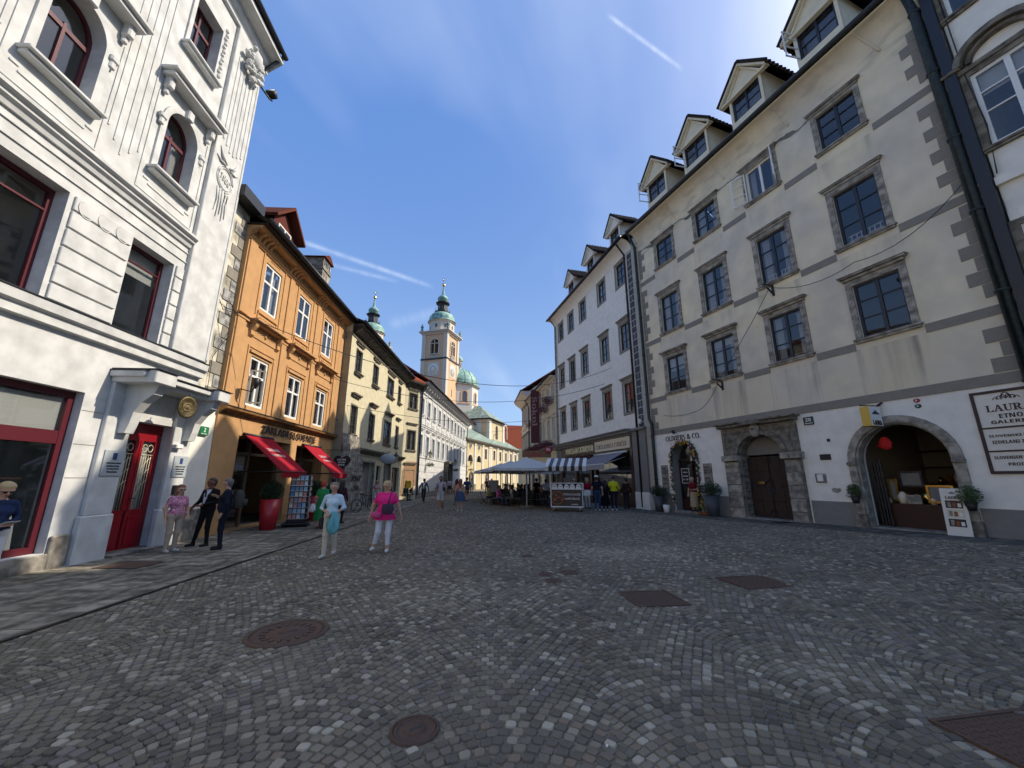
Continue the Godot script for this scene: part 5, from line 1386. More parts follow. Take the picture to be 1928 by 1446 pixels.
func tower(where, label, sc, clock):
	var t = thing("bell_tower", label, "tower", where, -deg_to_rad(17))
	t.scale = Vector3.ONE * sc
	var w = 2.95
	var b = Mb.new(); b.b2(-w, w, 0, 26.0, -w, w); put(t, "shaft", b, mats["tower_wall"])
	for k in 4: put(t, "belfry_wall", wall_mesh(-w + .14, w - .14, 26.3, 32.0, [[-.95, .95, 27.0, 30.55, .95]], .6, w - .15), mats["tower_wall"], Vector3.ZERO, Basis(Vector3.UP, PI / 2 * k))
	b = Mb.new(); b.b2(-1.7, 1.7, 26.3, 31.4, -1.7, 1.7); put(t, "added_core", b, mats["core_brown"])  # solid block added inside the belfry so its openings look dark
	b = Mb.new(); b.b2(-w - .12, w + .12, 25.95, 26.3, -w - .12, w + .12); put(t, "belt_course", b, mats["iron_grey"])
	b = Mb.new(); b.b2(-w - .1, w + .1, 31.6, 31.95, -w - .1, w + .1); b.b2(-w - .4, w + .4, 31.95, 32.15, -w - .4, w + .4); b.b2(-w - .6, w + .6, 32.15, 32.35, -w - .6, w + .6); put(t, "cornice", b, mats["tower_trim"])
	for s in [[-1, -1], [-1, 1], [1, -1], [1, 1]]:
		b = Mb.new(); b.b2(s[0] * (w - .85), s[0] * (w + .06), 0, 25.95, s[1] * (w - .85), s[1] * (w + .06)); b.b2(s[0] * (w - .85), s[0] * (w + .02), 26.3, 31.6, s[1] * (w - .85), s[1] * (w + .02)); put(t, "corner_strip", b, mats["tower_trim"])
		b = Mb.new(true); b.lathe([[.3, 32.35], [.3, 32.8], [.18, 33.0], [.34, 33.4], [.22, 33.7], [.1, 33.85], [.16, 34.0], [0, 34.2]], 10, Vector3(s[0] * (w + .1), 0, s[1] * (w + .1))); put(t, "urn", b, mats["copper_dull"])
	for k in 4:
		var bs = Basis(Vector3.UP, PI / 2 * k)
		b = Mb.new()
		arch_ring(b, -.95, .95, 27.0, 29.6, .95, .25, w - .2, w + .02); b.b2(-.07, .07, 27, 30.5, w - .15, w - .05); b.b2(-.95, .95, 29.5, 29.65, w - .15, w - .05)
		var bw = put(t, "belfry_window", b, mats["tower_trim"], Vector3.ZERO, bs)
		b = Mb.new(true)
		for q in 7: b.lathe([[.06, 26.45], [.11, 26.7], [.06, 27.0], [.08, 27.15]], 6, Vector3(-.8 + q * .27, 0, w - .02))
		b.b2(-1.0, 1.0, 27.15, 27.3, w - .1, w + .08); b.b2(-1.0, 1.0, 26.3, 26.45, w - .1, w + .08); put(bw, "balustrade", b, mats["tower_trim"])
		if clock:
			b = Mb.new(); b.b2(-1.35, 1.35, 22.4, 25.4, w, w + .05); var cl = put(t, "clock", b, mats["tower_trim"], Vector3.ZERO, bs)
			b = Mb.new(true); b.lathe([[0, .06], [1.15, .06], [1.2, 0]], 24, Vector3.ZERO); put(cl, "clock_face", b, mats["paper"], Vector3(0, 23.9, w + .05), Basis(Vector3(1, 0, 0), PI / 2))
			b = Mb.new(true)
			var pts = []
			for q in 21: pts.append(Vector3(.62 * cos(TAU * q / 20), 23.9 + .62 * sin(TAU * q / 20), w + .12))
			b.tube(pts, .05, 5); put(cl, "chapter_ring", b, mats["stone"])
			for q in 12:
				b = Mb.new(); b.bar(Vector3(.78 * cos(TAU * q / 12), 23.9 + .78 * sin(TAU * q / 12), w + .125), Vector3(1.02 * cos(TAU * q / 12), 23.9 + 1.02 * sin(TAU * q / 12), w + .125), .07, .03); put(cl, "hour_mark", b, mats["gold"])
			b = Mb.new(); b.bar(Vector3(0, 23.9, w + .16), Vector3(-.5, 24.2, w + .16), .09, .03); b.bar(Vector3(0, 23.9, w + .17), Vector3(.75, 23.5, w + .17), .07, .03); put(cl, "clock_hands", b, mats["gold"])
		b = Mb.new(); b.b2(-.16, .16, 18.4, 20.0, w, w + .01); put(t, "slit_window", b, mats["glass_dark"], Vector3.ZERO, bs)
	b = Mb.new(); b.lathe([[2.75, 32.3], [2.75, 34.9], [3.0, 35.0], [3.1, 35.15]], 8, Vector3.ZERO, PI / 8); put(t, "octagon", b, mats["tower_trim"])
	for k in 8:
		b = Mb.new(true)
		var pts = []
		b.lathe([[0, .02], [.3, .02]], 12); put(t, "oculus", b, mats["glass_dark"], Vector3(0, 33.8, 0) + Basis(Vector3.UP, PI / 4 * k) * Vector3(0, 0, 2.56), Basis(Vector3.UP, PI / 4 * k) * Basis(Vector3(1, 0, 0), PI / 2) * Basis.from_scale(Vector3(1, 1, 1.5)))
	b = Mb.new(true); b.lathe([[3.1, 35.15], [2.75, 35.35], [2.8, 35.7], [2.75, 36.3], [2.3, 37.0], [1.6, 37.4], [1.35, 37.6]], 24); put(t, "onion_roof", b, mats["copper"])
	b = Mb.new(); b.lathe([[1.75, 37.5], [1.75, 37.75], [1.1, 37.8], [1.1, 39.6], [1.55, 39.75], [1.6, 39.95], [1.0, 40.1]], 8); put(t, "lantern", b, mats["iron_grey"])
	b = Mb.new(true)
	for k in 16: b.tube([Vector3(1.65 * cos(TAU * k / 16), 37.7, 1.65 * sin(TAU * k / 16)), Vector3(1.65 * cos(TAU * k / 16), 38.5, 1.65 * sin(TAU * k / 16))], .03, 4)
	put(t, "railing", b, mats["iron"])
	b = Mb.new(true); b.lathe([[.8, 40.1], [.85, 40.5], [1.2, 40.75], [1.15, 41.2], [.8, 41.6], [.35, 42.0], [.22, 42.8], [.12, 43.9], [.1, 44.1]], 20); put(t, "upper_onion", b, mats["copper"])
	b = Mb.new(true); b.lathe([[0, 44.0], [.3, 44.2], [.38, 44.45], [.3, 44.7], [0, 44.85]], 14); b.bar(Vector3(0, 44.8, 0), Vector3(0, 46.3, 0), .08); b.bar(Vector3(-.4, 45.7, 0), Vector3(.4, 45.7, 0), .08); put(t, "finial", b, mats["gold"])

# ---------- right side, further on ----------
func cafe_house():
	var c = front("beige_cafe_house", "beige house with red flower boxes and a long hanging banner above the cafe", 2.35, 51.87, -8, "house", true)
	var W = 14.2
	var us = [1.2, 3.6, 6.0, 8.4, 10.8, 13.0]
	var holes = []
	for u in us: holes.append([u - .5, u + .5, 5.5, 7.7]); holes.append([u - .5, u + .5, 9.3, 11.1])
	put(c, "wall", wall_mesh(0, W, 3.4, 11.6, holes, .2), mats["beige_wall"])
	put(c, "ground_floor_wall", wall_mesh(0, W, -.1, 3.4, [[1, 3, 0, 3.0, .9], [4.5, 7, 0, 3.0, .9], [8.5, 10.6, 0, 3.0, .9], [11.5, 13.4, 0, 3.0, .9]], .4), mats["far_cream"])
	for u in us:
		for v in [5.5, 9.3]: win(c, u, v, 1.0, 2.2 if v < 6 else 1.8, {"frame": "white_frame", "rows": [.6], "recess": .1, "surround": "far_cream", "sw": .14, "sp": .05, "lintel": "far_cream", "lintel_out": .2, "curtain": .6})
	for u in [2, 5.75, 9.55, 12.45]: win(c, u, 0, 2.0 if u != 5.75 else 2.5, 3.0, {"frame": "shop_wood", "rows": [.7], "arch": .9, "recess": .2, "called": "shop_window"})
	sweep(c, "eaves_cornice", 0, W, [[0, 11.45], [.1, 11.5], [.15, 11.6], [.52, 11.68], [.56, 11.76], [0, 11.76]], "far_cream")
	body(c, 0, W, 11.6, 10, "beige_wall", "roof_tile", 33, .6, 11.78)
	gutter(c, 0, W, 11.86, .66)
	downpipe(c, [Vector3(.1, 11.8, .6), Vector3(.1, 11.0, .14), Vector3(.1, .3, .12)], .07)
	var b = Mb.new(); b.cbox(Vector3(7, 4.75, .3), Vector3(13.6, .14, .6), .02); put(c, "balcony_ledge", b, mats["stone"])
	for k in 13:
		b = leaf_blob(Vector3.ZERO, .62, 420, .13, 800 + k, .8)
		put(c, "geraniums", b, leaf_mat("geranium", L3(.11, .018, .028)), Vector3(.9 + k * 1.02, 5.05 + .1 * sin(k * 2.0), .55))
	for k in 5:
		b = leaf_blob(Vector3.ZERO, .62, 420, .13, 840 + k, .9)
		put(c, "geraniums", b, leaf_mat("geranium", L3(.11, .018, .028)), Vector3([12.9, 12.2, 9.9, 10.7, 2.4][k], [9.4, 9.5, 8.9, 9.0, 8.4][k], .5))
	var bn = thing("hanging_banner", "tall dark maroon banner hanging from the beige house's wall", "banner")
	bn.transform = c.transform * Transform3D(Basis(Vector3.UP, .75), Vector3(6.9, 0, .65))
	b = Mb.new()
	for k in 10:
		var y0 = 5.7 + k * .62
		b.quad(Vector3(-.6, y0, .03 * sin(k)), Vector3(-.6, y0 + .62, .03 * sin(k + 1)), Vector3(.6, y0 + .62, .03 * sin(k + 1)), Vector3(.6, y0, .03 * sin(k)))
	put(bn, "cloth", b, mats["maroon"])
	b = Mb.new(true); b.tube([Vector3(-.7, 11.95, 0), Vector3(.7, 11.95, 0)], .03, 6); b.tube([Vector3(-.65, 5.7, 0), Vector3(.65, 5.7, 0)], .03, 6); put(bn, "rod", b, mats["iron"])
	lettering(bn, "Sokol", Vector3(0, 9.3, .06), 3.4, .7, "banner_print", Basis(Vector3(0, 0, 1), -PI / 2), true, true)
	var sg = thing("cafe_sign", "wooden signboard with red script hanging over the parasols", "sign")
	sg.transform = Transform3D(Basis(Vector3.UP, -.12), P(2.3, 3.98, 37.4))
	b = Mb.new(); b.cbox(Vector3(0, 0, 0), Vector3(2.7, .62, .1), .02); put(sg, "board", b, mats["sign_wood"])
	lettering(sg, "Sokol", Vector3(-.25, 0, .06), 1.5, .5, "sign_red", Basis.IDENTITY, true, true)
	b = Mb.new(true); b.tube([Vector3(1.2, .28, 0), Vector3(1.7, .4, -.3), Vector3(2.3, .4, -.5)], .03, 6); put(sg, "bracket", b, mats["iron"])
	var il = thing("round_cafe_sign", "round red sign with white script fixed beside the wooden signboard", "sign")
	il.transform = Transform3D(Basis(Vector3.UP, -.12), P(3.42, 4.35, 37.2))
	b = Mb.new(true); b.lathe([[0, .08], [.3, .08], [.34, .05], [.34, -.05], [.3, -.08], [0, -.08]], 24); put(il, "disc", b, mats["sign_red"], Vector3.ZERO, Basis(Vector3(1, 0, 0), PI / 2))
	lettering(il, "illy", Vector3(0, 0, .09), .42, .32, "paper", Basis.IDENTITY, true, true)
	b = Mb.new(true); b.tube([Vector3(.3, 0, 0), Vector3(1.2, 0, -.3)], .03, 6); put(il, "bracket", b, mats["iron"])
func far_house():
	var c = front("far_cream_house", "slim cream house with deep white eaves at the bend of the street", 1.55, 60.8, -5, "house", true)
	var W = 8.8
	var us = [1.2, 3.3, 5.4, 7.5]
	var holes = []
	for u in us: for v in [5.3, 9.9 - 1.0 + .6]: holes.append([u - .5, u + .5, v, v + 2.3])
	put(c, "wall", wall_mesh(0, W, -.1, 12.6, holes, .2), mats["far_cream"])
	for u in us: for v in [5.3, 9.5]: win(c, u, v, 1.0, 2.3, {"frame": "white_frame", "rows": [.6], "recess": .1, "surround": "stone", "sw": .12, "sp": .04, "lintel": "stone", "lintel_out": .2})
	sweep(c, "string_course", 0, W, [[0, 8.6], [.15, 8.65], [.15, 8.8], [0, 8.9]], "far_cream")
	sweep(c, "eaves_soffit", -.4, W, [[0, 12.3], [.3, 12.5], [1.1, 13.1], [1.1, 13.3], [0, 13.3]], "far_cream")
	body(c, 0, W, 12.4, 10, "far_cream", "roof_red", 33, 1.1, 13.3)
	gutter(c, -.4, W, 13.4, 1.15)
	var h = thing("red_roofed_house", "yellow house with a steep red tiled roof closing the street", "house", P(3.5, 0, 102), .25)
	var b = Mb.new(); b.b2(-7, 9, 0, 9.2, -9, 0); put(h, "wall", b, mats["church_yellow"])
	b = Mb.new(); b.prism([Vector2(-9.6, 9.0), Vector2(.5, 9.0), Vector2(-4.6, 15.8)], -9, 7); put(h, "roof", b, mats["roof_red"], Vector3.ZERO, Basis(Vector3(0, 0, 1), Vector3.UP, Vector3(-1, 0, 0)))
	for k in 5:
		b = Mb.new(); b.b2(-5.6 + k * 3, -4.6 + k * 3, 5.6, 7.4, .0, .03); var wn = put(h, "window", b, mats["dark_frame"])
		b = Mb.new(); b.b2(-5.5 + k * 3, -4.7 + k * 3, 5.7, 7.3, .03, .035); put(wn, "pane", b, mats["glass_dark"])

# ---------- ground ----------
func left_edge(d): return -5.30 - .0455 * d
func front_dist(x, d):   # distance in front of the cream row, metres
	return (x - 7.66) * -.935 + (d - 23.37) * -.355
func in_square(x, d):
	if x < left_edge(d) + .09: return false
	if d < 23.6: return front_dist(x, d) > 1.62
	return x < 7.0 - .253 * (d - 23.4)
var holes_in_paving = []
func clear_of_covers(x, d):
	for h in holes_in_paving:
		if h[0] == 0:
			if Vector2(x - h[1], d - h[2]).length() < h[3] + .045: return false
		else:
			var q = Vector2(x - h[1], d - h[2]).rotated(h[5])
			if absf(q.x) < h[3] + .05 and absf(q.y) < h[4] + .05: return false
	return true
func cobble_mesh(sd):
	var g := RandomNumberGenerator.new()
	g.seed = sd
	var b = Mb.new()
	var ring = []
	for c in 4:
		var sx = [1, 1, -1, -1][c]; var sz = [-1, 1, 1, -1][c]
		var p = Vector3(sx * (.5 - g.randf() * .07), 0, sz * (.5 - g.randf() * .07))
		var nx = Vector3(sx * g.randf_range(.12, .2), 0, 0); var nz = Vector3(0, 0, sz * g.randf_range(.1, .2))
		if c % 2 == 0: ring.append(p - nx); ring.append(p - nz)
		else: ring.append(p - nz); ring.append(p - nx)
	var tilt = Vector3(g.randf_range(-.04, .04), 0, g.randf_range(-.04, .04))
	var top = []; var mid = []; var low = []
	for p in ring:
		mid.append(p + Vector3(0, -.11 + p.dot(tilt), 0)); top.append(p * g.randf_range(.88, .94) + Vector3(0, p.dot(tilt) + g.randf_range(-.02, .01), 0)); low.append(p + Vector3(0, -.6, 0))
	var cc = Vector3(0, .012, 0)
	for i in 8:
		var j = (i + 1) % 8
		b.quad(low[i], mid[i], mid[j], low[j]); b.quad(mid[i], top[i], top[j], mid[j]); b.tri(top[i], cc, top[j])
	return b.mesh()
func stone_mat(key, c):
	var m = mat(key, c, .9, "grain", 5.0, .5)
	return m
func paving():
	var b = Mb.new()
	b.quad(Vector3(-400, -.12, -400), Vector3(400, -.12, -400), Vector3(400, -.12, 400), Vector3(-400, -.12, 400))
	struct("ground", b, mat("earth", L3(.11, .11, .105), .95, "stone", .3))
	# bedding sand between the setts; it follows the slight rise towards the cream house
	b = Mb.new(true)
	for i in 34:
		for j in 93:
			var q = []
			for c in [[0, 0], [0, 1], [1, 1], [1, 0]]:
				var x = -14.0 + i + c[0]; var d = -43.5 + (j + c[1]) * 1.5
				q.append(P(x, gh(x, d) - .012, d))
			b.quad(q[0], q[1], q[2], q[3])
	var sq = struct("cobbled_square", b, mat("bedding", L3(.23, .20, .148), .95, "stone", 1.3, .6))
	# covers first: round [0, x, d, r], rectangular [1, x, d, half w, half d, angle]
	holes_in_paving = [[0, -.68, 3.24, .16], [0, -2.56, 5.03, .40], [0, 1.07, 7.98, .17], [0, .62, 7.85, .13], [0, .71, 7.38, .13], [0, .35, 9.6, .12], [1, 2.07, 6.36, .36, .34, .13], [1, 4.1, 7.25, .42, .36, .2], [1, 3.62, 3.05, .52, .36, .17]]
	var stones = []
	var n := FastNoiseLite.new()
	n.seed = 8; n.frequency = .5; n.fractal_octaves = 3
	var g := RandomNumberGenerator.new()
	g.seed = 99
	var yaw = deg_to_rad(-4.0)
	var bayw = 1.5; var pitch = .088; var R = bayw * .66
	var half = asin(bayw / 2 / R)
	var cnt = int(round(2 * half * R / pitch))
	for bay in range(-7, 10):
		for row in range(-10, 530):
			var s = row * pitch + (bay % 2) * .05
			for k in cnt:
				var th = (k + .5 + (row % 2) * .5 - .25) / cnt * 2 * half - half
				var lx = bay * bayw + .2 + R * sin(th) + g.randf_range(-.006, .006); var ld = s + R * cos(th) - R * .6 + g.randf_range(-.006, .006)
				var x = lx * cos(yaw) + ld * sin(yaw); var d = -lx * sin(yaw) + ld * cos(yaw)
				if d < 1.5 or d > 46 or absf(x) > 1.36 * d + 1.6: continue
				if not in_square(x, d) or not clear_of_covers(x, d): continue
				var wide = pitch * .965 * g.randf_range(.87, 1.02); var deep = pitch * cos(th) * .945 * g.randf_range(.93, 1.02)
				var p = g.randf(); var v = n.get_noise_2d(x, d)
				var worn = exp(-(pow(x - 2.9, 2) / 3.0 + pow(d - 10.0, 2) / .9)) + .9 * exp(-(pow(x - 2.95, 2) / .5 + pow(d - 4.1, 2) / .12)) + .5 * exp(-(pow(x + 1.2, 2) / 2.0 + pow(d - 6.6, 2) / .8))
				var tone = .222 + .05 * v + g.randf_range(-.035, .035) + .05 * worn
				var col = Color(tone * 1.15, tone * 1.01, tone * .74)
				if p < .06 + .10 * maxf(0, v) + .4 * worn: var q = g.randf_range(.34, .48); col = Color(q * 1.12, q * 1.01, q * .77)
				elif p < .17 + .4 * worn: var q = g.randf_range(.28, .35); col = Color(q * 1.12, q * 1.0, q * .75)
				elif p < .27: col = Color(tone * 1.15, tone * 1.0, tone * .85)
				elif p < .45: col = Color(tone * .80, tone * .72, tone * .57)
				stones.append([x * x + d * d, x, d, th - yaw * 1.0 + g.randfn() * .025, wide, deep, col, g.randi() % 6, g.randf_range(-.004, .004) + .006 * n.get_noise_2d(x * 1.3 + 40, d * 1.3), Vector2(g.randf_range(-.035, .035), g.randf_range(-.035, .035))])
	var kinds = []
	for k in 6: kinds.append(cobble_mesh(60 + k))
	var vis = []
	for s in stones: if absf(s[1]) < 1.25 * s[2] and s[2] > 2.8: vis.append(s)
	vis.sort_custom(func(a, c): return a[0] < c[0])
	var near = {}
	var tones = [[.19, .17, .132], [.24, .212, .16], [.29, .256, .188], [.335, .295, .218], [.40, .357, .268], [.56, .505, .39], [.30, .235, .17]]
	for k in 300:
		var s = vis[k]
		near[s] = true
		var best = 0; var bd = 9.0
		for t in 7:
			var dd = absf(tones[t][0] - s[6].r) + absf(tones[t][2] - s[6].b)
			if dd < bd: bd = dd; best = t
		var o = put(sq, "cobble", kinds[s[7]], stone_mat("cobble_tone_%d" % best, L3(tones[best][0], tones[best][1], tones[best][2])))
		o.transform = Transform3D(Basis(Vector3.UP, -s[3]) * Basis(Vector3(1, 0, 0), s[9].x) * Basis(Vector3(0, 0, 1), s[9].y) * Basis.from_scale(Vector3(s[4], .085, s[5])), P(s[1], gh(s[1], s[2]) + s[8], s[2]))
	var cm := StandardMaterial3D.new()
	cm.vertex_color_use_as_albedo = true; cm.roughness = .9; cm.metallic_specular = .2
	cm.albedo_texture = texs["grain"]; cm.uv1_triplanar = true; cm.uv1_world_triplanar = true; cm.uv1_scale = Vector3.ONE * 5.0
	cm.normal_enabled = true; cm.normal_texture = norm_tex("grain", 6.0); cm.normal_scale = .5
	for k in 6:
		var list = []
		for s in stones: if s[7] == k and not near.has(s): list.append(s)
		var mm := MultiMesh.new()
		mm.transform_format = MultiMesh.TRANSFORM_3D; mm.use_colors = true
		mm.mesh = kinds[k]; mm.instance_count = list.size()
		for i in list.size():
			var s = list[i]
			mm.set_instance_transform(i, Transform3D(Basis(Vector3.UP, -s[3]) * Basis(Vector3(1, 0, 0), s[9].x) * Basis(Vector3(0, 0, 1), s[9].y) * Basis.from_scale(Vector3(s[4], .085, s[5])), P(s[1], gh(s[1], s[2]) + s[8], s[2])))
			mm.set_instance_color(i, s[6])
		var mi := MultiMeshInstance3D.new()
		mi.name = named(sq, "cobbles"); mi.multimesh = mm; mi.material_override = cm
		mi.set_meta("kind", "stuff")
		sq.add_child(mi)
	# flagged pavements
	b = Mb.new()
	for j in 40: b.quad(P(-14, -.02, -3 + j * 2.0), P(-14, -.02, -1 + j * 2.0), P(left_edge(-1 + j * 2.0), -.02, -1 + j * 2.0), P(left_edge(-3 + j * 2.0), -.02, -3 + j * 2.0))
	var pv = struct("pavement", b, mat("mortar", L3(.10, .10, .095), .95))
	var unit = Mb.new(); unit.cbox(Vector3.ZERO, Vector3.ONE, .012); unit = unit.mesh()
	var sl = []
	var tn = [[.25, .228, .178], [.285, .26, .203], [.22, .20, .156], [.35, .32, .25], [.265, .243, .195]]
	var row = 0; var d = -.5
	var lens = [.62, .5, .55, .7]
	while d < 62:
		var dl = lens[g.randi() % 4]
		var x = left_edge(d) - .02
		x -= g.randf_range(0, .0)
		var first = true
		while x > -10.4:
			var w = g.randf_range(.75, 1.35)
			if first: w = .42; first = false
			if absf(x) < 1.42 * d + 3.0: sl.append([x - w / 2, d + dl / 2, w - .008, dl - .008, g.randi() % 5 if g.randf() < .8 else 3])
			x -= w
		d += dl
		row += 1
	sl.sort_custom(func(a, c): return a[0] * a[0] + a[1] * a[1] < c[0] * c[0] + c[1] * c[1])
	var rest = []
	var used = 0
	for s in sl:
		var seen = s[1] > 2 and -s[0] < 1.32 * s[1]
		if seen and used < 290:
			used += 1
			var o = put(pv, "slab", unit, mat("slab_tone_%d" % s[4], L3(tn[s[4]][0], tn[s[4]][1], tn[s[4]][2]), .85, "grime", .9, .4))
			o.transform = Transform3D(Basis.from_scale(Vector3(s[2], .06, s[3])), P(s[0], -.022 + g.randf_range(0, .002), s[1]))
		else: rest.append(s)
	var mm := MultiMesh.new()
	mm.transform_format = MultiMesh.TRANSFORM_3D; mm.mesh = unit; mm.instance_count = rest.size()
	for i in rest.size(): mm.set_instance_transform(i, Transform3D(Basis.from_scale(Vector3(rest[i][2], .06, rest[i][3])), P(rest[i][0], -.022, rest[i][1])))
	var mi := MultiMeshInstance3D.new()
	mi.name = "slabs"; mi.multimesh = mm; mi.material_override = mats["slab_tone_1"]; mi.set_meta("kind", "stuff")
	pv.add_child(mi)
	b = Mb.new()
	for j in 32: b.quad(P(left_edge(-2 + j * 2.0) - .012, .012, -2 + j * 2.0), P(left_edge(j * 2.0) - .012, .012, j * 2.0), P(left_edge(j * 2.0) + .05, .012, j * 2.0), P(left_edge(-2 + j * 2.0) + .05, .012, -2 + j * 2.0))
	put(pv, "drain_slot", b, mats["iron"])
	# strip of flags under the cream house
	var u = -1.0
	var pr = struct("right_pavement", _strip_bed(), mats["mortar"])
	var ux = Vector3(.355, 0, .935); var uz = Vector3(-.935, 0, .355)
	var org = P(7.66, 0, 23.37)
	while u < 22:
		var l = g.randf_range(.7, 1.2)
		var z = 0.0
		for w in [.62, .55, .42]:
			var c = org + ux * (u + l / 2) + uz * (z + w / 2)
			var k = g.randi() % 3
			var o = put(pr, "slab", unit, mat("slab_dark_%d" % k, L3([.155, .175, .20][k], [.14, .16, .18][k], [.112, .128, .145][k]), .85, "grime", .9, .4))
			var slope = atan2(gh(c.x + ux.x, -(c.z + ux.z)) - gh(c.x, -c.z), 1.0)
			o.transform = Transform3D(Basis(ux, Vector3.UP, uz) * Basis(Vector3(0, 0, 1), slope) * Basis.from_scale(Vector3(l - .01, .06, w - .01)), c + Vector3(0, gh(c.x, -c.z) - .02, 0))
			z += w
		u += l
	covers()
func _strip_bed():
	var b = Mb.new(true)
	var ux = Vector3(.355, 0, .935); var uz = Vector3(-.935, 0, .355); var org = P(7.66, 0, 23.37)
	for k in 46:
		var q = []
		for c in [[0, -.4], [1, -.4], [1, 1.62], [0, 1.62]]:
			var p = org + ux * (-1.0 + (k + c[0]) * .5) + uz * c[1]
			p.y = gh(p.x, -p.z) - .008
			q.append(p)
		b.quad(q[0], q[1], q[2], q[3])
	return b
func covers():
	var lab = ["round iron manhole cover with a centre slot among the nearest setts", "large worn round manhole cover close to the left pavement", "round hatch cover, biggest of the small cluster in the square", "small round valve cover beside the bigger hatch of the cluster", "small reddish valve cover in front of the other cluster covers", "tiny round valve cap beyond the cluster of covers"]
	for k in 6:
		var h = holes_in_paving[k]
		var t = thing("manhole_cover", lab[k], "manhole cover", P(h[1], gh(h[1], h[2]), h[2]), .7)
		var r = h[3]
		var b = Mb.new(true); b.lathe([[r * 1.08, -.05], [r * 1.08, .004], [r * .95, .006], [r * .95, -.02]], 32); put(t, "rim", b, mats["rust"])
		b = Mb.new(true); b.lathe([[r * .935, -.05], [r * .93, .0], [r * .78, .004], [r * .76, -.004], [r * .5, -.002], [r * .48, .005], [0, .006]], 32); var lid = put(t, "lid", b, mats["rust"])
		if k == 1:
			for q in 18:
				var a = TAU * q / 18
				b = Mb.new(); b.cbox(Vector3(cos(a) * r * .63, .002, sin(a) * r * .63), Vector3(r * .16, .01, r * .08), .002, Basis(Vector3.UP, -a)); put(lid, "rib", b, mats["rust"])
		b = Mb.new(); b.cbox(Vector3(0, .005, 0), Vector3(r * .5, .006, r * .12), .001); put(t, "slot", b, mats["iron"])
	lab = ["square rusty iron hatch plate in the middle of the square", "rusty iron hatch plate between the square plate and the arched shop", "big rusty chequer plate hatch with a wide steel frame"]
	for k in 3:
		var h = holes_in_paving[6 + k]
		var t = thing("hatch_plate", lab[k], "hatch", P(h[1], gh(h[1], h[2]), h[2]), h[5])
		var b = Mb.new()
		var a = h[3]; var c = h[4]
		for q in [[-a - .03, a + .03, -c - .03, -c], [-a - .03, a + .03, c, c + .03], [-a - .03, -a, -c, c], [a, a + .03, -c, c]]: b.box(Vector3((q[0] + q[1]) / 2, -.02, (q[2] + q[3]) / 2), Vector3(q[1] - q[0], .052, q[3] - q[2]))
		put(t, "frame", b, mats["rust"])
		b = Mb.new(); b.box(Vector3(0, -.02, 0), Vector3(a * 2 - .012, .04, c * 2 - .012)); put(t, "plate", b, mats["rust"])
		b = Mb.new()
		var nx = int(a * 2 / .055); var nz = int(c * 2 / .055)
		for i in nx:
			for j in nz: b.box(Vector3(-a + .03 + i * .055, .001, -c + .03 + j * .055), Vector3(.034, .006, .012), Basis(Vector3.UP, PI / 4 if (i + j) % 2 else -PI / 4))
		var tp = put(t, "tread_pattern", b, mats["rust"]); tp.set_meta("kind", "stuff")
	var t = thing("pavement_hatch", "brown iron hatch let into the left pavement by the red door", "hatch", P(-7.72, .008, 8.58), -.06)
	var b = Mb.new(); b.box(Vector3(0, .004, 0), Vector3(.8, .012, .62)); put(t, "plate", b, mats["rust"])
	b = Mb.new()
	for q in [[-.43, .43, -.34, -.31], [-.43, .43, .31, .34], [-.43, -.4, -.31, .31], [.4, .43, -.31, .31]]: b.box(Vector3((q[0] + q[1]) / 2, .003, (q[2] + q[3]) / 2), Vector3(q[1] - q[0], .016, q[3] - q[2]))
	put(t, "frame", b, mats["iron"])
	t = thing("drain_grate", "dark drain grate in the flags before the stone portal", "hatch", P(10.0, gh(10, 15.2) + .012, 15.2), .36)
	b = Mb.new()
	for k in 8: b.box(Vector3(-.35 + k * .1, 0, 0), Vector3(.05, .02, .5))
	put(t, "bars", b, mats["iron"])

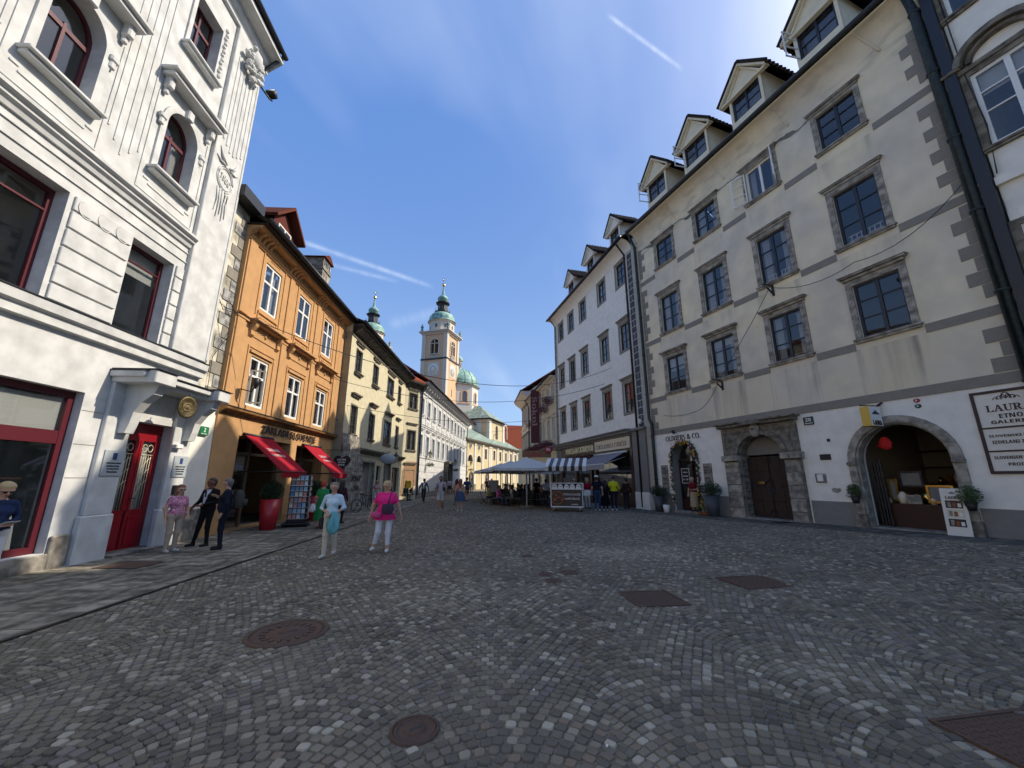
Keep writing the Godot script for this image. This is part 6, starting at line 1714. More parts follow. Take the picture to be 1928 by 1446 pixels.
# ---------- people ----------
# bones: [a, b, radius a, radius b, colour, split (0..1), colour past the split]
func net(bones, cell, k):
	var lo = Vector3.ONE * 99; var hi = -lo
	for q in bones:
		var r = maxf(q[2], q[3]) + cell * 2
		lo = lo.min(q[0] - Vector3.ONE * r).min(q[1] - Vector3.ONE * r); hi = hi.max(q[0] + Vector3.ONE * r).max(q[1] + Vector3.ONE * r)
	var nx = int((hi.x - lo.x) / cell) + 2; var ny = int((hi.y - lo.y) / cell) + 2; var nz = int((hi.z - lo.z) / cell) + 2
	var f := PackedFloat32Array()
	f.resize(nx * ny * nz); f.fill(.3)
	for q in bones:
		var a: Vector3 = q[0]; var b: Vector3 = q[1]; var ra: float = q[2]; var rb: float = q[3]
		var pad = maxf(ra, rb) + k + cell * 1.5
		var m0 = ((a.min(b) - Vector3.ONE * pad - lo) / cell).max(Vector3.ZERO); var m1 = (a.max(b) + Vector3.ONE * pad - lo) / cell
		var ab: Vector3 = b - a
		var l2 = maxf(ab.length_squared(), 1e-8)
		for z in range(int(m0.z), mini(int(m1.z) + 1, nz)):
			for y in range(int(m0.y), mini(int(m1.y) + 1, ny)):
				var row = (z * ny + y) * nx
				for x in range(int(m0.x), mini(int(m1.x) + 1, nx)):
					var p = lo + Vector3(x, y, z) * cell - a
					var t = clampf(p.dot(ab) / l2, 0, 1)
					var d = (p - ab * t).length() - (ra + (rb - ra) * t)
					var o = f[row + x]
					var h = maxf(k - absf(d - o), 0)
					f[row + x] = minf(d, o) - h * h / (4 * k)
	var id := PackedInt32Array()
	id.resize(nx * ny * nz); id.fill(-1)
	var vs := PackedVector3Array(); var ns := PackedVector3Array()
	var sx = 1; var sy = nx; var sz = nx * ny
	var co = [0, sx, sy, sx + sy, sz, sx + sz, sy + sz, sx + sy + sz]
	var ed = [[0, 1], [2, 3], [4, 5], [6, 7], [0, 2], [1, 3], [4, 6], [5, 7], [0, 4], [1, 5], [2, 6], [3, 7]]
	var cv = [Vector3(0, 0, 0), Vector3(1, 0, 0), Vector3(0, 1, 0), Vector3(1, 1, 0), Vector3(0, 0, 1), Vector3(1, 0, 1), Vector3(0, 1, 1), Vector3(1, 1, 1)]
	for z in nz - 1:
		for y in ny - 1:
			for x in nx - 1:
				var i = z * sz + y * sy + x
				if absf(f[i]) > cell * 2.2: continue
				var mask = 0
				for c in 8: if f[i + co[c]] < 0: mask |= 1 << c
				if mask == 0 or mask == 255: continue
				var s = Vector3.ZERO; var n = 0
				for e in ed:
					var u = e[0]; var w = e[1]
					if (mask >> u & 1) != (mask >> w & 1):
						var fa = f[i + co[u]]; var fb = f[i + co[w]]
						s += cv[u].lerp(cv[w], fa / (fa - fb)); n += 1
				id[i] = vs.size()
				vs.append(lo + (Vector3(x, y, z) + s / n) * cell)
				ns.append(Vector3(f[i + 1] - f[i] + f[i + 7 * 0 + sx + sy] - f[i + sy], f[i + sy] - f[i] + f[i + sx + sy] - f[i + sx], f[i + sz] - f[i] + f[i + sx + sz] - f[i + sx]).normalized())
	var ix := PackedInt32Array()
	for z in range(1, nz - 1):
		for y in range(1, ny - 1):
			for x in range(1, nx - 1):
				var i = z * sz + y * sy + x
				if absf(f[i]) > cell * 2.2: continue
				var a = f[i] < 0
				for ax in 3:
					var st = [sx, sy, sz][ax]
					if (f[i + st] < 0) == a: continue
					var p = [sy, sz, sx][ax]; var q = [sz, sx, sy][ax]
					var v = [id[i], id[i - p], id[i - p - q], id[i - q]]
					if v[0] < 0 or v[1] < 0 or v[2] < 0 or v[3] < 0: continue
					if not a: ix.append_array([v[0], v[1], v[2], v[0], v[2], v[3]])
					else: ix.append_array([v[0], v[2], v[1], v[0], v[3], v[2]])
	return [vs, ns, ix]
func paint(vs, bones):
	var cs := PackedColorArray()
	for p in vs:
		var best = 99.0; var col = Color.WHITE
		for q in bones:
			var ab = q[1] - q[0]
			var t = clampf((p - q[0]).dot(ab) / maxf(ab.length_squared(), 1e-8), 0, 1)
			var d = (p - q[0] - ab * t).length() - lerpf(q[2], q[3], t)
			if d < best: best = d; col = q[4] if t < q[5] else q[6]
		cs.append(col)
	return cs
var head_t = null
var hand_t = null
var hair_t = {}
func S(p, r, c = Color.BLACK): return [p, p + Vector3(0, .0001, 0), r, r, c, 2.0, c]
func C(a, b, ra, rb, c = Color.BLACK, sp = 2.0, c2 = Color.BLACK): return [a, b, ra, rb, c, sp, c2]
func templates():
	var k = Color.BLACK
	head_t = net([S(Vector3(0, .055, -.018), .088), C(Vector3(-.02, .05, .02), Vector3(.02, .05, .02), .078, .078), C(Vector3(0, -.02, .025), Vector3(0, -.062, .05), .058, .034), C(Vector3(0, .03, .088), Vector3(0, -.002, .108), .010, .016), C(Vector3(-.05, .045, .062), Vector3(.05, .045, .062), .022, .022), C(Vector3(-.022, -.035, .078), Vector3(.022, -.035, .078), .012, .012), C(Vector3(.083, .03, -.01), Vector3(.083, -.01, -.005), .018, .012), C(Vector3(-.083, .03, -.01), Vector3(-.083, -.01, -.005), .018, .012), C(Vector3(0, -.05, -.02), Vector3(0, -.13, -.03), .055, .055)], .0105, .02)
	var fb = [C(Vector3(-.018, 0, 0), Vector3(-.024, -.07, .004), .02, .017), C(Vector3(.018, 0, 0), Vector3(.024, -.07, .004), .02, .017), C(Vector3(0, .03, 0), Vector3(0, -.04, 0), .024, .024)]
	var fl = [.068, .076, .07, .056]
	for i in 4:
		var x = .032 - i * .0215
		var a = Vector3(x, -.08, .004)
		var m = a + Vector3(x * .08, -fl[i] * .5, .008)
		fb.append(C(a, m, .0095, .0088)); fb.append(C(m, m + Vector3(0, -fl[i] * .45, .024), .0088, .0075))
	fb.append(C(Vector3(.03, -.03, .01), Vector3(.052, -.068, .022), .013, .0105)); fb.append(C(Vector3(.052, -.068, .022), Vector3(.05, -.098, .034), .0105, .009))
	hand_t = net(fb, .0058, .006)
	hair_t["short"] = hair_net([S(Vector3(0, .066, -.024), .097), C(Vector3(-.03, .09, .02), Vector3(.03, .09, .02), .06, .06), C(Vector3(0, .03, -.06), Vector3(0, -.03, -.055), .06, .05)], .045)
	hair_t["bob"] = hair_net([S(Vector3(0, .07, -.022), .105), C(Vector3(-.03, .095, .02), Vector3(.03, .095, .02), .066, .066), C(Vector3(.06, .05, -.02), Vector3(.066, -.03, -.02), .05, .04), C(Vector3(-.06, .05, -.02), Vector3(-.066, -.03, -.02), .05, .04), C(Vector3(0, .03, -.06), Vector3(0, -.05, -.06), .07, .06)], .055)
	hair_t["long"] = hair_net([S(Vector3(0, .07, -.022), .104), C(Vector3(-.03, .095, .02), Vector3(.03, .095, .02), .064, .064), C(Vector3(.055, .05, -.03), Vector3(.07, -.12, -.045), .05, .045), C(Vector3(-.055, .05, -.03), Vector3(-.07, -.12, -.045), .05, .045), C(Vector3(0, .03, -.065), Vector3(0, -.26, -.095), .085, .07)], .055)
	hair_t["tied"] = hair_net([S(Vector3(0, .066, -.022), .099), C(Vector3(-.03, .09, .02), Vector3(.03, .09, .02), .06, .06), S(Vector3(0, .06, -.13), .042)], .05)
func hair_net(bones, brow):
	var t = net(bones, .013, .025)
	# keep the face clear: pull vertices that hang before the face up to the hairline
	for i in t[0].size():
		var p = t[0][i]
		if p.z > .045 and p.y < brow + .035: p.z = lerpf(p.z, .03, .9); p.y = maxf(p.y, brow + .03) if absf(p.x) < .07 else p.y
		t[0][i] = p
	return t
func am(vs, ns, ix, cs = null):
	var a = []
	a.resize(Mesh.ARRAY_MAX)
	a[Mesh.ARRAY_VERTEX] = vs; a[Mesh.ARRAY_NORMAL] = ns; a[Mesh.ARRAY_INDEX] = ix
	if cs: a[Mesh.ARRAY_COLOR] = cs
	var m := ArrayMesh.new()
	m.add_surface_from_arrays(Mesh.PRIMITIVE_TRIANGLES, a)
	return m
func cl(c, f = 1.0): return Color(c[0] * f, c[1] * f, c[2] * f)
# s: x d turn h skin top legs shoes hair style pose arms...
func person(s, label, group = ""):
	var h = s.get("h", 1.68); var k = h / 1.70
	var o = thing("person", label, "person", P(s.x, gh(s.x, s.d) + s.get("y", 0.0), s.d), deg_to_rad(s.get("turn", 0.0)), group)
	var skin = cl(s.get("skin", [.50, .30, .21])); var top = cl(s.top); var legs = cl(s.legs); var shoe = cl(s.get("shoes", [.03, .03, .03]))
	var w = s.get("wide", 1.0); var fem = s.get("fem", false)
	var sit = s.get("pose", "stand") == "sit"
	var off = Vector3(0, -.43 if sit else 0.0, -.0)
	var lean = s.get("lean", 0.0)
	var T = func(p): return p + off + Vector3(0, 0, maxf(0.0, p.y - .95) * lean)
	var hipw = .095 * (1.08 if fem else 1.0) * w; var shw = (.165 if fem else .185) * lerpf(1, w, .6)
	var bones = []
	var jk = s.get("coat", 1.0)
	bones.append(C(T.call(Vector3(-.06 * w, .94, 0)), T.call(Vector3(.06 * w, .94, 0)), .115 * w, .115 * w, legs))
	bones.append(C(T.call(Vector3(0, 1.02, .012 * w)), T.call(Vector3(0, 1.15, .01 * w)), .128 * w * jk, .122 * w * jk, top))
	bones.append(C(T.call(Vector3(-.055 * w, 1.0, .01)), T.call(Vector3(.055 * w, 1.0, .01)), .112 * w * jk, .112 * w * jk, top))
	bones.append(C(T.call(Vector3(-.06 * w, 1.25, 0)), T.call(Vector3(.06 * w, 1.25, 0)), .118 * w * jk, .118 * w * jk, top))
	bones.append(C(T.call(Vector3(-.10, 1.375, -.012)), T.call(Vector3(.10, 1.375, -.012)), .075 * jk, .075 * jk, top))
	if fem: for q in [-1, 1]: bones.append(S(T.call(Vector3(q * .068, 1.235, .085 * w)), .062, top))
	var bare = skin if s.get("neckline", false) else top
	bones.append(C(T.call(Vector3(0, 1.40, -.012)), T.call(Vector3(0, 1.53, .0)), .058, .05, bare, .35, skin))
	var lg = s.get("leg", {})
	for q in [-1, 1]:
		var hip = T.call(Vector3(q * hipw, .92, 0))
		var kn; var an
		if sit: kn = Vector3(q * .12, .50, .42); an = Vector3(q * .12, .09, .40)
		elif lg.has(q): kn = lg[q][0]; an = lg[q][1]
		else: kn = Vector3(q * .095, .49, .015); an = Vector3(q * .1, .085, -.02)
		var lc = legs; var low = legs; var spl = 2.0
		if s.get("cut", "") == "short": spl = .8; low = skin
		elif s.get("cut", "") == "bare": lc = skin; low = skin
		elif s.get("cut", "") == "crop": low = legs
		var tr = s.get("trouser", 1.0)
		bones.append(C(hip, kn, .088 * w * (.9 if lc == skin else 1.0), .06 * tr, lc, spl, skin))
		bones.append(C(kn, an, .06 * tr, .042 * tr, low, .78 if s.get("cut", "") == "crop" else 2.0, skin))
		var fd = s.get("foot", {}).get(q, Vector3(q * .02, 0, .15))
		bones.append(C(Vector3(an.x, maxf(.045, an.y - .04), an.z - .02), Vector3(an.x + fd.x, maxf(.036, an.y - .045 + fd.y), an.z + fd.z), .045, .036, shoe))
	var arms = s.get("arms", {})
	var wr = []
	for q in [-1, 1]:
		var sh = T.call(Vector3(q * shw, 1.37, -.012))
		var a = arms.get(q, [Vector3(q * (.225 + .03 * w), 1.12, -.04), Vector3(q * (.235 + .03 * w), .87, .04)])
		var el = T.call(a[0]); var wp = T.call(a[1])
		var sl = s.get("sleeve", "long")
		bones.append(C(sh, el, .066 * jk, .047 * jk, top if sl != "none" else skin, .72 if sl == "short" else 2.0, skin))
		bones.append(C(el, wp, .047 * (jk if sl == "long" else .9), .036 if sl == "long" else .028, top if sl == "long" else (top if sl == "half" else skin), .93 if sl == "long" else (.3 if sl == "half" else 2.0), skin))
		wr.append([q, el, wp])
	for i in bones.size(): bones[i] = [bones[i][0] * k, bones[i][1] * k, bones[i][2] * k, bones[i][3] * k, bones[i][4], bones[i][5], bones[i][6]]
	var r = net(bones, s.get("cell", .022), .035)
	var cs = paint(r[0], bones)
	if s.has("shirt"):   # open jacket: shirt shows in a wedge down the chest
		for i in r[0].size():
			var p = r[0][i] / k - off
			if p.z > .05 and p.y > 1.02 and p.y < 1.43 and absf(p.x) < .018 + (p.y - 1.02) * .17: cs[i] = cl(s.shirt)
	if s.has("spots"):
		for i in r[0].size():
			var p = r[0][i]
			if cs[i].is_equal_approx(top) and (int(floor(p.x * 32) + floor(p.y * 36) + floor(p.z * 32)) % 2 == 0): cs[i] = cl(s.spots)
	var vs = r[0]; var ns = r[1]; var ix = r[2]
	# head
	var hb = Basis(Vector3.UP, deg_to_rad(s.get("look", 0.0))) * Basis(Vector3(1, 0, 0), deg_to_rad(s.get("nod", 0.0)))
	var hp = T.call(Vector3(0, 1.575, .012)) * k
	var base = vs.size()
	for i in head_t[0].size():
		var p = head_t[0][i]
		vs.append(hp + hb * p * k * 1.0); ns.append(hb * head_t[1][i])
		var c = skin
		if (Vector2(absf(p.x) - .032, (p.y - .024) * 1.4)).length() < .014 and p.z > .06: c = skin * .25
		elif absf(p.x) < .026 and absf(p.y + .038) < .008 and p.z > .07: c = Color(skin.r * .8, skin.g * .45, skin.b * .45)
		elif s.get("beard", false) and p.y < -.02 and p.z > -.01: c = cl(s.hair)
		cs.append(c)
	for i in head_t[2]: ix.append(base + i)
	for a in wr:
		var q = a[0]
		var dn = (a[1] - a[2]).normalized()
		var fw = Vector3(-q * .6, 0, .8)
		fw = (fw - dn * fw.dot(dn)).normalized()
		var bx = dn.cross(fw)
		var bs = Basis(bx, dn, fw)
		base = vs.size()
		for i in hand_t[0].size():
			var p = hand_t[0][i]; var n = hand_t[1][i]
			if q > 0: p.x = -p.x; n.x = -n.x
			vs.append(a[2] * k + bs * (p + Vector3(0, -.015, 0)) * k * .98); ns.append(bs * n); cs.append(skin)
		for i in range(0, hand_t[2].size(), 3):
			ix.append(base + hand_t[2][i]); ix.append(base + hand_t[2][i + (2 if q > 0 else 1)]); ix.append(base + hand_t[2][i + (1 if q > 0 else 2)])
	put(o, "body", am(vs, ns, ix, cs), mats["person"])
	var hk = s.get("style", "short")
	if hair_t.has(hk):
		var t = hair_t[hk]
		var hv := PackedVector3Array(); var hn := PackedVector3Array()
		for i in t[0].size(): hv.append(hp + hb * t[0][i] * k); hn.append(hb * t[1][i])
		var hc = s.get("hair", [.05, .035, .025])
		put(o, "hair", am(hv, hn, t[2]), mat("hair" + str(hc), L3(hc[0], hc[1], hc[2]), .6))
	if s.has("skirt"):   # [waist y, hem y, waist r, hem r, colour]
		var q = s.skirt
		var b = Mb.new(true)
		var n = 28; var rows = 7
		var f = func(i, j):
			var t = float(j) / rows
			var a = TAU * i / n
			var rr = lerpf(q[2], q[3], pow(t, .8)) * (1 + .07 * t * sin(a * 7.0 + t))
			return (Vector3(cos(a) * rr * 1.12, lerpf(q[0], q[1], t), sin(a) * rr * .92) + off) * k
		for j in rows: for i in n: b.quad(f.call(i, j), f.call(i, j + 1), f.call(i + 1, j + 1), f.call(i + 1, j))
		put(o, s.get("skirt_name", "skirt"), b, mat("cloth" + str(q[4]), L3(q[4][0], q[4][1], q[4][2]), .9, "grain", 3.0, .2))
	if s.has("tie"):
		var b = Mb.new(); b.prism([Vector2(-.02, 1.40), Vector2(.02, 1.40), Vector2(.036, 1.1), Vector2(0, 1.05), Vector2(-.036, 1.1)], .118 * w, .128 * w)
		put(o, "tie", b, mat("tie", L3(.02, .025, .06), .6), Vector3(0, -.0, .005), Basis.from_scale(Vector3.ONE * k))
	if s.has("glasses"):
		var b = Mb.new(true)
		for q in [-1, 1]: b.lathe([[0, .004], [.024, .004], [.026, 0], [.024, -.004], [0, -.004]], 12, Vector3.ZERO)
		b = Mb.new(); b.b2(-.06, -.008, .012, .046, .093, .1); b.b2(.008, .06, .012, .046, .093, .1); b.b2(-.085, -.06, .034, .04, -.01, .1); b.b2(.06, .085, .034, .04, -.01, .1); b.b2(-.01, .01, .034, .04, .095, .1)
		put(o, "glasses", b, mats["iron"], hp, hb.scaled(Vector3.ONE * k))
	if s.has("cap"):
		var b = Mb.new(true); b.lathe([[.108, .06], [.108, .1], [.09, .145], [.05, .17], [0, .175]], 16, Vector3(0, 0, -.018)); b.b2(-.07, .07, .062, .072, .06, .17)
		put(o, "cap", b, mats["paper"], hp, hb.scaled(Vector3.ONE * k))
	return o

# ---------- people in the street ----------
func people():
	templates()
	var V = func(x, y, z): return Vector3(x, y, z)
	var walk = {1: [Vector3(.09, .50, .13), Vector3(.09, .11, .17)], -1: [Vector3(-.09, .48, .0), Vector3(-.095, .17, -.25)]}
	var walk2 = {-1: [Vector3(-.09, .50, .13), Vector3(-.09, .11, .17)], 1: [Vector3(.09, .48, .0), Vector3(.095, .17, -.25)]}
	var fold = {1: [Vector3(.25, 1.13, -.03), Vector3(.09, 1.06, .21)], -1: [Vector3(-.25, 1.13, -.03), Vector3(-.07, 1.05, .22)]}
	person({"x": -8.22, "d": 6.6, "turn": 75, "h": 1.62, "top": [.02, .035, .075], "legs": [.62, .62, .62], "hair": [.42, .31, .16], "style": "bob", "nod": 22, "arms": fold, "fem": true, "shoes": [.5, .5, .5], "glasses": 1}, "blonde woman in navy jacket reading a slip of paper by the shop window")
	person({"x": -8.19, "d": 10.06, "turn": 72, "h": 1.53, "wide": 1.14, "top": [.62, .36, .42], "spots": [.34, .06, .16], "legs": [.42, .33, .25], "trouser": 1.2, "sleeve": "short", "hair": [.19, .075, .035], "style": "long", "fem": true, "shoes": [.5, .48, .45], "glasses": 1, "arms": {1: [V.call(.25, 1.1, .02), V.call(.2, .93, .16)]}}, "woman in pink patterned blouse and beige trousers beside the red door")
	person({"x": -8.05, "d": 10.9, "turn": -14, "h": 1.70, "wide": 1.05, "coat": 1.1, "top": [.012, .012, .015], "shirt": [.62, .63, .68], "tie": 1, "legs": [.012, .012, .015], "hair": [.03, .02, .016], "skin": [.22, .10, .07], "look": -12, "arms": {-1: [V.call(-.30, 1.14, .0), V.call(-.33, .98, .16)], 1: [V.call(.26, 1.12, -.02), V.call(.06, 1.04, .24)]}, "leg": {-1: [V.call(-.15, .48, .05), V.call(-.24, .085, .06)]}}, "man in black suit, white shirt and tie talking on the pavement")
	person({"x": -7.30, "d": 10.45, "turn": -58, "h": 1.69, "wide": 1.04, "coat": 1.12, "top": [.012, .016, .03], "legs": [.012, .016, .03], "shoes": [.02, .02, .022], "hair": [.13, .12, .11], "look": -22, "arms": {-1: [V.call(-.26, 1.12, .02), V.call(-.14, 1.27, .2)]}}, "man in dark navy jacket and jeans with a grey rucksack on his back")
	person({"x": -4.12, "d": 9.45, "turn": 3, "h": 1.60, "top": [.52, .66, .74], "legs": [.58, .52, .42], "trouser": 1.15, "sleeve": "half", "neckline": true, "fem": true, "hair": [.19, .15, .12], "shoes": [.6, .58, .54], "arms": {1: [V.call(.27, 1.13, -.02), V.call(.12, .98, .2)], -1: [V.call(-.27, 1.12, -.03), V.call(-.02, 1.0, .22)]}, "leg": {1: [V.call(.07, .49, -.03), V.call(.06, .13, -.2)], -1: [V.call(-.07, .5, .08), V.call(-.07, .085, .1)]}}, "woman in pale blue top and beige trousers carrying an aqua cardigan")
	var p = person({"x": -3.1, "d": 10.1, "turn": 4, "h": 1.62, "wide": 1.2, "coat": 1.08, "top": [.80, .035, .22], "legs": [.68, .68, .72], "cut": "crop", "trouser": 1.15, "sleeve": "short", "neckline": true, "fem": true, "hair": [.46, .34, .18], "style": "bob", "look": -28, "shoes": [.72, .72, .72], "arms": {1: [V.call(.31, 1.12, -.06), V.call(.38, .90, -.02)], -1: [V.call(-.32, 1.12, -.03), V.call(-.36, .88, .05)]}, "leg": {-1: [V.call(-.13, .5, .1), V.call(-.24, .13, .0)], 1: [V.call(.1, .48, .02), V.call(.1, .085, .02)]}, "skirt": [1.12, .78, .15, .24, [.80, .035, .22]], "skirt_name": "tunic"}, "woman in bright pink tunic and white cropped trousers walking across the setts")
	person({"x": -6.8, "d": 14.7, "turn": 168, "h": 1.6, "wide": 1.1, "top": [.03, .24, .08], "legs": [.03, .24, .08], "cut": "bare", "sleeve": "short", "fem": true, "hair": [.42, .04, .015], "shoes": [.1, .07, .05], "skirt": [1.1, .3, .15, .25, [.03, .24, .08]], "skirt_name": "dress_skirt"}, "red haired woman in long green dress seen from behind by the postcard rack")
	person({"x": -7.35, "d": 16.7, "turn": 190, "h": 1.74, "top": [.02, .06, .055], "legs": [.03, .035, .05], "hair": [.02, .016, .014], "leg": walk}, "person in dark teal shirt walking away past the gift shop")
	person({"x": -6.8, "d": 16.3, "turn": 170, "h": 1.62, "top": [.06, .02, .03], "legs": [.02, .02, .03], "hair": [.015, .012, .012], "style": "long", "fem": true}, "dark haired woman in black and maroon walking away past the gift shop")
	person({"x": -8.75, "d": 26.3, "turn": 30, "h": 1.6, "top": [.42, .13, .14], "spots": [.55, .42, .38], "legs": [.6, .58, .54], "trouser": 1.25, "fem": true, "sleeve": "short", "hair": [.4, .2, .16]}, "woman in red floral blouse and white trousers by the grey double door")
	person({"x": -6.62, "d": 30.6, "turn": -2, "h": 1.70, "coat": 1.1, "top": [.12, .11, .10], "shirt": [.7, .7, .72], "legs": [.025, .027, .035], "skin": [.16, .08, .055], "hair": [.012, .01, .01], "leg": walk, "arms": {1: [V.call(.31, 1.12, 0), V.call(.36, .9, .06)], -1: [V.call(-.31, 1.12, 0), V.call(-.36, .9, .08)]}}, "man in open grey jacket over white shirt walking along the pavement edge")
	person({"x": -3.78, "d": 21.6, "turn": 2, "h": 1.82, "top": [.40, .35, .38], "legs": [.46, .45, .42], "cut": "short", "trouser": 1.3, "sleeve": "short", "hair": [.02, .014, .01], "beard": true, "skin": [.34, .19, .13], "shoes": [.3, .3, .3], "leg": walk2}, "bearded man in lilac grey t-shirt and light shorts with backpack straps")
	person({"x": -2.82, "d": 22.2, "turn": 182, "h": 1.67, "top": [.50, .28, .20], "legs": [.08, .13, .22], "cut": "bare", "sleeve": "none", "fem": true, "hair": [.24, .06, .02], "style": "long", "shoes": [.65, .65, .65], "skirt": [1.08, .56, .13, .27, [.075, .12, .21]]}, "long haired woman in short denim skirt walking away with a pale bag strap")
	person({"x": -3.75, "d": 27.5, "turn": 178, "h": 1.66, "top": [.46, .22, .16], "legs": [.2, .17, .15], "fem": true, "hair": [.025, .016, .012], "style": "long", "sleeve": "none", "cell": .03}, "dark haired woman in peach sleeveless top walking away")
	person({"x": -3.5, "d": 31.5, "turn": 175, "h": 1.8, "top": [.035, .055, .10], "legs": [.05, .05, .055], "cut": "short", "sleeve": "short", "hair": [.05, .04, .03], "cell": .03, "leg": walk}, "man in navy t-shirt and dark shorts walking away past the parasols")
	person({"x": -8.75, "d": 33.4, "turn": 80, "h": 1.68, "top": [.02, .10, .06], "legs": [.3, .26, .2], "pose": "sit", "hair": [.05, .04, .03], "cell": .03}, "person in green sweater sitting on the stone ledge")
	for q in [[-6.9, 45, [.3, .3, .36], [.03, .03, .03]], [-6.2, 46, [.14, .14, .16], [.04, .05, .09]], [-5.0, 50, [.5, .48, .45], [.1, .1, .1]], [-3.0, 48, [.1, .03, .03], [.04, .04, .05]], [-2.2, 44, [.55, .55, .55], [.05, .05, .08]]]:
		person({"x": q[0], "d": q[1], "turn": 180 if q[0] < -5.5 else 10, "h": 1.72, "top": q[2], "legs": q[3], "sleeve": "short", "cut": "short" if q[1] == 45 else "", "cell": .034, "leg": walk}, ["distant walker in grey top and black shorts by the palace", "distant walker in dark top and blue trousers by the palace", "distant walker in pale top and dark trousers coming up the street", "distant walker in dark red top coming up the street", "distant walker in white top near the far parasols"][[45, 46, 50, 48, 44].find(int(q[1]))])
	person({"x": 5.72, "d": 22.9, "turn": 172, "h": 1.84, "wide": 1.05, "coat": 1.12, "top": [.52, .50, .02], "legs": [.012, .016, .035], "hair": [.012, .01, .01], "style": "tied", "shoes": [.6, .6, .6], "fem": true, "arms": {1: [V.call(.27, 1.12, .02), V.call(.2, 1.0, .2)], -1: [V.call(-.27, 1.12, .02), V.call(-.22, 1.0, .2)]}}, "person in bright yellow jacket standing at the chocolate shop window")
	person({"x": 4.72, "d": 22.6, "turn": 160, "h": 1.86, "top": [.012, .015, .03], "legs": [.03, .06, .13], "hair": [.04, .03, .02], "style": "bob", "cap": 1, "shoes": [.5, .5, .5], "sleeve": "short"}, "person in navy shirt, blue jeans and white cap queueing behind the cart")
	person({"x": 5.2, "d": 22.8, "turn": 175, "h": 1.62, "top": [.008, .008, .012], "legs": [.008, .008, .012], "hair": [.01, .008, .008], "style": "long", "fem": true, "shoes": [.6, .6, .6], "skirt": [1.1, .28, .14, .25, [.008, .008, .012]]}, "woman dressed in black between the yellow jacket and the white cap")
	person({"x": 4.5, "d": 24.3, "turn": -160, "h": 1.72, "top": [.36, .015, .03], "legs": [.6, .58, .55], "hair": [.4, .3, .16], "style": "bob", "fem": true}, "blond person in red jacket and white trousers behind the cart")
	person({"x": 6.75, "d": 24.1, "turn": 190, "h": 1.72, "top": [.055, .025, .018], "spots": [.025, .015, .012], "legs": [.02, .02, .025], "hair": [.02, .014, .012]}, "person in brown checked jacket looking into the chocolate shop window")
	person({"x": 3.3, "d": 25.4, "turn": 20, "h": 1.76, "top": [.02, .022, .02], "legs": [.02, .02, .02], "hair": [.02, .015, .012], "cell": .03}, "man in black standing behind the cart under the creeper")
	person({"x": 4.0, "d": 26.0, "turn": -30, "h": 1.74, "top": [.015, .02, .05], "legs": [.02, .02, .02], "hair": [.2, .17, .14], "cell": .03}, "man in dark blue standing by the wooden shop front")
	person({"x": 8.92, "d": 20.02, "y": .12, "turn": -48, "h": 1.60, "top": [.14, .014, .018], "legs": [.4, .33, .22], "sleeve": "short", "fem": true, "hair": [.3, .24, .18], "style": "tied", "skirt": [1.08, .22, .145, .19, [.46, .37, .23]], "skirt_name": "apron", "arms": {1: [V.call(.25, 1.12, 0), V.call(.1, 1.1, .2)]}}, "shopkeeper in dark red top and long beige apron in the flowered doorway")
	# cafe guests
	var seat = [[-1.65, 28.3, 100, [.30, .29, .06], [.04, .04, .05], "guest in olive yellow jacket on the first row of cafe chairs"], [-.95, 27.3, 60, [.62, .16, .34], [.1, .12, .2], "guest in pink blouse at the front cafe table"], [.0, 27.4, -80, [.6, .6, .6], [.3, .3, .3], "guest in white shirt at the front cafe table"], [.6, 29.4, -90, [.02, .025, .06], [.03, .03, .03], "guest in dark blue on the second row of cafe tables"]]
	for q in seat: person({"x": q[0], "d": q[1], "turn": q[2], "h": 1.68, "top": q[3], "legs": q[4], "pose": "sit", "lean": .12, "hair": [.04, .03, .025], "style": "bob" if q[3][0] > .5 else "short", "arms": {1: [Vector3(.24, 1.14, .08), Vector3(.16, 1.12, .3)], -1: [Vector3(-.24, 1.14, .08), Vector3(-.16, 1.12, .3)]}}, q[5])
	person({"x": 1.65, "d": 27.3, "turn": 200, "h": 1.72, "top": [.012, .012, .012], "legs": [.012, .012, .012], "hair": [.012, .01, .01], "style": "tied", "fem": true, "sleeve": "short"}, "waitress in black standing between the cafe tables")
	person({"x": 2.25, "d": 27.0, "turn": 170, "h": 1.66, "top": [.45, .5, .62], "legs": [.05, .05, .06], "hair": [.03, .025, .02], "sleeve": "short"}, "guest in light blue shirt standing up at the cafe table")
	var g := RandomNumberGenerator.new()
	g.seed = 21
	var crowd = [[[.03, .03, .035], [.02, .02, .02]], [[.1, .08, .07], [.02, .02, .03]], [[.05, .03, .06], [.03, .03, .03]], [[.14, .03, .04], [.03, .03, .03]]]
	var spots = [[-1.2, 30.6, 80], [.1, 30.5, -80], [1.2, 30.8, 90], [2.3, 30.4, -90], [-1.3, 32.8, 90], [-.1, 33.0, -80], [1.0, 32.9, 80], [2.0, 33.2, -85], [-1.6, 35.2, 75], [-.4, 35.4, -90], [.8, 35.0, 85], [-1.7, 37.5, 90], [-.6, 37.6, -80], [.5, 37.4, 80], [1.5, 35.6, -90]]
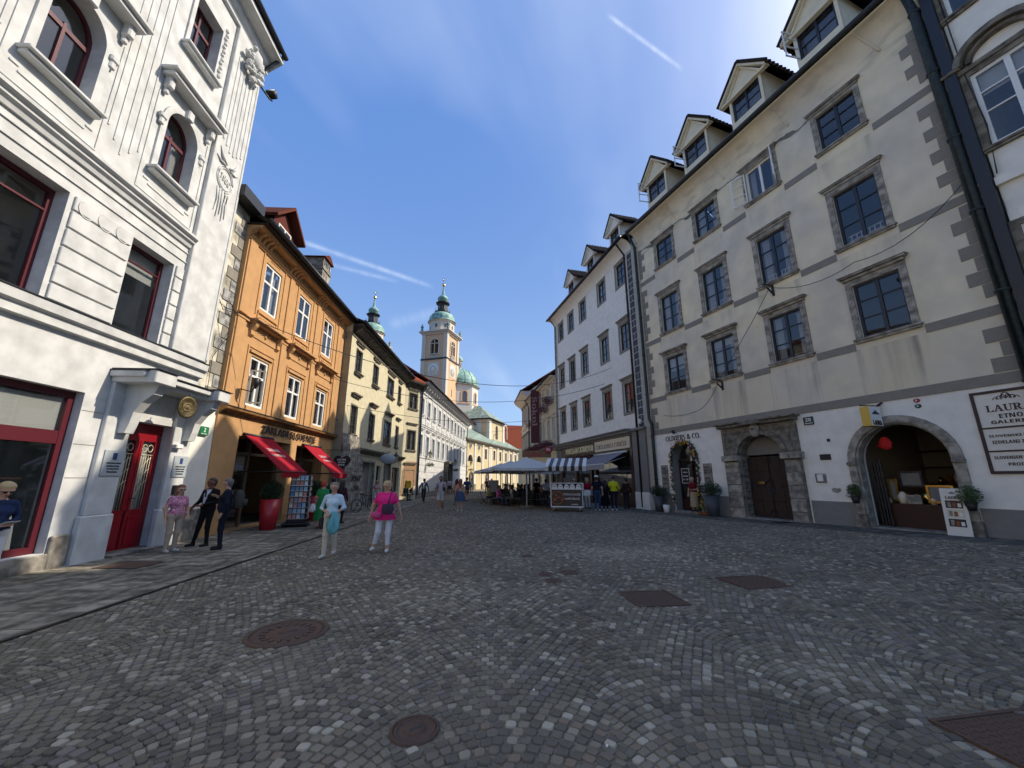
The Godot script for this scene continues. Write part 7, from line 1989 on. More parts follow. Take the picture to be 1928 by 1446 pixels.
	for i in 4:
		var proto = null
		var k = 0
		for j in spots.size():
			if j % 4 != i: continue
			if proto == null: proto = person({"x": spots[j][0], "d": spots[j][1], "turn": spots[j][2], "h": 1.68, "top": crowd[i][0], "legs": crowd[i][1], "pose": "sit", "lean": .1, "hair": [.03, .022, .018], "style": ["short", "bob", "long", "tied"][i], "fem": i > 1, "cell": .032, "arms": {1: [Vector3(.24, 1.14, .08), Vector3(.16, 1.12, .3)], -1: [Vector3(-.24, 1.14, .08), Vector3(-.16, 1.12, .3)]}}, ["guest in black seated deep under the parasols", "guest in brown with bobbed hair seated deep under the parasols", "long haired guest in plum seated deep under the parasols", "guest in dark red seated deep under the parasols"][i], "guests seated under the parasols")
			else:
				var c = copy(proto)
				c.position = P(spots[j][0], 0, spots[j][1]); c.rotation.y = deg_to_rad(spots[j][2] + g.randf_range(-15, 15))
	carried()
func copy(o, label = ""):
	var c = o.duplicate()
	var base = String(o.name).rstrip("0123456789").trim_suffix("_")
	c.name = named(self, base)
	add_child(c)
	if label: c.set_meta("label", label)
	return c
func carried():
	for q in [[.18, 3.75], [.62, 3.05], [1.35, 4.2], [-1.1, 5.0], [-.35, 4.6]]:
		var l = Mb.new(); l.box(Vector3(0, .004, 0), Vector3(.022, .007, .012))
		tag(put(self, "paper_scrap", l, mats["paper"], P(q[0], .004, q[1]), Basis(Vector3.UP, q[0] * 7)), "tiny white paper scrap lying between the setts", "litter", "paper scraps on the setts")
	var b = Mb.new(); b.box(Vector3.ZERO, Vector3(.14, .004, .2)); var o = put(self, "paper_slip", b, mats["paper"], P(-7.95, 1.02, 6.55), Basis(Vector3(0, 0, 1), .4)); tag(o, "white slip of paper in the blonde woman's hands", "paper")
	# rucksack of the man in navy
	var t = thing("rucksack", "grey green rucksack on the navy jacketed man's back", "rucksack", P(-7.30, 1.02, 10.45) + Vector3(.22, 0, -.16), deg_to_rad(-58))
	b = Mb.new(true); b.lathe([[0, 0], [.15, .02], [.17, .15], [.16, .34], [.1, .44], [0, .46]], 14); put(t, "bag", b, mat("rucksack", L3(.075, .075, .062), .9, "grain", 3.0, .3), Vector3(0, -.05, 0), Basis.from_scale(Vector3(1, 1, .75)))
	b = Mb.new(true); b.lathe([[0, 0], [.09, .02], [.1, .14], [.06, .18], [0, .18]], 12); put(t, "pocket", b, mats["rucksack"], Vector3(0, 0, -.1))
	b = Mb.new(true); b.tube([Vector3(.1, .38, .05), Vector3(.12, .4, .2), Vector3(.13, .2, .27)], .018, 6); b.tube([Vector3(-.1, .38, .05), Vector3(-.12, .4, .2), Vector3(-.13, .2, .27)], .018, 6); put(t, "strap", b, mats["rucksack"])
	# cardigan over the arm, shoulder bag strap
	b = cloth_bundle(.085, .5, 4); o = put(self, "cardigan", b, mat("aqua_knit", L3(.20, .52, .55), .95, "grain", 4.0, .4), P(-3.97, .5, 9.2)); tag(o, "crumpled aqua cardigan held by the woman in pale blue", "cardigan")
	t = thing("shoulder_bag", "black bag hanging behind the woman in pale blue", "bag", P(-4.33, .62, 9.48), .2)
	b = Mb.new(); b.cbox(Vector3(0, .12, 0), Vector3(.1, .26, .3), .03); put(t, "bag", b, mats["ink"])
	b = Mb.new(true); b.tube([Vector3(0, .22, .1), Vector3(.06, .6, .12), Vector3(.14, .73, .03), Vector3(.1, .5, -.1), Vector3(0, .24, -.1)], .014, 6); put(t, "strap", b, mats["ink"])
	t = thing("crossbody_bag", "grey mauve bag slung across the pink tunic", "bag", P(-3.02, .88, 9.88), 0)
	b = Mb.new(true); b.lathe([[0, 0], [.12, .02], [.15, .12], [.13, .24], [0, .25]], 14); put(t, "bag", b, mat("mauve_bag", L3(.09, .06, .09), .8, "grain", 4.0, .3), Vector3(.06, .0, .08), Basis.from_scale(Vector3(1, 1, .4)))
	b = Mb.new(true); b.tube([Vector3(.06, .24, .08), Vector3(.1, .42, .08), Vector3(.13, .55, -.02)], .014, 6); put(t, "strap", b, mats["mauve_bag"])
	t = thing("belt_pouch", "pink waist pouch worn by the woman in pink tunic", "bag", P(-3.25, .80, 9.86), 0)
	b = Mb.new(true); b.lathe([[0, 0], [.1, .02], [.12, .07], [.09, .13], [0, .14]], 12); put(t, "pouch", b, mat("pink_pouch", L3(.62, .09, .22), .8), Vector3.ZERO, Basis.from_scale(Vector3(1.1, 1, .45)))
	b = cloth_bundle(.07, .3, 9); o = put(self, "white_bundle", b, mat("white_cloth", L3(.62, .62, .6), .95), P(-7.08, .55, 14.6)); tag(o, "white cloth bag hanging from the green dressed woman's hand", "bag")
	t = thing("day_pack", "dark day pack on the bearded man's shoulders", "rucksack", P(-3.78, 1.0, 21.75), 0)
	b = Mb.new(true); b.lathe([[0, 0], [.14, .02], [.15, .3], [.1, .44], [0, .45]], 12); put(t, "bag", b, mats["rucksack"], Vector3(0, 0, -.06), Basis.from_scale(Vector3(1.1, 1, .7)))
	b = Mb.new(true)
	for s in [-1, 1]: b.tube([Vector3(s * .12, .42, -.05), Vector3(s * .14, .5, .08), Vector3(s * .14, .42, .27), Vector3(s * .16, .15, .28), Vector3(s * .17, .05, .1)], .022, 6)
	put(t, "strap", b, mats["ink"])
func cloth_bundle(r, h, sd):
	var b = Mb.new(true)
	var g := RandomNumberGenerator.new()
	g.seed = sd
	var n = 18; var rows = 10
	var ph = g.randf() * 6
	var f = func(i, j):
		var t = float(j) / rows
		var a = TAU * i / n
		var rr = r * (.35 + 1.1 * sin(PI * pow(t, .7) * .92 + .12)) * (1 + .34 * sin(a * 4 + t * 3 + ph) + .2 * sin(a * 7 - t * 5)) * (1.0 if t > .15 else .75 + .25 * sin(a * 3 + ph))
		return Vector3(cos(a) * rr, h * t, sin(a) * rr * .7)
	for j in rows: for i in n: b.quad(f.call(i, j), f.call(i, j + 1), f.call(i + 1, j + 1), f.call(i + 1, j))
	for i in n: b.tri(f.call(i, 0), f.call(i + 1, 0), Vector3(0, 0, 0)); b.tri(f.call(i, rows), Vector3(0, h, 0), f.call(i + 1, rows))
	return b

# ---------- cafe ----------
func cafe():
	var labs = ["big grey white square parasol nearest the striped cart", "second grey white parasol, behind the one by the cart", "third grey white parasol, furthest along the cafe row", "small far white parasol beside the beige house"]
	var pos = [[.9, 25.0, 4.4], [-.1, 29.7, 4.5], [-.95, 34.4, 4.5], [2.0, 38.5, 4.2]]
	for k in 4:
		var t = thing("parasol", labs[k], "parasol", P(pos[k][0], 0, pos[k][1]), deg_to_rad(6), "cafe parasols")
		var w = pos[k][2] / 2
		var b = Mb.new(); b.cbox(Vector3(0, .06, 0), Vector3(.8, .12, .8), .02); put(t, "base", b, mats["grey_stone"])
		b = Mb.new(true); b.tube([Vector3(0, .1, 0), Vector3(0, 3.05, 0)], .045, 10); put(t, "pole", b, mats["pole_white"])
		b = Mb.new()
		var top = Vector3(0, 3.02, 0)
		for s in 4:
			var a = s * PI / 2
			var c0 = Vector3(cos(a + PI / 4), 0, sin(a + PI / 4)) * w * 1.414; var c1 = Vector3(cos(a + PI * .75), 0, sin(a + PI * .75)) * w * 1.414
			c0.y = 2.33; c1.y = 2.33
			var n = 6
			for i in n:
				for j in n:
					var f = func(u, v):
						var e = c0.lerp(c1, v)
						var q = top.lerp(e, u)
						q.y -= .10 * sin(PI * u) * .6 + .05 * u * sin(PI * v)
						return q
					b.quad(f.call(float(i) / n, float(j) / n), f.call(float(i + 1) / n, float(j) / n), f.call(float(i + 1) / n, float(j + 1) / n), f.call(float(i) / n, float(j + 1) / n))
		put(t, "canopy", b, mats["canvas_lit"])
		b = Mb.new()
		for s in 4:
			var bs = Basis(Vector3.UP, s * PI / 2)
			for i in 10:
				var x0 = -w + i * w / 5; var x1 = x0 + w / 5
				b.quad(bs * Vector3(x0, 2.31, w - .01), bs * Vector3(x1, 2.31, w - .01), bs * Vector3(x1, 2.17, w), bs * Vector3(x0, 2.17, w))
		put(t, "valance", b, mats["canvas_lit"])
		for s in 8:
			b = Mb.new(true)
			var a = s * PI / 4 + PI / 4
			var l = w * (1.38 if s % 2 == 0 else .98)
			b.tube([Vector3(0, 2.92, 0), Vector3(cos(a) * l, 2.28, sin(a) * l)], .014, 5); b.tube([Vector3(0, 2.25, 0), Vector3(cos(a) * l * .5, 2.6, sin(a) * l * .5)], .012, 5)
			put(t, "rib", b, mats["pole_white"])
		for s in 12:
			b = Mb.new(true); b.lathe([[0, -.05], [.03, -.03], [.035, 0], [.02, .04], [0, .05]], 8)
			put(t, "bulb", b, mats["bulb"], Vector3(-w + .35 * s, 2.14 - .06 * sin(s * 1.3), w * (.95 if s % 2 else .4)))
	# tables and chairs
	var t = thing("cafe_table", "small black cafe table under the parasols", "table", Vector3.ZERO, 0, "cafe tables under the parasols")
	var b = Mb.new(); b.cbox(Vector3(0, .735, 0), Vector3(.8, .03, .8), .008); put(t, "table_top", b, mats["black_wood"])
	for s in [[-1, -1], [1, -1], [-1, 1], [1, 1]]:
		b = Mb.new(true); b.tube([Vector3(s[0] * .3, .72, s[1] * .3), Vector3(s[0] * -.28, .0, s[1] * .3)], .014, 6); put(t, "leg", b, mats["iron"])
	b = Mb.new(true); b.lathe([[0, .75], [.035, .75], [.04, .86], [.03, .87], [0, .87]], 10, Vector3(.1, 0, .05)); put(t, "glass", b, mats["glass"])
	var ch = thing("cafe_chair", "folding cafe chair with pale slatted seat and black frame", "chair", Vector3.ZERO, 0, "cafe chairs under the parasols")
	for i in 5:
		b = Mb.new(); b.cbox(Vector3(0, .45, -.17 + i * .085), Vector3(.42, .018, .07), .004); put(ch, "seat_slat", b, mats["slat_pale"])
	for i in 2:
		b = Mb.new(); b.cbox(Vector3(0, .68 + i * .12, -.235 - i * .02), Vector3(.42, .08, .016), .004); put(ch, "back_slat", b, mats["black_wood"])
	for s in [-1, 1]:
		b = Mb.new(true); b.tube([Vector3(s * .2, .86, -.27), Vector3(s * .2, .45, -.18), Vector3(s * .2, 0, .2)], .012, 6); put(ch, "leg", b, mats["iron"])
		b = Mb.new(true); b.tube([Vector3(s * .18, .44, .2), Vector3(s * .18, 0, -.25)], .012, 6); put(ch, "leg", b, mats["iron"])
	var first = true
	var fc = true
	for q in [[-.5, 27.3], [1.0, 26.3], [2.5, 25.9], [.3, 29.3], [2.0, 28.6], [-.6, 30.6], [1.7, 30.6], [-.7, 32.9], [1.5, 33.0], [-1.0, 35.3], [1.1, 35.3], [-1.1, 37.5], [2.9, 27.6], [-1.3, 28.9]]:
		var o = t if first else copy(t)
		first = false
		o.position = P(q[0], 0, q[1]); o.rotation.y = .1
		for s in 4:
			var a = s * PI / 2 + .2
			var c = ch if fc else copy(ch)
			fc = false
			c.position = P(q[0] + sin(a) * .68, 0, q[1] - cos(a) * .68); c.rotation.y = a + PI
	# menu board
	t = thing("menu_board", "pale framed menu board standing at the cafe's edge", "board", P(-1.35, 0, 29.6), .2)
	b = Mb.new(); b.cbox(Vector3(0, 1.2, 0), Vector3(.7, .8, .04), .01); put(t, "panel", b, mats["plate_grey"])
	b = Mb.new()
	for q in [[-.37, -.33, .78, 1.62], [.33, .37, .78, 1.62], [-.33, .33, 1.58, 1.62], [-.33, .33, .78, .82]]: b.b2(q[0], q[1], q[2], q[3], -.03, .03)
	b.b2(-.34, -.3, 0, .8, -.02, .02); b.b2(.3, .34, 0, .8, -.02, .02); put(t, "frame", b, mats["pole_white"])
	# roasted almond cart
	t = thing("snack_cart", "dark brown roasted almond cart with white frame on castors", "cart", P(3.02, 0, 22.2), deg_to_rad(-14))
	b = Mb.new(); b.cbox(Vector3(0, .72, 0), Vector3(1.66, .86, .8), .01); put(t, "cabinet", b, mats["cart_brown"])
	b = Mb.new()
	for q in [[-.86, -.82], [.82, .86]]:
		for z in [-.4, .4]: b.b2(q[0], q[1], .24, 1.5, z - .03, z + .03)
	for v in [[.24, .3], [1.15, 1.2], [1.46, 1.5]]:
		for z in [-.4, .4]: b.b2(-.82, .82, v[0], v[1], z - .03, z + .03)
		for x in [-.84, .84]: b.b2(x - .02, x + .02, v[0], v[1], -.37, .37)
	put(t, "frame", b, mats["pole_white"])
	for k in 5:
		b = Mb.new()
		var poly = [Vector2(.13, 1.2), Vector2(-.13, 1.2)]
		for q in 9: poly.append(_arc(-.13, .13, 1.28, .15, q / 8.0))
		b.prism(poly, .40, .415); var lb = put(t, "price_tag", b, mats["paper"], Vector3(-.64 + k * .32, 0, 0))
		lettering(lb, ["50g", "100g", "150g", "200g", "250g"][k], Vector3(0, 1.31, .418), .13, .06, "ink")
	b = Mb.new(true); b.lathe([[.3, .004], [.33, .01], [.36, .004], [.36, 0]], 20); var em = put(t, "round_picture", b, mats["terracotta"], Vector3(-.52, .72, .405), Basis(Vector3(1, 0, 0), PI / 2))
	for k in 9:
		b = Mb.new(true); b.lathe([[0, -.08], [.04, -.03], [.045, .02], [0, .08]], 8); put(em, "almond", b, mats["almond"], Vector3(.15 * cos(k * 2.3) * (k % 3), .02, .11 * sin(k * 1.9) * (k % 3)), Basis(Vector3.UP, k * .9) * Basis(Vector3(1, 0, 0), PI / 2))
	lettering(t, "Praženi mandlji", Vector3(.28, .9, .41), .9, .15, "paper", Basis.IDENTITY, false, true); lettering(t, "roasted almonds", Vector3(.28, .7, .41), .8, .13, "paper", Basis.IDENTITY, false, true); lettering(t, "CUKRČEK", Vector3(.42, .4, .41), .36, .07, "paper")
	b = Mb.new(); b.cbox(Vector3(1.06, .98, 0), Vector3(.4, .3, .66), .02); put(t, "side_tray", b, mats["plate_grey"])
	for s in [[-1, -1], [1, -1], [-1, 1], [1, 1]]:
		b = Mb.new(true); b.tube([Vector3(s[0] * .7 - .02, .09, s[1] * .33), Vector3(s[0] * .7 + .02, .09, s[1] * .33)], .09, 14); put(t, "castor", b, mats["iron"])
		b = Mb.new(); b.b2(s[0] * .7 - .035, s[0] * .7 + .035, .1, .25, s[1] * .33 - .02, s[1] * .33 + .02); put(t, "castor_fork", b, mats["chrome"])
	b = Mb.new(true)
	for s in [[-.8, -.35], [.8, -.35]]: b.tube([Vector3(s[0], 1.5, s[1]), Vector3(s[0], 2.75, s[1])], .02, 6)
	for s in [-.8, .8]: b.tube([Vector3(s, 2.0, -.35), Vector3(s, 2.28, .75)], .015, 6)
	put(t, "awning_post", b, mats["iron"])
	for k in 11:
		var u0 = -1.1 + k * .2; var u1 = u0 + .2
		b = Mb.new(); _awn(b, u0, u1, 2.85, 2.36, .8, -.55)
		for i in 2: b.quad(Vector3(u0, 2.36, .8), Vector3(u1, 2.36, .8), Vector3(u1, 2.12, .81), Vector3(u0, 2.12, .81))
		put(t, "awning_stripe", b, mats["paper" if k % 2 == 0 else "cart_brown"])

# ---------- things along the left pavement ----------
func left_things():
	var labs = ["tall red tapered planter with a dark bush under the first red awning", "red tapered planter with a dark bush beyond the postcard rack"]
	var pos = [[-8.42, 14.3], [-8.3, 17.2]]
	for k in 2:
		var t = thing("planter", labs[k], "planter", P(pos[k][0], 0, pos[k][1]), 0, "red planters")
		var b = Mb.new(true); b.lathe([[0, .01], [.24, .0], [.33, 1.02], [.31, 1.02], [.3, .95], [0, .95]], 24); put(t, "pot", b, mats["pot_red"])
		b = leaf_blob(Vector3(0, 1.28, 0), .38, 1800, .08, 30 + k, 1.0); put(t, "foliage", b, leaf_mat("bush", L3(.022, .042, .016)))
		b = Mb.new(true); b.tube([Vector3(0, .95, 0), Vector3(0, 1.4, 0)], .03, 6); put(t, "stem", b, mats["shop_wood"])
	# revolving postcard rack
	var t = thing("postcard_rack", "black wheeled postcard rack full of cards outside the gift shop", "rack", P(-7.95, 0, 15.3), .35)
	var b = Mb.new(); b.cbox(Vector3(0, 1.0, 0), Vector3(.62, 1.7, .62), .02); put(t, "column", b, mats["ink"])
	b = Mb.new(); b.cbox(Vector3(0, .12, 0), Vector3(.9, .06, .9), .02); put(t, "base", b, mats["iron"])
	for s in [[-1, -1], [1, -1], [-1, 1], [1, 1]]:
		b = Mb.new(true); b.tube([Vector3(s[0] * .38 - .03, .05, s[1] * .38), Vector3(s[0] * .38 + .03, .05, s[1] * .38)], .05, 10); put(t, "castor", b, mats["iron"])
	var g := RandomNumberGenerator.new()
	g.seed = 4
	for f in 2:
		var bs = Basis(Vector3.UP, f * PI / 2)
		for r in 8:
			b = Mb.new(); b.box(bs * Vector3(0, .3 + r * .195, .35), Vector3(.6, .012, .06) if f == 0 else Vector3(.06, .012, .6)); put(t, "wire_shelf", b, mats["chrome"])
			for c in 4:
				b = Mb.new(); b.box(Vector3.ZERO, Vector3(.11, .145, .006))
				var k = g.randi() % 6
				put(t, "postcard", b, mat("card_%d" % k, L3([.55, .3, .12, .5, .2, .6][k], [.55, .4, .2, .2, .22, .55][k], [.52, .5, .35, .15, .25, .4][k]), .5), bs * Vector3(-.21 + c * .14, .385 + r * .195, .345), bs * Basis(Vector3(1, 0, 0), -.15))
	# heart sign
	t = thing("heart_sign", "black heart shaped hanging sign on an iron arm past the orange house", "sign", P(-8.75, 2.55, 20.6), 0)
	b = Mb.new()
	var poly = []
	for k in 28:
		var a = TAU * k / 28
		poly.append(Vector2(16 * pow(sin(a), 3), 13 * cos(a) - 5 * cos(2 * a) - 2 * cos(3 * a) - cos(4 * a)) * .027)
	b.prism(poly, -.04, .04); put(t, "heart", b, mats["ink"])
	for k in 3: lettering(t, ["LECTAR", "galerija", "srce"][k], Vector3(0, .12 - k * .13, .05), .44 - k * .06, .09, "paper")
	b = Mb.new(true); b.tube([Vector3(-1.0, .62, 0), Vector3(.7, .62, 0)], .018, 6); b.tube([Vector3(-1.0, .3, 0), Vector3(-.6, .62, 0)], .014, 6); b.tube([Vector3(0, .62, 0), Vector3(0, .3, 0)], .01, 5); put(t, "arm", b, mats["iron"])
	t = thing("oval_sign", "white oval shop sign on an iron arm by the pale yellow house", "sign", P(-8.35, 3.02, 26.8), 0)
	b = Mb.new(true); b.lathe([[0, .03], [.5, .03], [.53, 0], [.5, -.03], [0, -.03]], 24); put(t, "plate", b, mats["plate_grey"], Vector3.ZERO, Basis(Vector3(1, 0, 0), PI / 2) * Basis.from_scale(Vector3(1, 1, .62)))
	b = Mb.new(true); b.tube([Vector3(-1.0, .45, 0), Vector3(.2, .45, 0)], .018, 6); b.tube([Vector3(0, .45, 0), Vector3(0, .3, 0)], .012, 5); put(t, "arm", b, mats["iron"])
	# wall lanterns with flower baskets
	var wl = [[-8.6, 29.6, 3.1, "iron wall lantern above the shop at the yellow house"], [-8.0, 39.0, 3.9, "iron wall lantern with flower basket on the near end of the palace"], [-7.4, 52.5, 3.7, "iron wall lantern with flower basket beyond the palace portal"], [-6.6, 64.5, 4.0, "iron wall lantern on the corner of the church"]]
	for k in 4:
		t = thing("wall_lantern", wl[k][3], "lamp", P(wl[k][0], wl[k][2], wl[k][1]), 0)
		b = Mb.new(true); b.tube([Vector3(-.75, -.35, 0), Vector3(-.3, -.3, 0), Vector3(0, -.2, 0)], .025, 6); put(t, "arm", b, mats["iron"])
		b = Mb.new(); b.lathe([[.08, -.2], [.2, .22], [.26, .24], [.05, .42], [.03, .5], [0, .5]], 6); put(t, "lantern", b, mats["lantern_glass"])
		b = Mb.new(); b.lathe([[.27, .235], [.06, .44], [.03, .56], [0, .56]], 6); put(t, "lantern_cap", b, mats["iron"])
		if k > 0:
			b = leaf_blob(Vector3(0, -.85, 0), .45, 260, .12, 300 + k, .6); put(t, "flower_basket", b, leaf_mat("basket", L3(.05, .06, .02)))
			b = Mb.new(true); b.tube([Vector3(0, -.2, 0), Vector3(0, -.7, 0)], .012, 5); put(t, "chain", b, mats["iron"])
	# mailbox, bicycle
	t = thing("letter_box", "yellow letter box on a post by the angled corner house", "letter box", P(-8.3, 0, 32.4), .6)
	b = Mb.new(); b.cbox(Vector3(0, 1.3, 0), Vector3(.42, .56, .34), .04); put(t, "box", b, mats["post_yellow"])
	b = Mb.new(); b.cbox(Vector3(0, .5, 0), Vector3(.1, 1.04, .1), .01); put(t, "post", b, mats["ink"])
	b = Mb.new(); b.b2(-.14, .14, 1.42, 1.45, .17, .176); put(t, "slot", b, mats["ink"])
	t = thing("bicycle", "black bicycle leaning near the stone buttress", "bicycle", P(-7.9, 0, 22.0), deg_to_rad(60))
	for x in [-.52, .52]:
		b = Mb.new(true)
		var pts = []
		for k in 25: pts.append(Vector3(x + .33 * cos(TAU * k / 24), .34 + .33 * sin(TAU * k / 24), 0))
		b.tube(pts, .018, 6); put(t, "wheel", b, mats["iron"])
	b = Mb.new(true)
	for q in [[[-.52, .34], [-.1, .36]], [[-.1, .36], [-.2, .88]], [[-.2, .82], [.36, .84]], [[-.1, .36], [.38, .78]], [[.52, .34], [.36, .98]], [[-.52, .34], [-.19, .8]]]: b.tube([Vector3(q[0][0], q[0][1], 0), Vector3(q[1][0], q[1][1], 0)], .016, 6)
	put(t, "frame", b, mats["iron"])
	b = Mb.new(true); b.tube([Vector3(.3, 1.0, -.25), Vector3(.36, 1.0, 0), Vector3(.3, 1.0, .25)], .014, 6); put(t, "handlebar", b, mats["chrome"])
	b = Mb.new(); b.cbox(Vector3(-.22, .92, 0), Vector3(.26, .06, .14), .02); put(t, "saddle", b, mats["ink"])

# ---------- things along the cream house ----------
func right_things(c):
	var at = func(u, v, z): return c.transform * Vector3(u, v + gh((c.transform * Vector3(u, 0, z)).x, -(c.transform * Vector3(u, 0, z)).z), z)
	var cb = c.transform.basis
	# planters
	var pl = [[1.55, .42, .28, .8, "grey tapered planter with a clipped dark bush by the left corner of the arched shop"], [5.15, .55, .32, .92, "big grey planter with a dense evergreen bush beside the stone portal"]]
	for k in 2:
		var q = pl[k]
		var t = thing("shrub_planter", q[4], "planter", at.call(q[0], 0, q[1]), 0, "grey planters")
		var b = Mb.new(true); b.lathe([[0, .01], [q[2] * .72, 0], [q[2], q[3]], [q[2] * .93, q[3]], [q[2] * .9, q[3] - .08], [0, q[3] - .08]], 20); put(t, "pot", b, mat("pot_dark", L3(.05, .055, .06), .6))
		b = leaf_blob(Vector3(0, q[3] + .24, 0), q[2] * 1.5, 2600, .06, 60 + k, .8); put(t, "foliage", b, leaf_mat("bush", L3(.022, .042, .016)))
		b = Mb.new(true); b.tube([Vector3(0, q[3] - .1, 0), Vector3(0, q[3] + .3, 0)], .03, 6); put(t, "stem", b, mats["shop_wood"])
	for k in 7:
		var t = thing("clay_pot", "terracotta herb pot in the row at the flowered doorway's foot", "pot", at.call(4.15 + k * .14, 0, .38 + .05 * (k % 2)), 0, "herb pots at the doorway")
		var b = Mb.new(true); b.lathe([[0, .01], [.05, 0], [.075, .15], [.065, .15], [0, .13]], 12); put(t, "pot", b, mats["terracotta"])
		b = leaf_blob(Vector3(0, .26 + .04 * (k % 3), 0), .13, 90, .05, 90 + k, 1.2); put(t, "leaves", b, leaf_mat("herb", L3(.04, .075, .03)))
	var ol = thing("olive_sapling", "slim olive sapling in a white pot at the flowered doorway", "plant", at.call(2.1, 0, .45), 0)
	var b = Mb.new(true); b.lathe([[0, .01], [.13, 0], [.17, .38], [.14, .38], [0, .34]], 16); put(ol, "pot", b, mats["white_wall"])
	b = Mb.new(true); b.tube([Vector3(0, .3, 0), Vector3(.02, .7, .02), Vector3(0, 1.1, 0)], .018, 6); put(ol, "stem", b, mats["shop_wood"])
	b = leaf_blob(Vector3(0, .85, 0), .34, 260, .06, 71, 1.1); put(ol, "leaves", b, leaf_mat("olive_leaf", L3(.07, .09, .055)))
	# garland of flowers round the arch
	var ga = thing("flower_garland", "garland of sunflowers, roses and greenery round the arched shop door", "garland")
	ga.transform = c.transform
	b = Mb.new()
	var g := RandomNumberGenerator.new()
	g.seed = 6
	var path = []
	for k in 11: path.append(Vector2(2.30, .5 + k * .215))
	for k in range(1, 24): path.append(_arc(2.30, 4.04, 2.68, .88, k / 24.0))
	for k in 11: path.append(Vector2(4.04, 2.65 - k * .215))
	for p in path:
		for k in 26:
			var q = Vector3(p.x, p.y, .06) + Vector3(g.randfn() * .055, g.randfn() * .055, g.randfn() * .04)
			var a = Vector3(g.randfn(), g.randfn(), g.randfn()).normalized() * .06; var e = a.cross(Vector3(g.randfn(), g.randfn(), g.randfn())).normalized() * .03
			b.quad(q - a, q + e, q + a, q - e)
	put(ga, "greenery", b, leaf_mat("garland_leaf", L3(.045, .075, .035)))
	for k in 46:
		var p = path[int(k * path.size() / 46.0)]
		var kind = g.randi() % 4
		var r = [.085, .07, .06, .06][kind]
		b = Mb.new(true)
		for q in 9:
			var a = TAU * q / 9
			b.quad(Vector3(cos(a) * r * .25, sin(a) * r * .25, .02), Vector3(cos(a + .3) * r * .7, sin(a + .3) * r * .7, .03), Vector3(cos(a) * r, sin(a) * r, .015), Vector3(cos(a - .3) * r * .7, sin(a - .3) * r * .7, .03))
		var f = put(ga, "flower", b, mats[["petal_yellow", "petal_pink", "petal_white", "petal_rose"][kind]], Vector3(p.x + g.randfn() * .05, p.y + g.randfn() * .05, .13))
		b = Mb.new(true); b.lathe([[0, .02], [r * .35, .01], [r * .36, 0]], 8); put(f, "flower_centre", b, mats["shop_wood" if kind == 0 else "petal_white"], Vector3(0, 0, .025), Basis(Vector3(1, 0, 0), PI / 2))
	# hanging box sign over the big arch, wall board, A-board, paintings, wall plants
	var t = thing("box_sign", "projecting white and yellow box sign over the right arch", "sign")
	t.transform = Transform3D(cb, c.transform * Vector3(11.62, 3.62, .42))
	b = Mb.new(); b.cbox(Vector3(0, 0, 0), Vector3(.24, .62, .62), .01); put(t, "box", b, mats["sign_yellow"])
	var fb = Basis(Vector3.UP, PI / 2)
	b = Mb.new(); b.b2(-.29, .29, -.3, .3, .121, .126); put(t, "face", b, mats["paper"], Vector3.ZERO, fb)
	lettering(t, "LAURA", fb * Vector3(0, -.2, .13), .44, .14, "sign_brown", fb, true, true)
	put(t, "emblem", ornament(.17), mats["sign_brown"], fb * Vector3(0, .06, .13), fb)
	b = Mb.new(true); b.tube([Vector3(-.1, .36, .3), Vector3(.1, .36, -.4)], .018, 6); b.tube([Vector3(.15, .45, -.4), Vector3(.1, .34, -.2)], .03, 6); put(t, "bracket", b, mats["iron"])
	t = thing("wall_board", "tall brown framed cream board for the craft gallery on the wall", "sign")
	t.transform = Transform3D(cb, c.transform * Vector3(14.36, 0, .0))
	for q in [[3.02, 3.9, "board_pale"], [2.42, 2.98, "board_pale"], [1.9, 2.38, "board_pale"]]:
		b = Mb.new(); b.b2(-.56, .56, q[0], q[1], .01, .03); put(t, "panel", b, mats[q[2]])
	b = Mb.new()
	for q in [[-.63, .63, 3.9, 3.97], [-.63, .63, 1.83, 1.9], [-.63, -.56, 1.9, 3.9], [.56, .63, 1.9, 3.9], [-.56, .56, 2.98, 3.02], [-.56, .56, 2.38, 2.42]]: b.b2(q[0], q[1], q[2], q[3], .005, .05)
	put(t, "frame", b, mats["sign_brown"])
	lettering(t, "LAURA", Vector3(0, 3.50, .03), .8, .17, "sign_brown", Basis.IDENTITY, true, true); lettering(t, "ETNO", Vector3(0, 3.29, .03), .4, .11, "ink"); lettering(t, "GALERIJA", Vector3(0, 3.13, .03), .74, .11, "ink")
	put(t, "emblem", ornament(.22), mats["sign_brown"], Vector3(0, 3.72, .03))
	lettering(t, "SLOVENSKI ROČNO", Vector3(0, 2.80, .03), .96, .085, "sign_brown"); lettering(t, "IZDELANI IZDELKI", Vector3(0, 2.63, .03), .9, .085, "sign_brown"); lettering(t, "SLOVENIAN HANDMADE", Vector3(0, 2.24, .03), .98, .08, "sign_brown"); lettering(t, "PRODUCTS", Vector3(0, 2.07, .03), .55, .08, "sign_brown")
	t = thing("display_board", "cream display board with three pictures leaning at the right arch", "board")
	t.transform = Transform3D(cb * Basis(Vector3(1, 0, 0), -.08), at.call(12.95, 0.0, .28))
	b = Mb.new(); b.cbox(Vector3(0, .62, 0), Vector3(.5, 1.24, .03), .006); put(t, "panel", b, mats["board_pale"])
	for k in 3:
		b = Mb.new(); b.b2(-.17, .17, .72 - k * .24, .92 - k * .24, .016, .02); put(t, "picture", b, mats["card_5" if k == 1 else "sign_brown"])
		for q in 3:
			b = Mb.new(); b.b2(-.13 + q * .1, -.06 + q * .1, .75 - k * .24, .89 - k * .24 - .02 * q, .021, .024); put(t, "picture_detail", b, mats[["stone", "terracotta", "paper"][q]])
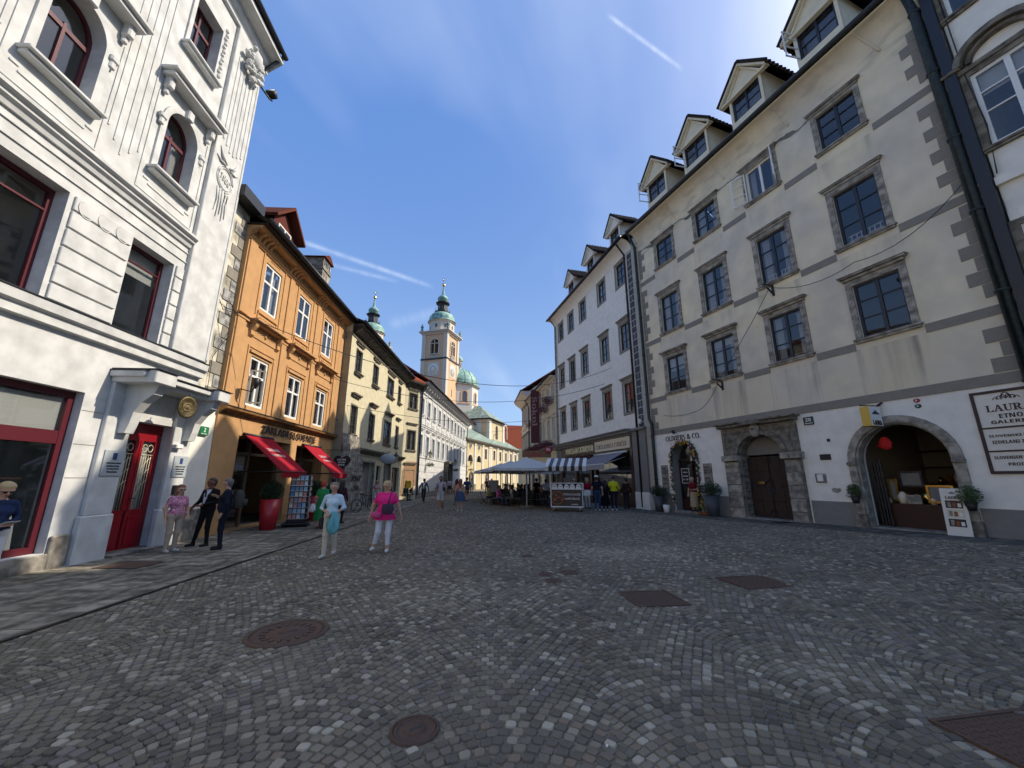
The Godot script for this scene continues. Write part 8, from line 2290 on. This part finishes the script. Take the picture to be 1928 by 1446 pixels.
	lettering(t, "LAURA", Vector3(0, 1.0, .02), .3, .07, "sign_brown", Basis.IDENTITY, true, true); put(t, "emblem", ornament(.07), mats["sign_brown"], Vector3(0, 1.1, .02))
	var pics = [["gilt framed dark picture standing on the shop bench", 12.35, 1.0, -.7, .62, .52, "gold"], ["dark framed round relief picture at the back of the arch", 11.55, 1.45, -1.1, .6, .5, "iron_grey"], ["small pale print propped on the shop bench", 11.75, .96, -.62, .34, .26, "stone"], ["tall gilt framed panel at the arch's left side", 11.15, 1.0, -.9, .25, .7, "gold"]]
	for q in pics:
		t = thing("picture", q[0], "picture")
		t.transform = Transform3D(cb, c.transform * Vector3(q[1], q[2], q[3]))
		b = Mb.new()
		var w = q[4] / 2; var h = q[5]
		for r in [[-w, w, 0, .06], [-w, w, h - .06, h], [-w, -w + .06, .06, h - .06], [w - .06, w, .06, h - .06]]: b.b2(r[0], r[1], r[2], r[3], -.02, .03)
		put(t, "frame", b, mats[q[6]])
		b = Mb.new(); b.b2(-w + .05, w - .05, .05, h - .05, -.01, .0); put(t, "canvas", b, mats["grey_paint"])
	t = thing("hanging_fabric", "small red crumpled fabric lantern hanging in the right arch", "ornament")
	t.transform = Transform3D(cb, c.transform * Vector3(11.45, 2.62, -.35))
	put(t, "fabric", cloth_bundle(.1, .4, 13), mats["petal_red"])
	b = Mb.new(true); b.tube([Vector3(0, .38, 0), Vector3(0, .72, 0)], .006, 4); put(t, "cord", b, mats["iron"])
	for q in [[10.62, 1.05, "leafy succulent in a dark wall pot on the arch's left jamb"], [13.28, 1.0, "bushy green plant in a dark wall pot on the arch's right jamb"]]:
		t = thing("wall_plant", q[2], "plant")
		t.transform = Transform3D(cb, c.transform * Vector3(q[0], q[1], .22))
		b = Mb.new(true); b.lathe([[0, -.12], [.08, -.12], [.13, .12], [.1, .12], [0, .08]], 14); put(t, "pot", b, mats["ink"])
		b = leaf_blob(Vector3(.02, .3, .03), .26 if q[0] > 12 else .2, 1000, .055, int(q[0]), 1.0); put(t, "leaves", b, leaf_mat("bright_leaf", L3(.06, .10, .025)))
		b = leaf_blob(Vector3(-.1, .15, .06), .13, 90, .05, 5, 1.0); put(t, "dry_leaves", b, leaf_mat("dry_leaf", L3(.15, .13, .09)))
	t = thing("spotlight", "small black spotlight on the wall over the flowered doorway", "lamp")
	t.transform = Transform3D(cb, c.transform * Vector3(2.95, 4.03, .05))
	b = Mb.new(true); b.tube([Vector3.ZERO, Vector3(0, .03, .25)], .015, 6); put(t, "arm", b, mats["iron"])
	b = Mb.new(true); b.lathe([[0, -.08], [.07, -.08], [.09, .08], [0, .08]], 12); put(t, "housing", b, mats["iron"], Vector3(0, .05, .28), Basis(Vector3(1, 0, 0), .8))
func ornament(w):
	var b = Mb.new(true)
	for s in [-1, 1]:
		for k in 3:
			var pts = []
			for q in 9:
				var a = q / 8.0 * PI
				pts.append(Vector3(s * (w * (.22 + .3 * k) - cos(a) * w * .22), sin(a) * w * (.55 - .15 * k), 0))
			b.tube(pts, w * .05, 5)
	var pts = []
	for q in 13: pts.append(Vector3(cos(TAU * q / 12) * w * .28, w * .45 + sin(TAU * q / 12) * w * .3, 0))
	b.tube(pts, w * .06, 5)
	return b
# ---------- wires over the street ----------
func wires():
	var list = [[P(-9.2, 7.05, 11.6), P(6.9, 9.2, 26.2), 1.9, "light cable strung from the orange house to the white house"], [P(-9.5, 6.9, 20.3), P(6.6, 8.3, 27.2), 1.3, "light cable strung from the drainpipe across to the white house"], [P(-9.2, 5.7, 21.6), P(4.6, 7.4, 36), .8, "second street cable strung lower over the cafe parasols"], [P(-7.9, 8.0, 52), P(2.6, 8.6, 51), .6, "far cable strung across the street's narrow end"]]
	for w in list:
		var b = Mb.new(true)
		var pts = []
		for k in 33:
			var t = k / 32.0
			pts.append(w[0].lerp(w[1], t) - Vector3(0, w[2] * 4 * t * (1 - t), 0))
		b.tube(pts, .014, 5)
		tag(put(self, "street_cable", b, mats["iron"]), w[3], "cable", "street cables")
	var c = [Vector3(15.0, 10.0, .2), Vector3(12.0, 8.9, .25), Vector3(9.1, 9.35, .35), Vector3(7.6, 7.7, .3), Vector3(6.05, 6.0, .35), Vector3(4.5, 4.95, .2), Vector3(2.1, 5.1, .05)]
	var b = Mb.new(true)
	for k in c.size() - 1:
		var pts = []
		for q in 9:
			var t = q / 8.0
			pts.append(c[k].lerp(c[k + 1], t) - Vector3(0, [.45, .35, .05, .0, .25, .12][k] * 4 * t * (1 - t), 0))
		b.tube(pts, .012, 5)
	var o = put(self, "facade_cable", b, mats["iron"])
	var a = deg_to_rad(-20.8)
	var ux = -Vector3(sin(a), 0, -cos(a))
	o.transform = Transform3D(Basis(ux, Vector3.UP, ux.cross(Vector3.UP)), P(7.66, 0, 23.37))
	tag(o, "thin cable looping over the cream wall between iron brackets", "cable", "")

func more_materials():
	mat("sign_green_dark", L3(.02, .045, .03), .5); mat("sign_green", L3(.01, .16, .06), .4); mat("plaque_red", L3(.35, .02, .03), .4); mat("plaque_green", L3(.03, .08, .05), .4)
	mat("door_wood_pale", L3(.075, .05, .038), .7, "grain", 1.2, .5); mat("brown_pipe", L3(.05, .032, .025), .5, "grime", 2.0, .2, .3); mat("sign_olive", L3(.055, .05, .03), .5); mat("sign_gold", L3(.80, .70, .42), .4); mat("stripe_mauve", L3(.15, .11, .13), .9)
	mat("stucco_letters", L3(.55, .55, .52), .9); mat("brass_pale", L3(.62, .57, .42), .4); mat("plate_grey", L3(.38, .42, .44), .4); mat("crest_blue", L3(.02, .045, .14), .5); mat("bronze", L3(.16, .12, .045), .6, "grime", 3.0, .4, .4)
	mat("limewash", L3(.66, .62, .50), .92, "grime", .5, .5); mat("quoin_pale", L3(.40, .40, .38), .9, "grime", 1.0, .4); mat("orange_dull", L3(.34, .19, .08), .9, "grime", .8, .3); mat("sash_cream", L3(.62, .56, .42), .5)
	mat("tile_hung", L3(.16, .05, .04), .85, "tile", 1.2, .6); mat("shop_wood_light", L3(.20, .12, .06), .6, "grain", 1.0, .3); mat("awning_print", L3(.62, .42, .38), .8)
	mat("dark_eaves", L3(.10, .09, .075), .9, "grime", .6, .4); mat("terracotta_pale", L3(.45, .28, .16), .95, "stone", .8, .6); mat("eaves_grey", L3(.48, .47, .46), .9, "plaster", .4, .2); mat("glass_dark", L3(.09, .10, .11), .06); mat("iron_grey", L3(.045, .04, .038), .6, "grime", 1.0, .3)
	mat("maroon", L3(.10, .04, .045), .9, "grain", 1.5, .3); mat("banner_print", L3(.28, .17, .18), .9); mat("sign_wood", L3(.30, .19, .10), .7, "grain", .8, .3); mat("sign_red", L3(.38, .015, .03), .4)
	mat("canvas_lit", L3(.74, .72, .67), .9, "grain", 1.0, .1); mats["canvas_lit"].backlight = Color(.25, .25, .25)  # pale translucent parasol cloth, one even colour
	mat("bulb", L3(.85, .82, .72), .2); mat("black_wood", L3(.02, .018, .017), .6); mat("slat_pale", L3(.32, .31, .28), .7, "grain", 1.0, .3); mat("cart_brown", L3(.035, .018, .014), .4); mat("almond", L3(.45, .12, .03), .6)
	mat("pot_red", L3(.36, .012, .02), .35); mat("lantern_glass", L3(.45, .42, .30), .2); mat("post_yellow", L3(.72, .48, .02), .4); mat("petal_yellow", L3(.72, .40, .03), .8); mat("petal_pink", L3(.60, .14, .28), .8); mat("petal_white", L3(.72, .68, .62), .8); mat("petal_rose", L3(.62, .36, .32), .8); mat("petal_red", L3(.55, .03, .03), .8)
	mat("sign_yellow", L3(.62, .40, .06), .5); mat("sign_brown", L3(.03, .014, .014), .5); mat("board_pale", L3(.70, .67, .58), .6); mat("card_5", L3(.6, .55, .4), .5)

func _ready():
	rng.seed = 2024
	set_view()
	materials()
	more_materials()
	paving()
	var c = cream_house()
	neighbour_house()
	white_house()
	stucco_house()
	added_back_house()
	quoin_wall()
	orange_house()
	yellow_house()
	corner_bay()
	palace()
	church()
	tower(P(-15.5, 0, 81.4), "stone bell tower with clock faces and a green onion roof", 1.0, true)
	tower(P(-33.2, 0, 87.6), "second bell tower whose green onion roof shows above the yellow house", 1.0, true)
	cafe_house()
	far_house()
	people()
	cafe()
	left_things()
	right_things(c)
	wires()
